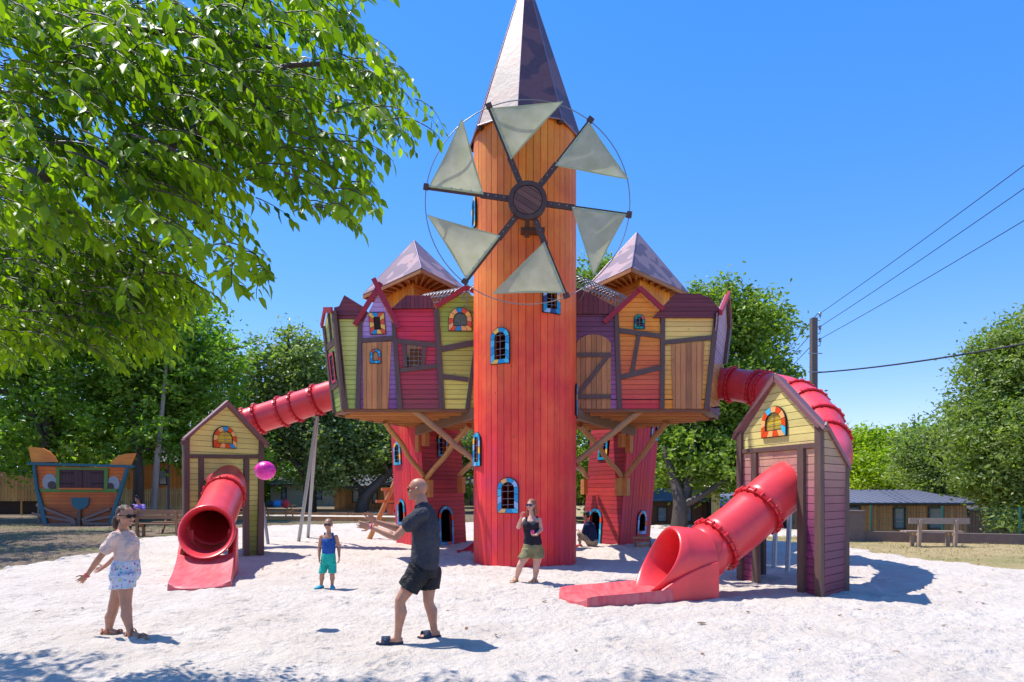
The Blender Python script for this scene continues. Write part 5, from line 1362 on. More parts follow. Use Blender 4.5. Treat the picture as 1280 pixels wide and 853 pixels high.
f.quad([(402, 373), (694, 376), (692, 386), (402, 384)], M['boat'], 'sill', .035, .09)
def disc(cx, cy, rx, ry, mat, name, off, th, par=None, a0=0, a1=360):
    k = 24; L = [(cx+rx*math.cos(R(a0+(a1-a0)*i/k)), cy-ry*math.sin(R(a0+(a1-a0)*i/k))) for i in range(k if a1-a0 == 360 else k+1)]
    mb = MB(); mb.prism([pl.at(q, off) for q in f.pts(L)], pl.n*th); return mb.build(name, mat, par or boat)
def cutdisc(cx, cy, rx, ry, x0, x1, y1, mat, name, off, th, par=None):
    k = 28; L = [(cx+rx*math.cos(R(360*i/k)), cy+ry*math.sin(R(360*i/k))) for i in range(k)]
    L = clip(L, 1, 0, x0); L = clip(L, -1, 0, -x1); L = clip(L, 0, -1, -y1)
    mb = MB(); mb.prism([pl.at(q, off) for q in f.pts(L)], pl.n*th); return mb.build(name, mat, par or boat)
e1 = cutdisc(335, 335, 48, 55, 270, 383, 380, M['eyewhite'], 'eye', .03, .02); cutdisc(352, 356, 28, 27, 300, 383, 380, M['pupil'], 'pupil', .053, .015, e1)
e2 = cutdisc(760, 347, 42, 52, 723, 830, 382, M['eyewhite'], 'eye', .03, .02); cutdisc(742, 366, 22, 26, 723, 800, 383, M['pupil'], 'pupil', .053, .015, e2)
f.quad([(482, 440), (600, 440), (597, 480), (580, 505), (555, 516), (528, 516), (500, 505), (485, 480)], M['teal'], 'nose', .03, .05)
f.quad([(523, 514), (548, 514), (545, 640), (520, 640)], M['beam'], 'keel_post', .03, .07)
whm = wood('grey_whisker_boards', (.2, .13, .11), grain='H')
for a, b in (((250, 487), (505, 588)), ((222, 546), (515, 600)), ((262, 622), (515, 612)), ((742, 512), (555, 585)), ((770, 560), (560, 598)), ((760, 612), (560, 610))): f.beam(a, b, 17, whm, 'whisker', .08, .03)

# ------------------------------------------------------------------ fences, cabins, edging
def box_thing(name, label, cat, parts, group=None, loc=None):
    t_ = thing(name, loc, label, cat, group)
    return t_
M['fencewood'] = wood('honey_fence_boards', (.42, .22, .05), grain='V', var=.2); M['pale_picket'] = wood('pale_pickets', (.62, .48, .22), grain='V', var=.15)
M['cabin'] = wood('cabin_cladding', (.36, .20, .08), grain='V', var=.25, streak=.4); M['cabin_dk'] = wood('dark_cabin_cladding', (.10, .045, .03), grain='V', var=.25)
M['beige'] = plain('beige_render', (.42, .36, .24), .9, var=.05); M['roofgrey'] = plain('dark_roof_felt', (.09, .085, .09), .8); M['frame_dk'] = plain('dark_window_frame', (.02, .022, .03), .4)
M['glass'] = plain('window_glass', (.16, .22, .3), .08, var=.25, scale=3); M['concrete'] = plain('pinkish_concrete', (.20, .14, .115), .9, var=.15, bmp=.3)
M['ribroof'] = None
m, t, b = newmat('ribbed_slate_blue_roof'); M['ribroof'] = m; b.inputs['Base Color'].default_value = (.165, .175, .225, 1); b.inputs['Roughness'].default_value = .55; b.inputs['Metallic'].default_value = .2
def slat_fence(name, label, a, b_, z0, z1, pitch, w_, mat, group=None, posts=2.2, rails=True, jag=0.0, point=False):
    a = Vector(a); b_ = Vector(b_); d = (b_-a).normalized(); L = (b_-a).length; n = Vector((d.y, -d.x, 0)); t_ = thing(name, a, label, 'fence', group); t_.location = (a.x, a.y, 0)
    mb = MB(); rng = random.Random(2); k = int(L/pitch); rz = math.atan2(d.y, d.x)
    for i in range(k):
        h = rng.uniform(-jag, jag); c = a+d*((i+.5)*pitch)+n*.02; mb.box(c+Vector((0, 0, (z0+z1+h)/2)), (w_, .02, z1-z0+h), rz)
    mb.build('boards' if not point else 'pickets', mat, t_)
    mb = MB(); 
    for z in (z0+.25, z1-.25): mb.box((a+b_)/2+Vector((0, 0, z)), (L, .05, .08), rz)
    mb.build('rail', mat, t_)
    for i in range(int(L/posts)+1):
        mb = MB(); mb.box(a+d*(i*posts)+n*-.03+Vector((0, 0, z1/2)), (.09, .09, z1+.1), rz); mb.build('post', mat, t_)
    return t_
slat_fence('board_fence', 'tall honey-coloured board fence at the far left edge', (-38, 41.5, 0), (-24.8, 42.5, 0), .9, 2.75, .20, .17, M['fencewood'], jag=.15)
mb = MB(); mb.box((-31, 42.9, .45), (15, .3, .9)); pth = mb.build('low_wall_and_gap_fill', M['dark'], None); tag(pth, 'dark block standing in for the shaded gap under the tall board fence at the left', 'wall')  # near-black block added to paint the shade in the gap below the boards
slat_fence('picket_fence', 'pale picket fence in front of the orange cabin', (-24.9, 38.5, 0), (-18.2, 38.5, 0), .35, 1.72, .115, .06, M['pale_picket'], jag=.06, point=True)
def cabin(label, x0, x1, y, z0, zw, zr, depth, wallm, roofm, wins_, ribs=False, roof_over=.35, name='cabin', hip=0.0):
    t_ = thing(name, ((x0+x1)/2, y, z0), label, 'cabin')
    pl = Plane((x0, y, 0), (1, 0, 0)); mb = MB(); mb.prism([Vector((x0, y+.03, z0)), Vector((x1, y+.03, z0)), Vector((x1, y+.03, zw)), Vector((x0, y+.03, zw))], (0, depth, 0), 1)
    boards(mb, pl, [(0, z0), (x1-x0, z0), (x1-x0, zw), (0, zw)], .14, 'v', 0, .02, .012, 0); mb.build('wall', [wallm, M['dark']], t_)
    a = [Vector((x0-.2, y-roof_over, zw)), Vector((x1+.3, y-roof_over, zw)), Vector((x1+.3-hip, y+depth/2, zr)), Vector((x0-.2, y+depth/2, zr))]
    c = [Vector((x1+.3, y+depth+roof_over, zw)), Vector((x0-.2, y+depth+roof_over, zw))]
    mb = MB(); mb.prism(a, (0, 0, .07)); mb.prism([a[3], a[2], c[0], c[1]], (0, 0, .07))
    if ribs:
        n = int((x1-x0)/.33)
        for i in range(n+1):
            u = i/n; mb.bar(a[0].lerp(a[1], u)+Vector((0, 0, .085)), a[3].lerp(a[2], u)+Vector((0, 0, .085)), .03, .03)
    rf = mb.build('roof', roofm, t_)
    mb = MB(); mb.tube([a[0]+Vector((0, -.06, 0)), a[1]+Vector((0, -.06, 0))], .07, 8); mb.build('gutter', M['frame_dk'], rf)
    for (wx0, wx1, wz0, wz1) in wins_:
        mb = MB(); fw = .09
        for p, s_ in (((wx0, (wz0+wz1)/2), (fw, wz1-wz0)), ((wx1, (wz0+wz1)/2), (fw, wz1-wz0)), (((wx0+wx1)/2, wz0), (wx1-wx0+fw, fw)), (((wx0+wx1)/2, wz1), (wx1-wx0+fw, fw))):
            mb.box((p[0], y-.03, p[1]), (s_[0], .09, s_[1]))
        w_ = mb.build('window', M['frame_dk'], t_); mb = MB(); mb.box(((wx0+wx1)/2, y-.03, (wz0+wz1)/2), (wx1-wx0-.05, .02, wz1-wz0-.05)); mb.build('pane', M['glass'], w_)
        mb = MB(); mb.box(((wx0+wx1)/2, y-.05, wz0+(wz1-wz0)*.35), (wx1-wx0-.08, .03, .03)); mb.build('glazing_bar', M['eyewhite'], w_)
    return t_
def wx(px, d): return (px-640)*d/F
def wz(py, d): return HC+(HY-py)*d/F
d = 30.0
cabin('long low timber cabin with a ribbed blue-grey roof behind the right bench', wx(1000, d), wx(1208, d), d, -1.35, wz(630, d), wz(614.5, 32), 4.4, M['cabin'], M['ribroof'],
      [(wx(1040, d), wx(1074, d), wz(645, d), wz(634, d)), (wx(1117, d), wx(1130.5, d), wz(661, d), wz(635, d)), (wx(1160.5, d), wx(1177.5, d), wz(661, d), wz(635, d))], ribs=True, roof_over=.45, hip=1.4)
d = 33.5
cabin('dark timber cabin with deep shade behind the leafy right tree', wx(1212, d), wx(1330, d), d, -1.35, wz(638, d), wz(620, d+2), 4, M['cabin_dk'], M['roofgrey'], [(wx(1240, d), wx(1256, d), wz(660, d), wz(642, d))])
d = 53.0
cabin('brown cabin with two narrow windows beyond the leaning oak', wx(418, d), wx(520, d), d, 0, wz(608, d), wz(594, d+3), 7, M['cabin'], M['roofgrey'], [(wx(441, d), wx(449, d), wz(628, d), wz(612, d)), (wx(465.5, d), wx(471.5, d), wz(629, d), wz(613, d))])
d = 46.0
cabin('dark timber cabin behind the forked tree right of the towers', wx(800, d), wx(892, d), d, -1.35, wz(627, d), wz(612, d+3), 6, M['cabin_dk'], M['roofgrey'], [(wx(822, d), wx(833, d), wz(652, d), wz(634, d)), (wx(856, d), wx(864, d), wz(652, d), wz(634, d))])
d = 45.0
cabin('pale beige timber shed end right of the forked tree', wx(889, d), wx(900, d), d, -1.35, wz(614, d), wz(612, d+1), 2, M['pale_picket'], M['roofgrey'], [], roof_over=.1)
d = 47.0
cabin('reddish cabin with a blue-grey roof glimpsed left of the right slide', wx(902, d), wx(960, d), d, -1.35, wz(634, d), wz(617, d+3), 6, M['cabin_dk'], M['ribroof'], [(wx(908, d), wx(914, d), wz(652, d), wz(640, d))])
d = 62.0
cabin('long beige rendered house beyond the picnic table', wx(338, d), wx(430, d), d, 0, wz(606, d), wz(596, d+3), 7, M['beige'], M['roofgrey'], [(wx(352, d), wx(358, d), wz(624, d), wz(610, d)), (wx(396, d), wx(402, d), wz(624, d), wz(612, d))])
d = 64.0
cabin('beige house partly hidden by the left leaning tower', wx(520, d), wx(650, d), d, 0, wz(606, d), wz(594, d+3), 7, M['beige'], M['roofgrey'], [(wx(588, d), wx(596, d), wz(632, d), wz(614, d)), (wx(560, d), wx(568, d), wz(632, d), wz(614, d))])
cabin('beige house seen between the round tower and the right leaning tower', wx(690, d), wx(790, d), d, 0, wz(606, d), wz(594, d+3), 7, M['beige'], M['roofgrey'], [(wx(722, d), wx(727, d), wz(632, d), wz(616, d))])
d = 44.0
M['orangewall'] = wood('orange_cladding', (.52, .20, .04), grain='V', var=.2)
cabin('orange boarded cabin behind the lamp post and the picket fence', wx(160, d), wx(240, d), d, 0, wz(578, d), wz(560, d+3), 6, M['orangewall'], M['roofgrey'], [(wx(199, d), wx(209, d), wz(606, d), wz(588, d))])
# terrace edging of timber in the middle distance
def edging(a, b_, label, h=.22):
    mb = MB(); a = Vector(a); b_ = Vector(b_); n = max(1, int((b_-a).length/2.4)); rng = random.Random(int(a.x))
    for i in range(n):
        p, q = a.lerp(b_, i/n), a.lerp(b_, (i+.98)/n); mb.bar(p+Vector((0, 0, h/2)), q+Vector((0, 0, h/2+rng.uniform(-.01, .01))), h, .14)
    o = mb.build('timber_edging', M['log'], None); tag(o, label, 'edging', 'timber edgings of the far terraces')
edging((-16, 36, 0), (-3, 33.6, 0), 'nearest timber edging, running behind the head of the boy'); edging((-17.5, 42, 0), (-5, 39, 0), 'second timber edging behind the boy'); edging((-20, 48, 0), (-6, 46, 0), 'farthest timber edging in front of the oak trunks')
mb = MB(); xs_ = [(-16, 36.3), (-3.2, 34), (-3.4, 38.4), (-17, 41.6)]; mb.prism([Vector((x, y, .05)) for x, y in xs_], (0, 0, .03)); xs_ = [(-17.5, 42.6), (-5.2, 39.6), (-6.2, 45.4), (-19.6, 47.2)]; mb.prism([Vector((x, y, .05)) for x, y in xs_], (0, 0, .03))
o = mb.build('path', M['sand'], None); tag(o, None, None, None, 'structure')
# retaining wall, taller block and wire fence on the right
A_ = G(1060, 675.5); B_ = G(1300, 683); 
mb = MB(); w0, w1 = A_+Vector((-1.0, .1, 0)), B_+Vector((1, 0, 0)); dd = (w1-w0).normalized(); nn = Vector((-dd.y, dd.x, 0))
mb.prism([w0+Vector((0, 0, -.3)), w1+Vector((0, 0, -.3)), w1+Vector((0, 0, .32)), w0+Vector((0, 0, .32))], nn*.22)
o = mb.build('low_wall_and_gap_fill', M['concrete'], None); tag(o, 'low pinkish concrete wall running behind the right bench', 'wall')
mb = MB(); c = P(1068, 655, 21.4); mb.box((c.x-.1, 21.6, .45), (.9, .35, 1.05)); mb.box((c.x-.1, 21.6, .985), (.98, .43, .05)); o = mb.build('wall_pier', M['concrete'], None); tag(o, 'tall concrete block at the left end of the low wall', 'wall')
M['fgreen'] = plain('green_fence_paint', (.01, .13, .09), .4)
fn = thing('wire_fence', (w0.x, w0.y, 0), 'green wire mesh fence on top of the low wall', 'fence')
fa, fb = w0+nn*.3, w1+nn*.3; L = (fb-fa).length
for px in (1089, 1178, 1275):
    u = min(1, max(0, ((px-640)/F*1.0)*0+0)); 
    k = (px-640)/F; t_ = (k*fa.y-fa.x)/((fb.x-fa.x)-k*(fb.y-fa.y)); q = fa.lerp(fb, t_); mb = MB(); mb.box((q.x, q.y, .72), (.05, .05, .85)); mb.box((q.x, q.y, 1.155), (.06, .06, .02)); mb.build('fence_post', M['fgreen'], fn)
mb = MB(); k = int(L/.11)
for i in range(k): q = fa+dd*(i*.11+.05); mb.box((q.x, q.y, .70), (.005, .005, .8))
for z in (.35, .55, .75, .95, 1.1): mb.bar(fa+Vector((0, 0, z)), fb+Vector((0, 0, z)), .008, .008)
mb.build('wire_panel', M['fgreen'], fn)
# ------------------------------------------------------------------ benches and tables
M['benchwood'] = wood('weathered_bench_wood', (.33, .24, .19), grain='H', var=.2, streak=.4)
def bench(label, c, W_, rz, mat, side=1, name='park_bench', h=.84, seat_y=.28, group=None):
    t_ = thing(name, c, label, 'bench', group, rz=0); Mz = Matrix.Rotation(rz, 3, 'Z'); T = lambda x, y, z: Vector(c)+Mz@Vector((x, y, z))
    mb = MB()
    for z in (h-.07, ): mb.box(T(.03, -.02, z), (W_, .04, .17), rz)
    mb.build('backrest', mat, t_)
    mb = MB(); mb.box(T(0, seat_y-.08, .44), (W_*.97, .16, .045), rz); mb.box(T(0, seat_y+.11, .44), (W_*.97, .16, .045), rz); mb.build('seat', mat, t_)
    for x in (-W_*.3, W_*.3):
        mb = MB(); mb.bar(T(x, .05, -.05), T(x, -.05, h-.03), .10, .08, side=Mz@Vector((0, 1, 0))); mb.bar(T(x, seat_y+.12, -.05), T(x, seat_y+.12, .42), .10, .08); mb.bar(T(x, 0, .37), T(x, seat_y+.18, .37), .08, .08); mb.build('leg', mat, t_)
    return t_
bench('weathered wooden bench on the dry grass seen from behind', G(1172, 684), 1.72, -.06, M['benchwood'])
M['picnic'] = wood('brown_picnic_wood', (.26, .14, .07), grain='H', var=.25, streak=.4)
def picnic(label, c, W_, rz=0, mat=None):
    mat = mat or M['picnic']; t_ = thing('picnic_table', c, label, 'picnic table', 'picnic tables'); Mz = Matrix.Rotation(rz, 3, 'Z'); T = lambda x, y, z: Vector(c)+Mz@Vector((x, y, z))
    mb = MB(); [mb.box(T(0, (k-2)*.15, .75), (W_, .135, .04), rz) for k in range(5)]; mb.build('table_top', mat, t_)
    for s in (-1, 1): mb = MB(); [mb.box(T(0, s*.72+k*.15-.07, .45), (W_, .13, .04), rz) for k in range(2)]; mb.build('bench_seat', mat, t_)
    for x in (-W_*.36, W_*.36):
        mb = MB(); mb.bar(T(x, -.7, -.05), T(x, -.25, .72), .09, .05); mb.bar(T(x, .7, -.05), T(x, .25, .72), .09, .05); mb.bar(T(x, -.8, .4), T(x, .8, .4), .09, .05); mb.build('leg', mat, t_)
    return t_
bc = G(196, 671)
b1 = bench('brown wooden seat with a slatted back left of the left gabled hut', bc, 2.35, .0, M['picnic'], h=.95, seat_y=.3)
mb = MB(); mb.box(bc+Vector((.03, -.0, .70)), (2.35, .04, .14)); mb.build('backrest', M['picnic'], b1)
picnic('brown picnic table where the woman in lavender sits', G(196, 671)+Vector((.2, 2.2, 0)), 2.3)
picnic('small picnic table far off left of the pole foot', G(346, 648), 2.0, 0, M['log'])
# clutter on the far table: bags
for (px, py, cx, lab, s_) in ((347, 630, (.02, .2, .5), 'blue bag on the far picnic table', (.28, .2, .2)), (357, 631, (.5, .02, .03), 'red bag hanging at the end of the far picnic table', (.22, .2, .24)), (337, 629, (.02, .02, .03), 'black bag on the left end of the far picnic table', (.3, .2, .17))):
    q = P(px, py, 36.5); q.z = .85; mb = MB(); mb.ell(q, s_, n=12, m=8); mb.tube([q+Vector((-.12, 0, .1)), q+Vector((-.06, 0, .28)), q+Vector((.06, 0, .28)), q+Vector((.12, 0, .1))], .015, 6); o = mb.build('bag', plain('bag_'+lab.split()[0], cx, .6), None); tag(o, lab, 'bag', None)
q = G(196, 671)+Vector((.15, 1.9, .77)); mb = MB(); mb.loft([(q+Vector((0, 0, .0)), (.16, 0, 0), (0, .1, 0)), (q+Vector((.0, 0, .1)), (.18, 0, 0), (0, .12, 0)), (q+Vector((0, 0, .17)), (.1, 0, 0), (0, .04, 0))], 12)
mb.tube([q+Vector((-.1, 0, .15)), q+Vector((-.03, 0, .26)), q+Vector((.05, 0, .26)), q+Vector((.1, 0, .15))], .02, 6); o = mb.build('bag', plain('bag_red_cloth', (.5, .015, .02), .6), None); tag(o, 'red bag on the picnic table beside the woman in lavender', 'bag')
# lamp post
lp = Vector(((210.5-640)*36/F, 36, 0)); lt = thing('street_lamp', lp, 'blue-grey lamp post with a white globe left of the gabled hut', 'street lamp')
mb = MB(); mb.tube([lp+Vector((0, 0, -.1)), lp+Vector((0, 0, 1.0)), lp+Vector((0, 0, 3.65))], [.075, .06, .045], 12); mb.tube([lp+Vector((0, 0, 0)), lp+Vector((0, 0, .5))], .085, 12); mb.build('pole', plain('lamp_blue_grey', (.10, .13, .2), .5), lt)
mb = MB(); mb.ell(lp+Vector((0, 0, 3.92)), (.33, .33, .27), n=20, m=12); mb.build('globe', plain('lamp_globe', (.6, .58, .56), .3), lt); mb = MB(); mb.lathe([(0, 3.6), (.14, 3.6), (.17, 3.7), (0, 3.7)], (lp.x, lp.y, 0), 14); mb.build('collar', M['steel'], lt)
# blue sign on the fence, green bin with figure at the far left
q = P(27, 590, 41.0); mb = MB(); mb.tube([q, q+Vector((0, .05, 0))], .22, 20); o = mb.build('round_sign', plain('sign_blue', (.02, .14, .5), .4), None); tag(o, 'small round blue sign high on the board fence', 'sign')
mb2 = MB(); mb2.box(q+Vector((0, -.02, 0)), (.16, .02, .05)); mb2.box(q+Vector((-.05, -.02, .03)), (.04, .02, .06)); mb2.box(q+Vector((.05, -.02, .03)), (.04, .02, .06)); mb2.build('white_mark', M['eyewhite'], o)
q = G(3, 642); mb = MB(); mb.lathe([(0, 0), (.27, 0), (.31, .9), (.33, .95), (0, .95)], q, 18); o = mb.build('litter_bin', plain('bin_green', (.05, .16, .07), .5), None); tag(o, 'green bin at the left edge below the board fence', 'bin')
# utility pole with cables
ud = 29.0; up_ = Vector(((1017-640)*ud/F, ud, -1.3)); ut = thing('utility_pole', up_, 'square grey-brown utility pole with three insulators behind the right slide', 'utility pole')
ztop = wz(398, ud); mb = MB(); mb.bar(up_, Vector((up_.x, up_.y, ztop)), .27, .24, side=(0, 1, 0)); mb.build('pole_shaft', wood('pole_wood', (.13, .10, .085), grain='V', streak=.5), ut)
mb = MB(); 
for z in (wz(443, ud), wz(466, ud)): mb.bar(Vector((up_.x-.3, up_.y-.16, z)), Vector((up_.x+.3, up_.y-.16, z)), .04, .04)
mb.build('crossbar', M['steel'], ut); att = []
for py in (392, 408.5, 424):
    q = P(1025, py, ud); att.append(q); mb = MB(); mb.tube([Vector((up_.x+.05, up_.y, q.z-.32)), Vector((q.x, up_.y, q.z-.3)), q+Vector((.02, 0, -.1))], .02, 6); mb.lathe([(0, -.12), (.07, -.12), (.04, -.06), (.08, -.02), (.04, .04), (0, .06)], q, 10); mb.build('insulator', M['steel'], ut)
M['cable'] = plain('black_cable', (.015, .015, .018), .5)
def cable(a, b_, sag, r, label, grp=None):
    pts = [a.lerp(b_, i/24)+Vector((0, 0, -sag*4*(i/24)*(1-i/24))) for i in range(25)]; mb = MB(); mb.tube(pts, r, 6); o = mb.build('overhead_cable', M['cable'], None); tag(o, label, 'cable', grp)
for q, ye, n_ in zip(att, (180, 210, 252), ('highest', 'middle', 'lowest')):
    e = P(1300, ye, 17.0); e = q+(e-q)*2.2; cable(q, e, .25, .013, n_+' of the three thin wires rising right from the utility pole', 'thin overhead wires')
for q, n_ in zip(att, ('highest', 'middle', 'lowest')):
    e = P(930, {'highest': 497, 'middle': 505, 'lowest': 513}[n_], 75.0); cable(q+Vector((-.1, 0, 0)), e, .2, .016, n_+' of the three thin wires dropping left behind the utility pole', 'thin overhead wires')
a = P(1021, 466, ud); e = P(1300, 410, 19.0); e = a+(e-a)*1.8; cable(a, e, .38, .03, 'thick black cable running right from the utility pole')
# pink ball in the air
q = P(331.5, 588.5, 8.2); o = None
m, t, b = newmat('pink_ball_glitter'); tc = t.nodes.new('ShaderNodeTexCoord'); n_ = noise_node(t, 22, 4, tc.outputs['Object'], .8)
r_ = ramp(t, n_.outputs[0], [(.3, (.75, .0, .22)), (.7, (1.0, .06, .5))]); lk(t, r_.outputs[0], b.inputs['Base Color']); b.inputs['Roughness'].default_value = .25; b.inputs['Subsurface Weight'].default_value = .4; b.inputs['Subsurface Radius'].default_value = (.1, .02, .05)
bump(t, b, n_.outputs[0], .6, .01)
mb = MB(); mb.ell(q, (.128, .128, .118), n=28, m=18); o = mb.build('inflatable_ball', m, None); tag(o, 'bright pink ball in the air right of the left gabled hut', 'ball')
mb = MB(); mb.tube([q+Vector((-.09, -.09, .02)), q+Vector((-.1, -.1, .025))], .008, 8); mb.build('valve', m, o)
# fallen leaves and small stones on the sand
rnd = random.Random(9); lm = plain('dead_leaf_brown', (.26, .13, .05), .8, var=.3); lm2 = plain('dead_leaf_dark', (.14, .09, .05), .8)
spots = [(877, 786), (878, 826), (1050, 776), (1074, 766), (1138, 713), (1155, 740), (207, 737), (212, 731), (300, 729), (328, 716), (103, 765), (150, 733), (122, 710), (1012, 791), (1120, 822), (935, 770), (560, 768), (583, 793), (48, 770), (250, 722), (680, 760), (1200, 745), (1230, 760), (620, 800), (720, 820), (1000, 820), (1180, 790)]
for i, (px, py) in enumerate(spots):
    q = G(px, py); z = sand_z(q.x, q.y)+.015; a = rnd.uniform(0, 6.28); s_ = rnd.uniform(.025, .05) if i else .06; u = Vector((math.cos(a), math.sin(a), rnd.uniform(-.2, .3))); v_ = Vector((-math.sin(a), math.cos(a), rnd.uniform(-.2, .4)))
    c = Vector((q.x, q.y, z)); mb = MB(); ring = [(-1, 0), (-.6, .35), (0, .5), (.55, .32), (1, 0), (.55, -.32), (0, -.5), (-.6, -.35)]
    vs = [c]+[c+u*s_*x+v_*s_*y+Vector((0, 0, .35*s_*abs(y)+.2*s_*x*x)) for x, y in ring]; fs = [[0, k+1, (k+1) % 8+1] for k in range(8)]; mb.add(vs+[p-Vector((0, 0, .004)) for p in vs], fs+[[9+k for k in reversed(f_)] for f_ in fs], 0, True)
    o = mb.build('fallen_leaf', lm if i % 3 else lm2, None); tag(o, 'small dry brown leaf lying on the pale sand', 'leaf', 'dry leaves scattered on the sand')
# dry grass tufts and green weeds
rs = np.random.RandomState(8); n = 16000; X = rs.uniform(-26, 24, n); Y = rs.uniform(12, 40, n); dd_ = inside_dist(X[None], Y[None])[0]; keep = (dd_ < .1)&(dd_ > -12); X, Y = X[keep], Y[keep]; tz = terrain(X[None], Y[None])[0]
C = np.stack([X, Y, tz+.03], 1); S = rs.uniform(.05, .13, len(C)); D = rs.normal(size=(len(C), 3))*.5; D[:, 2] = 1
C = np.repeat(C, 4, 0)+rs.normal(size=(len(C)*4, 3))*np.array([.06, .06, 0]); S = np.repeat(S, 4)
me = leaf_mesh('dry_grass', C, S, leafmat('dry_grass_blades', (.30, .24, .09), (.42, .36, .16), .2, 2, (1, 1, .8)), rs, -1.6, aspect=.12)
o = bpy.data.objects.new('dry_grass', me); COL.objects.link(o); tag(o, 'short dry grass blades growing on the dirt round the sand', 'grass', None, 'stuff')
# ------------------------------------------------------------------ people
def skinmat(name, col):
    m, t, b = newmat(name); geo = t.nodes.new('ShaderNodeNewGeometry'); n = noise_node(t, 14, 4, geo.outputs['Position'])
    r_ = ramp(t, n.outputs[0], [(.3, tuple(c*.88 for c in col)), (.7, tuple(min(1, c*1.08) for c in col))]); lk(t, r_.outputs[0], b.inputs['Base Color'])
    b.inputs['Roughness'].default_value = .45; b.inputs['Subsurface Weight'].default_value = .15; b.inputs['Subsurface Radius'].default_value = (.02, .008, .004); b.inputs['Subsurface Scale'].default_value = .6
    return m
def cloth(name, col, rough=.85, spots=None):
    m, t, b = newmat(name); geo = t.nodes.new('ShaderNodeTexCoord'); n = noise_node(t, 5, 4, geo.outputs['Object'])
    base = ramp(t, n.outputs[0], [(.3, tuple(c*.8 for c in col)), (.7, tuple(min(1, c*1.15) for c in col))]).outputs[0]
    if spots:
        vo = t.nodes.new('ShaderNodeTexVoronoi'); vo.inputs['Scale'].default_value = 26; lk(t, geo.outputs['Object'], vo.inputs['Vector'])
        sp = ramp(t, vo.outputs['Distance'], [(.30, (1, 1, 1)), (.36, (0, 0, 0))]).outputs[0]
        sepc = t.nodes.new('ShaderNodeSeparateColor'); lk(t, vo.outputs['Color'], sepc.inputs[0])
        cr = ramp(t, sepc.outputs[0], [(i/len(spots), c) for i, c in enumerate(spots)]); cr.color_ramp.interpolation = 'CONSTANT'
        on = mul(t, sepc.outputs[1], .45, 'GREATER_THAN'); base = mixc(t, base, cr.outputs[0], mul(t, sp, on))
    lk(t, base, b.inputs['Base Color']); b.inputs['Roughness'].default_value = rough; b.inputs['Specular IOR Level'].default_value = .2
    n2 = noise_node(t, 9, 4, geo.outputs['Object'], .6); bump(t, b, n2.outputs[0], 1.0, .07)
    return m
def remesh(mb, name, mat, parent, vox=.007, smooth=4, fold=0, fs=14, cut=None):
    me = bpy.data.meshes.new(name); me.from_pydata(mb.v, [], mb.f); me.update(); o = bpy.data.objects.new('tmp', me); COL.objects.link(o)
    r_ = o.modifiers.new('r', 'REMESH'); r_.mode = 'VOXEL'; r_.voxel_size = vox; s = o.modifiers.new('s', 'SMOOTH'); s.factor = .5; s.iterations = smooth
    dg = bpy.context.evaluated_depsgraph_get(); dg.update(); m2 = bpy.data.meshes.new_from_object(o.evaluated_get(dg)); bpy.data.objects.remove(o); m2.name = name
    if fold:
        n = len(m2.vertices); co = np.empty(n*3, 'f'); m2.vertices.foreach_get('co', co); co = co.reshape(-1, 3); no = np.array([tuple(v.normal) for v in m2.vertices])
        a = co[:, 0]*fs+co[:, 1]*fs*.7; b_ = co[:, 2]*fs*.45
        d = (fbm(a+b_*.6+50, b_-a*.2+50, 3)-.5)*2*fold; co = co+no*d[:, None]; m2.vertices.foreach_set('co', co.astype('f').ravel()); m2.update()
    m2.materials.clear(); m2.materials.append(mat); m2.polygons.foreach_set('use_smooth', np.ones(len(m2.polygons), bool))
    if cut: pass
    return link(name, m2, parent)
def ev_(a, b, t): return Vector(a).lerp(Vector(b), t)
def hand(mb, w_, d, palmn, k, curl=.3, spread=.12, thumb=1, s_=None):
    """palm + five fingers, from the wrist w_ along d; palmn = palm normal (the side the fingers curl to)"""
    d = Vector(d).normalized(); pn = Vector(palmn); pn = (pn-d*pn.dot(d)).normalized(); sd = d.cross(pn)*thumb   # sd: thumb side
    L = .175*k
    mb.loft([(Vector(w_)-d*.02*k, sd*.026*k, pn*.019*k), (Vector(w_)+d*.02*k, sd*.030*k, pn*.017*k), (Vector(w_)+d*.055*k, sd*.040*k, pn*.014*k), (Vector(w_)+d*.088*k, sd*.039*k, pn*.011*k), (Vector(w_)+d*.097*k, sd*.032*k, pn*.007*k)], 14)
    for i, (o_, ln) in enumerate(((.029, .070), (.010, .080), (-.010, .074), (-.029, .058))):
        b = Vector(w_)+d*.080*k+sd*o_*k; dr = (d+sd*(o_/.029)*spread).normalized(); pts = [b]; c = curl*(1+.15*i); v_ = dr
        for j in range(3):
            v_ = (v_*math.cos(c*.8)+pn*math.sin(c*.8)).normalized(); pts.append(pts[-1]+v_*ln*k*(.45, .30, .25)[j])
        mb.limb(pts, [.0085*k, .0082*k, .0075*k, .0066*k], 8)
    b = Vector(w_)+d*.022*k+sd*.022*k; v_ = (d*.65+sd*.7+pn*.25).normalized(); p1 = b+v_*.042*k; v_ = (d*.9+sd*.35+pn*.25*(1+curl)).normalized(); p2 = p1+v_*.032*k; mb.limb([b, p1, p2, p2+v_*.024*k], [.013*k, .0105*k, .0095*k, .008*k], 8)
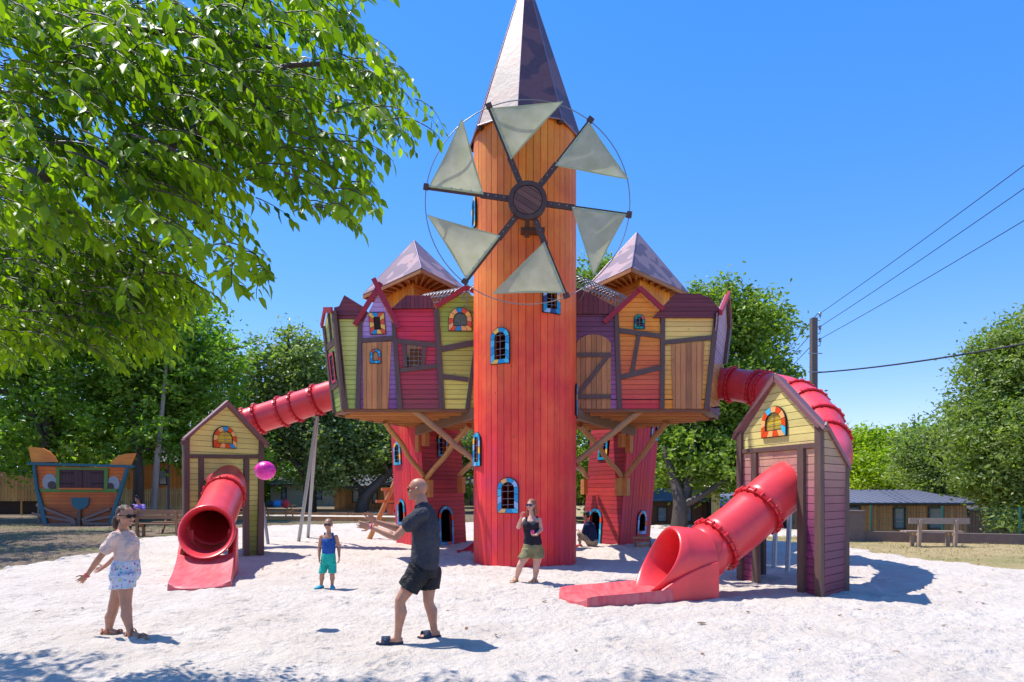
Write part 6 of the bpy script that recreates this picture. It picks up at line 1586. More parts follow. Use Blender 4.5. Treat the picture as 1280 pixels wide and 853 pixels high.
def head(mb, c, fwd, k, up=(0, 0, 1), male=False, child=False):
    """c = centre of the skull; head height .23*k"""
    f_ = Vector(fwd).normalized(); up = Vector(up); up = (up-f_*up.dot(f_)).normalized(); s = f_.cross(up); H = k
    T = lambda x, y, z: Vector(c)+(s*x+f_*y+up*z)*H
    Mh = Matrix((s, f_, up)).transposed()
    mb.ell(T(0, -.012, .025), (.074*H, .094*H, .088*H), Mh, 20, 14)
    mb.loft([(T(0, .012, .03), s*.066*H, f_*.074*H), (T(0, .016, -.02), s*.064*H, f_*.074*H), (T(0, .020, -.055), s*.056*H, f_*.066*H), (T(0, .030, -.085), s*.042*H, f_*.050*H), (T(0, .042, -.108), s*.022*H, f_*.030*H)], 18)
    mb.loft([(T(0, .080, .012), s*.008*H, up*.008*H), (T(0, .093, -.006), s*.010*H, up*.010*H), (T(0, .108, -.024), s*.0145*H, up*.010*H), (T(0, .094, -.034), s*.014*H, up*.006*H)], 10)
    mb.ell(T(0, .086, -.056), (.023*H, .010*H, .0055*H), Mh, 12, 7); mb.ell(T(0, .085, -.066), (.020*H, .010*H, .006*H), Mh, 12, 7); mb.ell(T(0, .073, -.098), (.018*H, .014*H, .013*H), Mh, 12, 8)
    mb.ell(T(0, .076, .028), (.045*H, .013*H, .009*H), Mh, 12, 7)
    for x in (-1, 1):
        mb.ell(T(x*.040, .062, -.030), (.024*H, .018*H, .020*H), Mh, 12, 8)
        mb.loft([(T(x*.072, -.005, -.012), f_*.018*H, up*.030*H), (T(x*.082, -.010, -.010), f_*.019*H, up*.032*H), (T(x*.087, -.014, -.008), f_*.014*H, up*.026*H)], 12)
    return T, s, f_, up
def torso(mb, pel, wai, che, nec, side, k, wd=(.165, .135, .165, .07), dp=(.115, .10, .115, .06), grow=0.0, top=True, fwd=None):
    s = Vector(side).normalized(); secs = []
    P0, P1, P2, P3 = map(Vector, (pel, wai, che, nec)); up = (P2-P0).normalized(); f_ = s.cross(up).normalized() if fwd is None else Vector(fwd)
    W = [wd[0]*.86, wd[0], wd[1], wd[2], wd[2]*1.0]; D = [dp[0]*.9, dp[0], dp[1], dp[2], dp[2]*.86]
    cs = [P0-up*.06*k, P0+up*.02*k, P1, P2, P2+(P3-P2)*.45]
    for c, a, b in zip(cs, W, D): secs.append((c, s*(a*k+grow), f_*(b*k+grow)))
    if top: secs.append((P2+(P3-P2)*.78, s*(wd[2]*.62*k+grow*.8), f_*(dp[2]*.62*k+grow*.8))); secs.append((P3+(P3-P2).normalized()*.0, s*.060*k, f_*.062*k))
    mb.loft(secs, 24)
def glasses(T, s, f_, up, H, parent, lens, frame, thick=.004, big=1.0, label=None):
    mb = MB()
    for x in (-1, 1):
        L = []
        for i in range(14):
            a = 2*math.pi*i/14; L.append(T(x*.032+.027*big*math.cos(a)*(1.0), .100-.012*abs(x*.032+.027*math.cos(a))/.06, .000+.019*big*math.sin(a)))
        mb.prism([p*1 for p in L], -f_*.006*H, 1)
        mb.tube(L, .0035*H, 6, 0, closed=True)
        mb.bar(T(x*.060, .088, .006), T(x*.080, .0, .004), .006*H, .009*H); mb.bar(T(x*.080, .0, .004), T(x*.079, -.03, -.008), .006*H, .008*H)
    mb.bar(T(-.008, .104, .004), T(.008, .104, .004), .005*H, .007*H)
    return mb.build('glasses', [frame, lens], parent)
def leg(mb, hip, knee, ank, k, r=(.088, .056, .062, .036), cf=None):
    h, n, a = map(Vector, (hip, knee, ank)); 
    cf = Vector(cf) if cf is not None else Vector((0, 0, 0))
    calf = n.lerp(a, .30)+cf*.018*k
    mb.limb([h, h.lerp(n, .35), h.lerp(n, .75), n, n.lerp(a, .12), calf, n.lerp(a, .65)+cf*.006*k, a], [r[0]*k*1.02, r[0]*k*.93, r[1]*k*1.14, r[1]*k, r[1]*k*.98, r[2]*k, r[3]*k*1.15, r[3]*k], 14)
def arm(mb, sh, el, wr, k, r=(.052, .040, .043, .026)):
    s_, e, w_ = map(Vector, (sh, el, wr)); mb.limb([s_, s_.lerp(e, .4), e, e.lerp(w_, .22), e.lerp(w_, .65), w_], [r[0]*k, r[0]*k*.90, r[1]*k, r[2]*k, r[3]*k*1.2, r[3]*k], 12)
def foot(mb, ank, toe, k, h=None):
    a = Vector(ank); t_ = Vector(toe); d = Vector((t_.x-a.x, t_.y-a.y, 0)).normalized(); s = Vector((-d.y, d.x, 0)); z = Vector((0, 0, 1)); zg = t_.z; heel = a-d*.055*k; L = (t_-heel).dot(d)
    hl = Vector((heel.x, heel.y, zg))
    mb.loft([(hl+z*.032*k, s*.020*k, z*.022*k), (hl+d*L*.10+z*.036*k, s*.032*k, z*.034*k), (hl+d*L*.30+z*.040*k, s*.034*k, z*.040*k), (hl+d*L*.55+z*.030*k, s*.040*k, z*.028*k), (hl+d*L*.76+z*.021*k, s*.046*k, z*.019*k), (hl+d*L*.92+z*.016*k, s*.036*k, z*.014*k)], 14)
    mb.limb([a+z*.02*k, a-z*.025*k], [.037*k, .036*k], 10)
    for i in range(5):
        o_ = (-.032+.016*i)*k; b = hl+d*L*(.86-.02*abs(i-1))+s*o_+z*.013*k; mb.limb([b, b+d*(.028-.002*i)*k+z*-.003*k], [.009*k, .0085*k], 7)
    return hl, d, s, L
def sandal(hl, d, s, L, k, parent, mat, sole, kind):
    z = Vector((0, 0, 1)); out = []
    sh = [(-.02, .030), (.15, .040), (.35, .038), (.55, .045), (.75, .052), (.92, .046), (1.04, .022)]
    L2 = [hl+d*L*u+s*w_*k for u, w_ in sh]+[hl+d*L*u-s*w_*k for u, w_ in reversed(sh)]
    mb = MB(); mb.prism([p+z*-.004 for p in L2], z*(.022*k)); so = mb.build('shoe', sole, parent); mb = MB()
    def strap(u, w0, hh, wd):
        c = hl+d*L*u; n = 12; a_ = [c+s*w0*k*math.cos(math.pi*i/n)+z*(.012*k+hh*k*math.sin(math.pi*i/n)) for i in range(n+1)]; d2 = d*wd*k/2; vs = []; 
        for p in a_: q = (p-c-z*.02*k).normalized()*.004; vs += [p-d2, p+d2, p+d2+q, p-d2+q]
        fs = [];
        for i in range(n):
            for j in range(4): fs.append([4*i+j, 4*i+(j+1) % 4, 4*i+4+(j+1) % 4, 4*i+4+j])
        mb.add(vs, fs, 0, True)
    if kind == 'slide': strap(.66, .056, .062, .085)
    elif kind == 'sandal':
        strap(.78, .054, .045, .028); strap(.30, .046, .092, .02)
        mb.tube([hl+s*.04*k+z*.02*k, hl-d*.01+z*.065*k, hl-s*.04*k+z*.02*k], .012*k, 6)
    else:
        mb.loft([(hl-d*.01+z*.035*k, s*.03*k, z*.03*k), (hl+d*L*.25+z*.045*k, s*.045*k, z*.042*k), (hl+d*L*.6+z*.038*k, s*.054*k, z*.034*k), (hl+d*L*.85+z*.03*k, s*.054*k, z*.026*k), (hl+d*L*1.06+z*.024*k, s*.03*k, z*.017*k)], 16)
    mb.build('strap' if kind != 'clog' else 'upper', mat, so)
    return so
SK_M = skinmat('tanned_skin', (.50, .235, .14)); SK_G = skinmat('warm_skin', (.48, .225, .135)); SK_W = skinmat('pale_skin', (.62, .35, .25)); SK_B = skinmat('child_skin', (.46, .22, .13))
BLK = plain('black_lens', (.012, .012, .016), .1, var=0); 
Z = Vector((0, 0, 1))

# ---- bald man reaching for the ball
d0 = 7.36; k = 1.02
man = thing('person', G(513, 806), 'bald man in a dark grey t-shirt and black shorts stretching both hands to the left', 'person')
fw = Vector((-.97, .24, 0)).normalized(); lf = Z.cross(fw)                 # lf: his left, towards the camera
pel = P(530, 706, d0); wai = P(530.5, 683, d0); che = P(532, 654, d0); nec = P(527.5, 624, d0); hc = P(521.5, 608.5, d0)
mb = MB(); T, hs, hf, hu = head(mb, hc, (-.985, .06, .03), 1.10, up=(-.05, 0, 1)); 
mb.limb([nec-Z*.03, P(525.5, 618, d0)], [.074, .066], 14)
torso(mb, pel, wai, che, nec, lf, k, (.165, .15, .175, .07), (.125, .115, .12, .06))
shN, shF = P(526, 638.5, d0-.185), P(528, 637.5, d0+.185)
elN, wrN = P(494.5, 668, d0-.20), P(463.5, 655.5, d0-.10); elF, wrF = P(502, 659, d0+.16), P(470, 649.5, d0+.10)
arm(mb, shN, elN, wrN, 1.1); arm(mb, shF, elF, wrF, 1.08)
hand(mb, wrN, (-1, .05, .20), (-.1, .9, .25), 1.06, .12, .10, thumb=1); hand(mb, wrF, (-.80, .0, .60), (-.3, -.9, 0), 1.06, .10, .2, thumb=-1)
hipN, hipF = P(523, 712, d0-.09), P(537, 712, d0+.09)
knN, anN = P(500.5, 747, d0-.16), P(496.5, 797, d0-.17); knF, anF = P(535.5, 748, d0+.06), P(543.5, 790, d0+.14)
leg(mb, hipN, knN, anN, 1.04, (.092, .060, .066, .037), (.9, 0, 0)); leg(mb, hipF, knF, anF, 1.04, (.092, .058, .064, .037), (.9, .1, 0))
tN = G(474, 809); tN.z = .045; tF = G(524, 799); tF.z = .05; tF.y = anF.y-.02
zz = sand_z(tN.x, tN.y); f1 = foot(mb, anN, Vector((anN.x-.215, anN.y-.02, zz+.03)), 1.08); f2 = foot(mb, anF, Vector((anF.x-.17, anF.y-.09, sand_z(anF.x, anF.y)+.03)), 1.08)
body = remesh(mb, 'body', SK_M, man, .0055, 3)
NV = cloth('navy_rubber', (.03, .05, .09), .6); sandal(*f1, 1.08, man, NV, NV, 'slide'); sandal(*f2, 1.08, man, NV, NV, 'slide')
gl = glasses(T, hs, hf, hu, 1.10, man, plain('clear_lens', (.25, .25, .26), .1), plain('red_frame', (.5, .02, .03), .3))
mb = MB()
for x in (-1, 1): mb.ell(T(x*.032, .080, .0), .0125, n=12, m=8)
mb.build('eyes', plain('eye_dark', (.05, .03, .02), .2), man)
mb = MB(); torso(mb, P(531, 702, d0), P(531, 684, d0), P(531.5, 653, d0), P(528, 624, d0), lf, 1.0, (.185, .178, .196, .09), (.152, .145, .142, .09), .008)
for a, b in ((shN, elN), (shF, elF)):
    e = Vector(a).lerp(b, .50); mb.limb([Vector(a)+Z*.005+(Vector((.02, 0, -.01))), Vector(a).lerp(b, .3), e], [.078, .079, .084], 16); 
# open the sleeve end: clip the round end by a flat cap
sh_ = remesh(mb, 'shirt', cloth('dark_grey_tee', (.052, .053, .066)), man, .008, 4, .022, 9)
mb = MB(); torso(mb, P(530, 712, d0), P(530, 703, d0), P(530, 695, d0), P(530, 690, d0), lf, 1.0, (.175, .170, .165, .1), (.145, .138, .13, .1), .006, top=False)
for h, n_, u in ((hipN, knN, .60), (hipF, knF, .58)):
    e = Vector(h).lerp(n_, u); dr = (Vector(n_)-Vector(h)).normalized(); s_ = Vector((0, 1, 0)); g_ = dr.cross(s_).normalized()
    mb.loft([(Vector(h)+Z*.06, s_*.115, g_*.130), (Vector(h), s_*.118, g_*.140), (e, s_*.112, g_*.128)], 20)
remesh(mb, 'shorts', cloth('black_shorts', (.022, .022, .024), .6), man, .008, 4, .02, 9)
mb = MB(); c = wrN; mb.tube([Vector(c)+Vector((.01, .034*math.cos(a), .034*math.sin(a))) for a in [2*math.pi*i/16 for i in range(16)]], .007, 6, closed=True); mb.build('wristband', plain('pink_band', (.75, .03, .3), .4), man)
mb = MB(); mb.tube([Vector(c)+Vector((.035, .034*math.cos(a), .034*math.sin(a))) for a in [2*math.pi*i/16 for i in range(16)]], .005, 6, closed=True); mb.build('wristband', plain('orange_band', (.7, .25, .02), .4), man)

# ---- girl walking right
d0 = 7.58; k = .92
girl = thing('person', G(158, 802), 'girl in a pink top and spotted shorts with sunglasses and a ponytail', 'person')
fw = Vector((.90, -.42, 0)).normalized(); lf = Z.cross(fw); rt = -lf       # her right side faces the camera
pel = P(155, 712, d0); wai = P(158.5, 694, d0); che = P(157, 673, d0); nec = P(152.5, 659, d0); hc = P(157, 641.5, d0)
mb = MB(); T, hs, hf, hu = head(mb, hc, (.93, -.36, -.05), 1.06)
mb.limb([nec-Z*.03, P(154, 652, d0)], [.052, .047], 14); torso(mb, pel, wai, che, nec, rt, k, (.165, .135, .155, .06), (.125, .105, .115, .055))
shN, shF = P(144.5, 668, d0-.12), P(163, 667, d0+.13); elN, wrN = P(124.5, 694, d0-.15), P(108.5, 716, d0-.10); elF, wrF = P(147, 692, d0+.12), P(131, 705, d0+.12)
arm(mb, shN, elN, wrN, .92, (.050, .038, .040, .025)); arm(mb, shF, elF, wrF, .9, (.050, .038, .040, .025))
hand(mb, wrN, (-.72, -.05, -.72), (-.4, .8, .3), .90, .22, .25, thumb=-1); hand(mb, wrF, (-.85, 0, -.45), (.2, -.7, .6), .90, .2, .2, thumb=1)
hipN, hipF = P(156, 718, d0-.07), P(154, 718, d0+.07); knN, anN = P(157.5, 754, d0-.12), P(164.5, 794, d0-.16); knF, anF = P(141.5, 757, d0+.09), P(134.5, 794, d0+.08)
leg(mb, hipN, knN, anN, .94, (.098, .062, .064, .036), (-.9, 0, 0)); leg(mb, hipF, knF, anF, .94, (.096, .062, .064, .036), (-.9, 0, 0))
f1 = foot(mb, anN, Vector((anN.x+.20, anN.y-.06, sand_z(anN.x, anN.y)+.025)), .98); f2 = foot(mb, anF, Vector((anF.x+.185, anF.y+.02, sand_z(anF.x, anF.y)+.03)), .98)
remesh(mb, 'body', SK_G, girl, .0055, 3)
TAN = plain('tan_leather', (.32, .09, .03), .5); SOL = plain('tan_sole', (.38, .24, .14), .7); sandal(*f1, .98, girl, TAN, SOL, 'sandal'); sandal(*f2, .98, girl, TAN, SOL, 'sandal')
glasses(T, hs, hf, hu, 1.02, girl, BLK, BLK, big=1.05)
def hairm(name, c1, c2):
    m, t, b = newmat(name); geo = t.nodes.new('ShaderNodeTexCoord'); mp = t.nodes.new('ShaderNodeMapping'); lk(t, geo.outputs['Object'], mp.inputs[0]); mp.inputs['Scale'].default_value = (30, 30, 5); n = noise_node(t, 4, 4, mp.outputs[0], .7)
    lk(t, ramp(t, n.outputs[0], [(.35, c1), (.65, c2)]).outputs[0], b.inputs['Base Color']); b.inputs['Roughness'].default_value = .55; bump(t, b, n.outputs[0], .6, .01); return m
HB = hairm('brown_hair', (.03, .016, .010), (.12, .06, .032))
def scalp(mb, T, H, Mh, front=.02, low=-.03):
    c = T(0, -.018, .030); n = 22; m_ = 12
    for lay in (0,):
        mb.ell(T(0, -.022, .034), (.081*H, .096*H, .089*H), Mh, 20, 14)
    mb.ell(T(0, -.050, -.010), (.074*H, .062*H, .070*H), Mh, 18, 12)
mb = MB(); Mh = Matrix((hs, hf, hu)).transposed(); scalp(mb, T, 1.02, Mh)
b0 = T(0, -.115, -.01); tail = [b0, b0+hf*-.02*1.0+Z*-.04, b0+hf*-.035+Z*-.085, b0+hf*-.02+Z*-.13, b0+hf*-.045+Z*-.165]; mb.limb(tail, [.030, .045, .048, .038, .014], 12); mb.limb([tail[1]+hs*.02, tail[3]+hs*.03], [.03, .02]); mb.limb([tail[1]-hs*.02, tail[2]-hs*.035], [.03, .025])
remesh(mb, 'hair', HB, girl, .007, 3, .006, 40)
mb = MB(); mb.ell(T(0, .0935, -.061), (.019, .006, .0075), Mh, 12, 7); mb.build('lips', plain('lips', (.5, .13, .12), .4), girl)
tm = cloth('pale_pink_top', (.74, .53, .45)); mb = MB(); torso(mb, P(158.5, 699, d0), P(158.5, 692, d0), P(157.5, 676, d0), P(153, 660.5, d0), rt, .97, (.136, .134, .148, .08), (.112, .114, .118, .08), .006)
mb.ell(P(164, 679, d0-.02), (.06, .10, .08), n=18, m=12)
for a, b in ((shN, elN), (shF, elF)): e = Vector(a).lerp(b, .58); mb.limb([Vector(a), Vector(a).lerp(b, .3), e], [.066, .066, .068], 16)
remesh(mb, 'shirt', tm, girl, .008, 4, .008, 12)
sm = cloth('spotted_shorts', (.62, .64, .72), spots=[srgb(40, 175, 165), srgb(235, 215, 60), srgb(180, 70, 150), srgb(225, 90, 120), srgb(120, 120, 200)])
mb = MB(); torso(mb, P(156, 716, d0), P(157, 705, d0), P(158.5, 697, d0), P(158.5, 694, d0), rt, .95, (.182, .165, .145, .1), (.150, .140, .122, .1), .006, top=False)
for h, n_ in ((hipN, knN), (hipF, knF)):
    e = Vector(h).lerp(n_, .38); s_ = rt; g_ = fw; mb.loft([(Vector(h)+Z*.05, s_*.105, g_*.122), (Vector(h), s_*.11, g_*.128), (e, s_*.112, g_*.120)], 20)
remesh(mb, 'shorts', sm, girl, .008, 4, .008, 10)
mb = MB(); mb.tube([Vector(wrN)+Vector((-.02, 0, -.02))*0+Vector((.03*math.cos(a)*.7, .033*math.sin(a), -.03*math.cos(a)*.7)) for a in [2*math.pi*i/16 for i in range(16)]], .007, 6, closed=True); mb.build('wristband', plain('coral_band', (.7, .1, .15), .4), girl)

# ---- boy facing the camera
d0 = 11.22; k = .70
boy = thing('person', G(408, 737), 'small boy in a blue tank top, turquoise shorts and sunglasses facing the camera', 'person')
rt = Vector((-1, 0, 0)); lf = Vector((1, 0, 0)); fw = Vector((0, -1, 0))
pel = P(410.5, 699, d0); wai = P(410.7, 688, d0); che = P(411, 674, d0); nec = P(411, 664.5, d0); hc = P(410.3, 654.5, d0)
mb = MB(); T, hs, hf, hu = head(mb, hc, (.05, -1, .04), .86); mb.limb([nec-Z*.02, P(411, 660, d0)], [.040, .036], 12)
torso(mb, pel, wai, che, nec, lf, k, (.155, .135, .16, .06), (.115, .105, .11, .055))
shR, shL = P(402, 670, d0), P(420, 670, d0); arm(mb, shR, P(399.2, 683.5, d0+.03), P(399, 696, d0-.04), .74); arm(mb, shL, P(423.5, 682.5, d0+.03), P(424, 695, d0-.04), .74)
hand(mb, P(399, 696, d0-.04), (.05, -.1, -1), (1, .1, 0), .74, .35, .1, thumb=-1); hand(mb, P(424, 695, d0-.04), (0, -.1, -1), (-1, .1, 0), .74, .35, .1, thumb=1)
hR, hL = P(405.5, 704, d0), P(415.5, 704, d0); kR, kL = P(402.5, 717.5, d0-.02), P(415.3, 717.5, d0-.02); aR, aL = P(401.5, 730.5, d0), P(415.2, 730.5, d0)
leg(mb, hR, kR, aR, .72, cf=(0, .8, 0)); leg(mb, hL, kL, aL, .72, cf=(0, .8, 0))
zb = sand_z(-3.1, 11.2)+.02; f1 = foot(mb, aR, Vector((aR.x-.06, aR.y-.13, zb)), .74); f2 = foot(mb, aL, Vector((aL.x+.05, aL.y-.13, zb)), .74)
remesh(mb, 'body', SK_B, boy, .006, 3)
CR = plain('cyan_clog', (.02, .34, .48), .5); sandal(*f1, .76, boy, CR, CR, 'clog'); sandal(*f2, .76, boy, CR, CR, 'clog'); glasses(T, hs, hf, hu, .86, boy, BLK, BLK, big=1.15)
mb = MB(); Mh = Matrix((hs, hf, hu)).transposed(); mb.ell(T(0, -.022, .042), (.078*.86, .090*.86, .080*.86), Mh, 20, 14); remesh(mb, 'hair', hairm('short_fair_hair', (.20, .13, .08), (.34, .23, .14)), boy, .007, 2, .002, 60)
mb = MB(); torso(mb, P(410.7, 690, d0), P(410.8, 686, d0), P(411, 675, d0), P(411, 668, d0), lf, k, (.150, .152, .160, .06), (.12, .125, .125, .06), .008, top=False)
for x in (405.3, 416.7): mb.limb([P(x, 674, d0-.055), P(x+(.8 if x < 410 else -.8), 665.6, d0-.01), P(x, 674, d0+.06)], [.022, .020, .022], 8)
remesh(mb, 'tank_top', cloth('blue_tank', (.018, .085, .33), .7), boy, .007, 3, .005, 14)
mb = MB(); torso(mb, P(410.5, 701, d0), P(410.6, 696, d0), P(410.7, 691, d0), P(410.7, 689, d0), lf, k, (.175, .170, .155, .1), (.13, .13, .125, .1), .006, top=False)
for h, n_ in ((hR, kR), (hL, kL)): e = Vector(h).lerp(n_, .82); mb.loft([(Vector(h)+Z*.03, lf*.068, fw*.085), (Vector(h), lf*.070, fw*.085), (e, lf*.070, fw*.082)], 18)
remesh(mb, 'shorts', cloth('turquoise_shorts', (.02, .45, .36), .7), boy, .007, 3, .006, 12)

# ---- woman in front of the tower
d0 = 11.7; k = .90
wom = thing('person', G(656, 734), 'woman in a black sleeveless top and olive shorts standing before the round tower', 'person')
fw = Vector((-.35, -.94, 0)).normalized(); lf = Z.cross(fw)*-1; lf = Vector((.94, -.35, 0)); rt = -lf
pel = P(666, 681, d0); wai = P(665, 667, d0); che = P(664, 654, d0); nec = P(665, 643.5, d0); hc = P(664, 630, d0)
mb = MB(); T, hs, hf, hu = head(mb, hc, (-.5, -.87, .06), .95); mb.limb([nec-Z*.03, P(664.6, 638.5, d0)], [.05, .045], 12)
torso(mb, pel, wai, che, nec, lf, k, (.175, .145, .160, .06), (.125, .11, .12, .055))
shR, shL = P(656, 648, d0), P(674, 648.5, d0-.04); eR, wR = P(648, 657.5, d0-.08), P(652, 645, d0-.20); eL, wL = P(676.3, 660.5, d0-.06), P(670.5, 667, d0-.22)
arm(mb, shR, eR, wR, .92, (.050, .040, .040, .026)); arm(mb, shL, eL, wL, .92, (.052, .042, .041, .026)); hand(mb, wR, (.15, -.1, 1), (.6, -.5, .3), .88, .8, .1, thumb=-1); hand(mb, wL, (-.85, -.45, -.1), (-.1, -.3, .95), .88, .6, .15, thumb=-1)
hR, hL = P(659.5, 688, d0), P(672.5, 688, d0); kR, kL = P(650, 705.5, d0-.08), P(670.5, 707, d0-.04); aR, aL = P(644.5, 725, d0+.0), P(668.3, 726, d0-.02)
leg(mb, hR, kR, aR, .93, (.096, .062, .062, .035), (.1, .8, 0)); leg(mb, hL, kL, aL, .93, (.096, .062, .062, .035), (.1, .8, 0))
f1 = foot(mb, aR, Vector((aR.x-.07, aR.y-.17, sand_z(aR.x, aR.y)+.03)), .93); f2 = foot(mb, aL, Vector((aL.x-.09, aL.y-.16, sand_z(aL.x, aL.y)+.03)), .93)
remesh(mb, 'body', SK_W, wom, .006, 3); YL = plain('mustard_strap', (.62, .35, .02), .6); sandal(*f1, .93, wom, YL, SOL, 'sandal'); sandal(*f2, .93, wom, YL, SOL, 'sandal'); glasses(T, hs, hf, hu, .95, wom, BLK, plain('purple_frame', (.06, .02, .12), .3), big=1.2)
mb = MB(); Mh = Matrix((hs, hf, hu)).transposed(); scalp(mb, T, .95, Mh); 
for sx in (-1, 1): mb.limb([T(sx*.070, -.02, .0), T(sx*.082, -.03, -.07), T(sx*.085, -.03, -.14), T(sx*.075, -.02, -.20)], [.024, .028, .026, .012], 10)
mb.limb([T(0, -.08, -.02), T(0, -.09, -.12), T(0, -.08, -.19)], [.06, .06, .03], 12)
remesh(mb, 'hair', hairm('auburn_hair', (.14, .055, .02), (.38, .18, .08)), wom, .007, 3, .006, 40)
mb = MB(); mb.ell(T(0, .0935, -.061), (.019, .006, .007), Mh, 12, 7); mb.build('lips', plain('lips_red', (.6, .08, .1), .4), wom)
tm = cloth('black_top', (.022, .022, .032)); mb = MB(); torso(mb, P(666, 678, d0), P(665.3, 667, d0), P(664, 655, d0), P(664.8, 646.5, d0), lf, k, (.178, .152, .165, .08), (.142, .128, .130, .08), .010, top=False)
for x in (659.5, 667.5): c = P(x, 655.5, d0-.125); mb.ell(c, (.078, .072, .075), n=14, m=10)
for x in (658, 671): mb.limb([P(x, 653, d0-.07), P(x, 645.2, d0-.01), P(x, 652, d0+.08)], [.030, .026, .03], 8)
remesh(mb, 'tank_top', tm, wom, .008, 3, .006, 14)
mb = MB(); torso(mb, P(666, 686, d0), P(666, 681, d0), P(665.6, 676.5, d0), P(665.5, 675, d0), lf, k, (.195, .190, .165, .1), (.15, .148, .135, .1), .006, top=False)
for h, n_ in ((hR, kR), (hL, kL)): e = Vector(h).lerp(n_, .42); mb.loft([(Vector(h)+Z*.06, lf*.10, fw*.125), (Vector(h), lf*.112, fw*.130), (e, lf*.122, fw*.135)], 18)
remesh(mb, 'shorts', cloth('olive_shorts', (.24, .23, .11)), wom, .008, 3, .009, 12)
mb = MB(); mb.ell(Vector(wL)+Vector((-.07, -.06, .03)), (.035, .03, .04), n=12, m=8); o = mb.build('small_toy', plain('pink_toy', (.7, .05, .25), .4), None); tag(o, 'small pink thing held in the lowered hand of the woman', 'toy')

# ---- man crouching by the right leaning tower
d0 = 19.0
cr = thing('person', G(734, 686), 'crouching man in a navy t-shirt at the arch of the right leaning tower', 'person')
fw = Vector((-.75, .66, 0)).normalized(); lf = Z.cross(fw); rt = -lf
pel = P(740, 677, d0); wai = P(740, 670, d0); che = P(737.5, 660, d0); nec = P(734.5, 652, d0); hc = P(732.5, 644.5, d0)
mb = MB(); T, hs, hf, hu = head(mb, hc, (-.9, .35, -.25), 1.0); mb.limb([nec, P(733.8, 649, d0)], [.06, .055], 12); torso(mb, pel, wai, che, nec, lf, 1.0)
shN, shF = P(732.5, 658, d0-.1), P(741, 657, d0+.16); arm(mb, shN, P(729.5, 668, d0-.08), P(725, 664, d0+.1), 1.0); arm(mb, shF, P(736, 668, d0+.35), P(728, 664, d0+.3), 1.0)
hand(mb, P(725, 664, d0+.1), (-.8, .4, .1), (0, 0, 1), 1.0, .4); hand(mb, P(728, 664, d0+.3), (-.8, .4, .1), (0, 0, 1), 1.0, .4)
kN, aN = P(724.5, 668, d0-.05), P(725, 682, d0-.02); kF, aF = P(731, 668.5, d0+.4), P(737, 680.5, d0+.25); leg(mb, pel+lf*.08, kN, aN, 1.0, cf=(.5, 0, 0)); leg(mb, pel-lf*.08, kF, aF, 1.0, cf=(.5, 0, 0))
f1 = foot(mb, aN, aN+Vector((-.18, .08, -.045)), 1.0); f2 = foot(mb, P(739, 681, d0-.05), P(736, 684, d0-.05), 1.0); mb.limb([kF, P(739, 680, d0-.05)], [.055, .04])
remesh(mb, 'body', SK_M, cr, .009, 2); RS_ = plain('red_shoe', (.6, .03, .06), .5); sandal(*f1, 1.0, cr, RS_, RS_, 'clog'); sandal(*f2, 1.0, cr, RS_, RS_, 'clog')
mb = MB(); torso(mb, pel, wai, che, nec, lf, 1.0, (.18, .175, .185, .09), (.14, .14, .13, .09), .01)
for a, b in ((shN, P(729.5, 668, d0-.08)), (shF, P(736, 668, d0+.35))): mb.limb([a, Vector(a).lerp(b, .7)], [.08, .082], 12)
remesh(mb, 'shirt', cloth('navy_tee', (.012, .022, .07)), cr, .012, 3, .012, 9)
mb = MB(); mb.ell(pel+Vector((0, 0, -.02)), (.19, .17, .15), n=16, m=10); mb.limb([pel+lf*.08, kN, Vector(kN).lerp(aN, .45)], [.12, .085, .075], 12); mb.limb([pel-lf*.08, kF, Vector(kF).lerp(P(739, 680, d0-.05), .4)], [.12, .085, .075], 12); remesh(mb, 'shorts', cloth('sand_shorts', (.38, .30, .20)), cr, .012, 3, .008, 9)
mb = MB(); Mh = Matrix((hs, hf, hu)).transposed(); mb.ell(T(0, -.025, .04), (.084, .098, .088), Mh, 18, 12); mb.ell(T(0, -.05, -.02), (.078, .062, .07), Mh, 14, 10); remesh(mb, 'hair', hairm('black_hair', (.006, .005, .005), (.02, .017, .015)), cr, .01, 2, .004, 40)

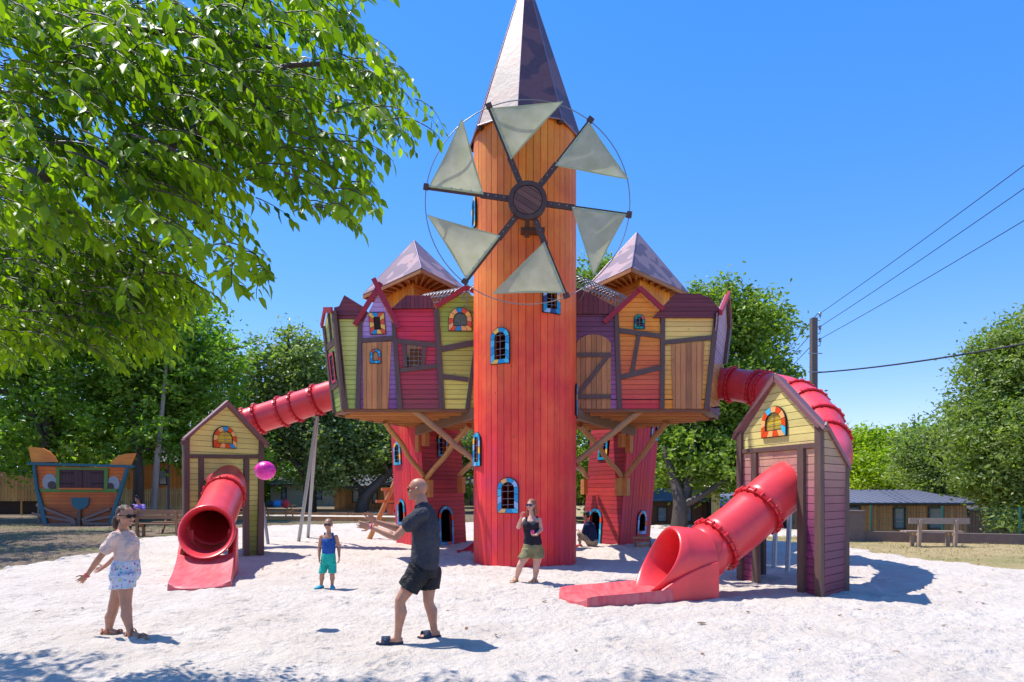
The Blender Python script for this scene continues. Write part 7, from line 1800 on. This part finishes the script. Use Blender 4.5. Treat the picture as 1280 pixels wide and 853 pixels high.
# ---- woman sitting at the picnic table far left
q0 = G(196, 671)+Vector((-.75, 3.0, 0)); x0 = (174-640)*q0.y/F; d0 = q0.y; q0.x = x0
se = thing('person', (x0, d0, 0), 'woman in a lavender top with a dark hair bun sitting at the picnic table', 'person')
Q = lambda x, y, z: Vector((x0+x, d0+y, z))
mb = MB(); T, hs, hf, hu = head(mb, Q(-.02, -.12, 1.28), (.12, -.9, -.42), .98); mb.limb([Q(0, -.02, 1.1), Q(-.01, -.06, 1.19)], [.055, .05], 12); torso(mb, Q(0, 0, .55), Q(0, 0, .75), Q(0, -.02, .95), Q(0, -.03, 1.12), (1, 0, 0), .95)
for s_ in (-1, 1):
    a, b, c = Q(s_*.19, -.03, 1.02), Q(s_*.27, -.18, .82), Q(s_*.06, -.42, .93); arm(mb, a, b, c, .92); hand(mb, c, (-s_*.4, -.3, .5), (0, .4, .8), .9, .7); kn = Q(s_*.11, -.42, .52); leg(mb, Q(s_*.09, 0, .54), kn, Q(s_*.13, -.38, .1), .92, cf=(0, .8, 0)); foot(mb, Q(s_*.13, -.38, .1), Q(s_*.15, -.58, .03), .92)
remesh(mb, 'body', SK_G, se, .009, 2)
mb = MB(); torso(mb, Q(0, 0, .56), Q(0, 0, .75), Q(0, -.02, .95), Q(0, -.03, 1.08), (1, 0, 0), .97, (.18, .165, .185, .09), (.14, .13, .13, .09), .01)
for s_ in (-1, 1): mb.limb([Q(s_*.19, -.03, 1.02), Q(s_*.25, -.13, .88)], [.08, .085], 12)
remesh(mb, 'shirt', cloth('lavender_top', (.34, .22, .62)), se, .012, 3, .01, 9)
mb = MB(); mb.ell(Q(0, 0, .54), (.19, .16, .12), n=16, m=10)
for s_ in (-1, 1): mb.limb([Q(s_*.09, 0, .54), Q(s_*.11, -.42, .52), Q(s_*.13, -.38, .2)], [.11, .08, .06], 12)
remesh(mb, 'trousers', cloth('black_trousers', (.015, .015, .02)), se, .012, 3)
mb = MB(); Mh = Matrix((hs, hf, hu)).transposed(); mb.ell(T(0, -.025, .035), (.084, .098, .088), Mh, 18, 12); mb.ell(T(0, -.03, .145), (.05, .05, .045), Mh, 12, 8); remesh(mb, 'hair', hairm('dark_bun_hair', (.008, .006, .006), (.03, .022, .02)), se, .01, 2, .004, 40)
mb = MB(); c = Q(0, -.50, 1.0); mb.box(c, (.08, .02, .15), M=Matrix.Rotation(-.5, 3, 'X')); o = mb.build('mobile_phone', BLK, None); tag(o, 'black phone in the hands of the woman in lavender', 'phone')
for o_, dz_ in ((man, .03), (girl, .03), (boy, .02), (wom, .025)): o_.location.z -= dz_
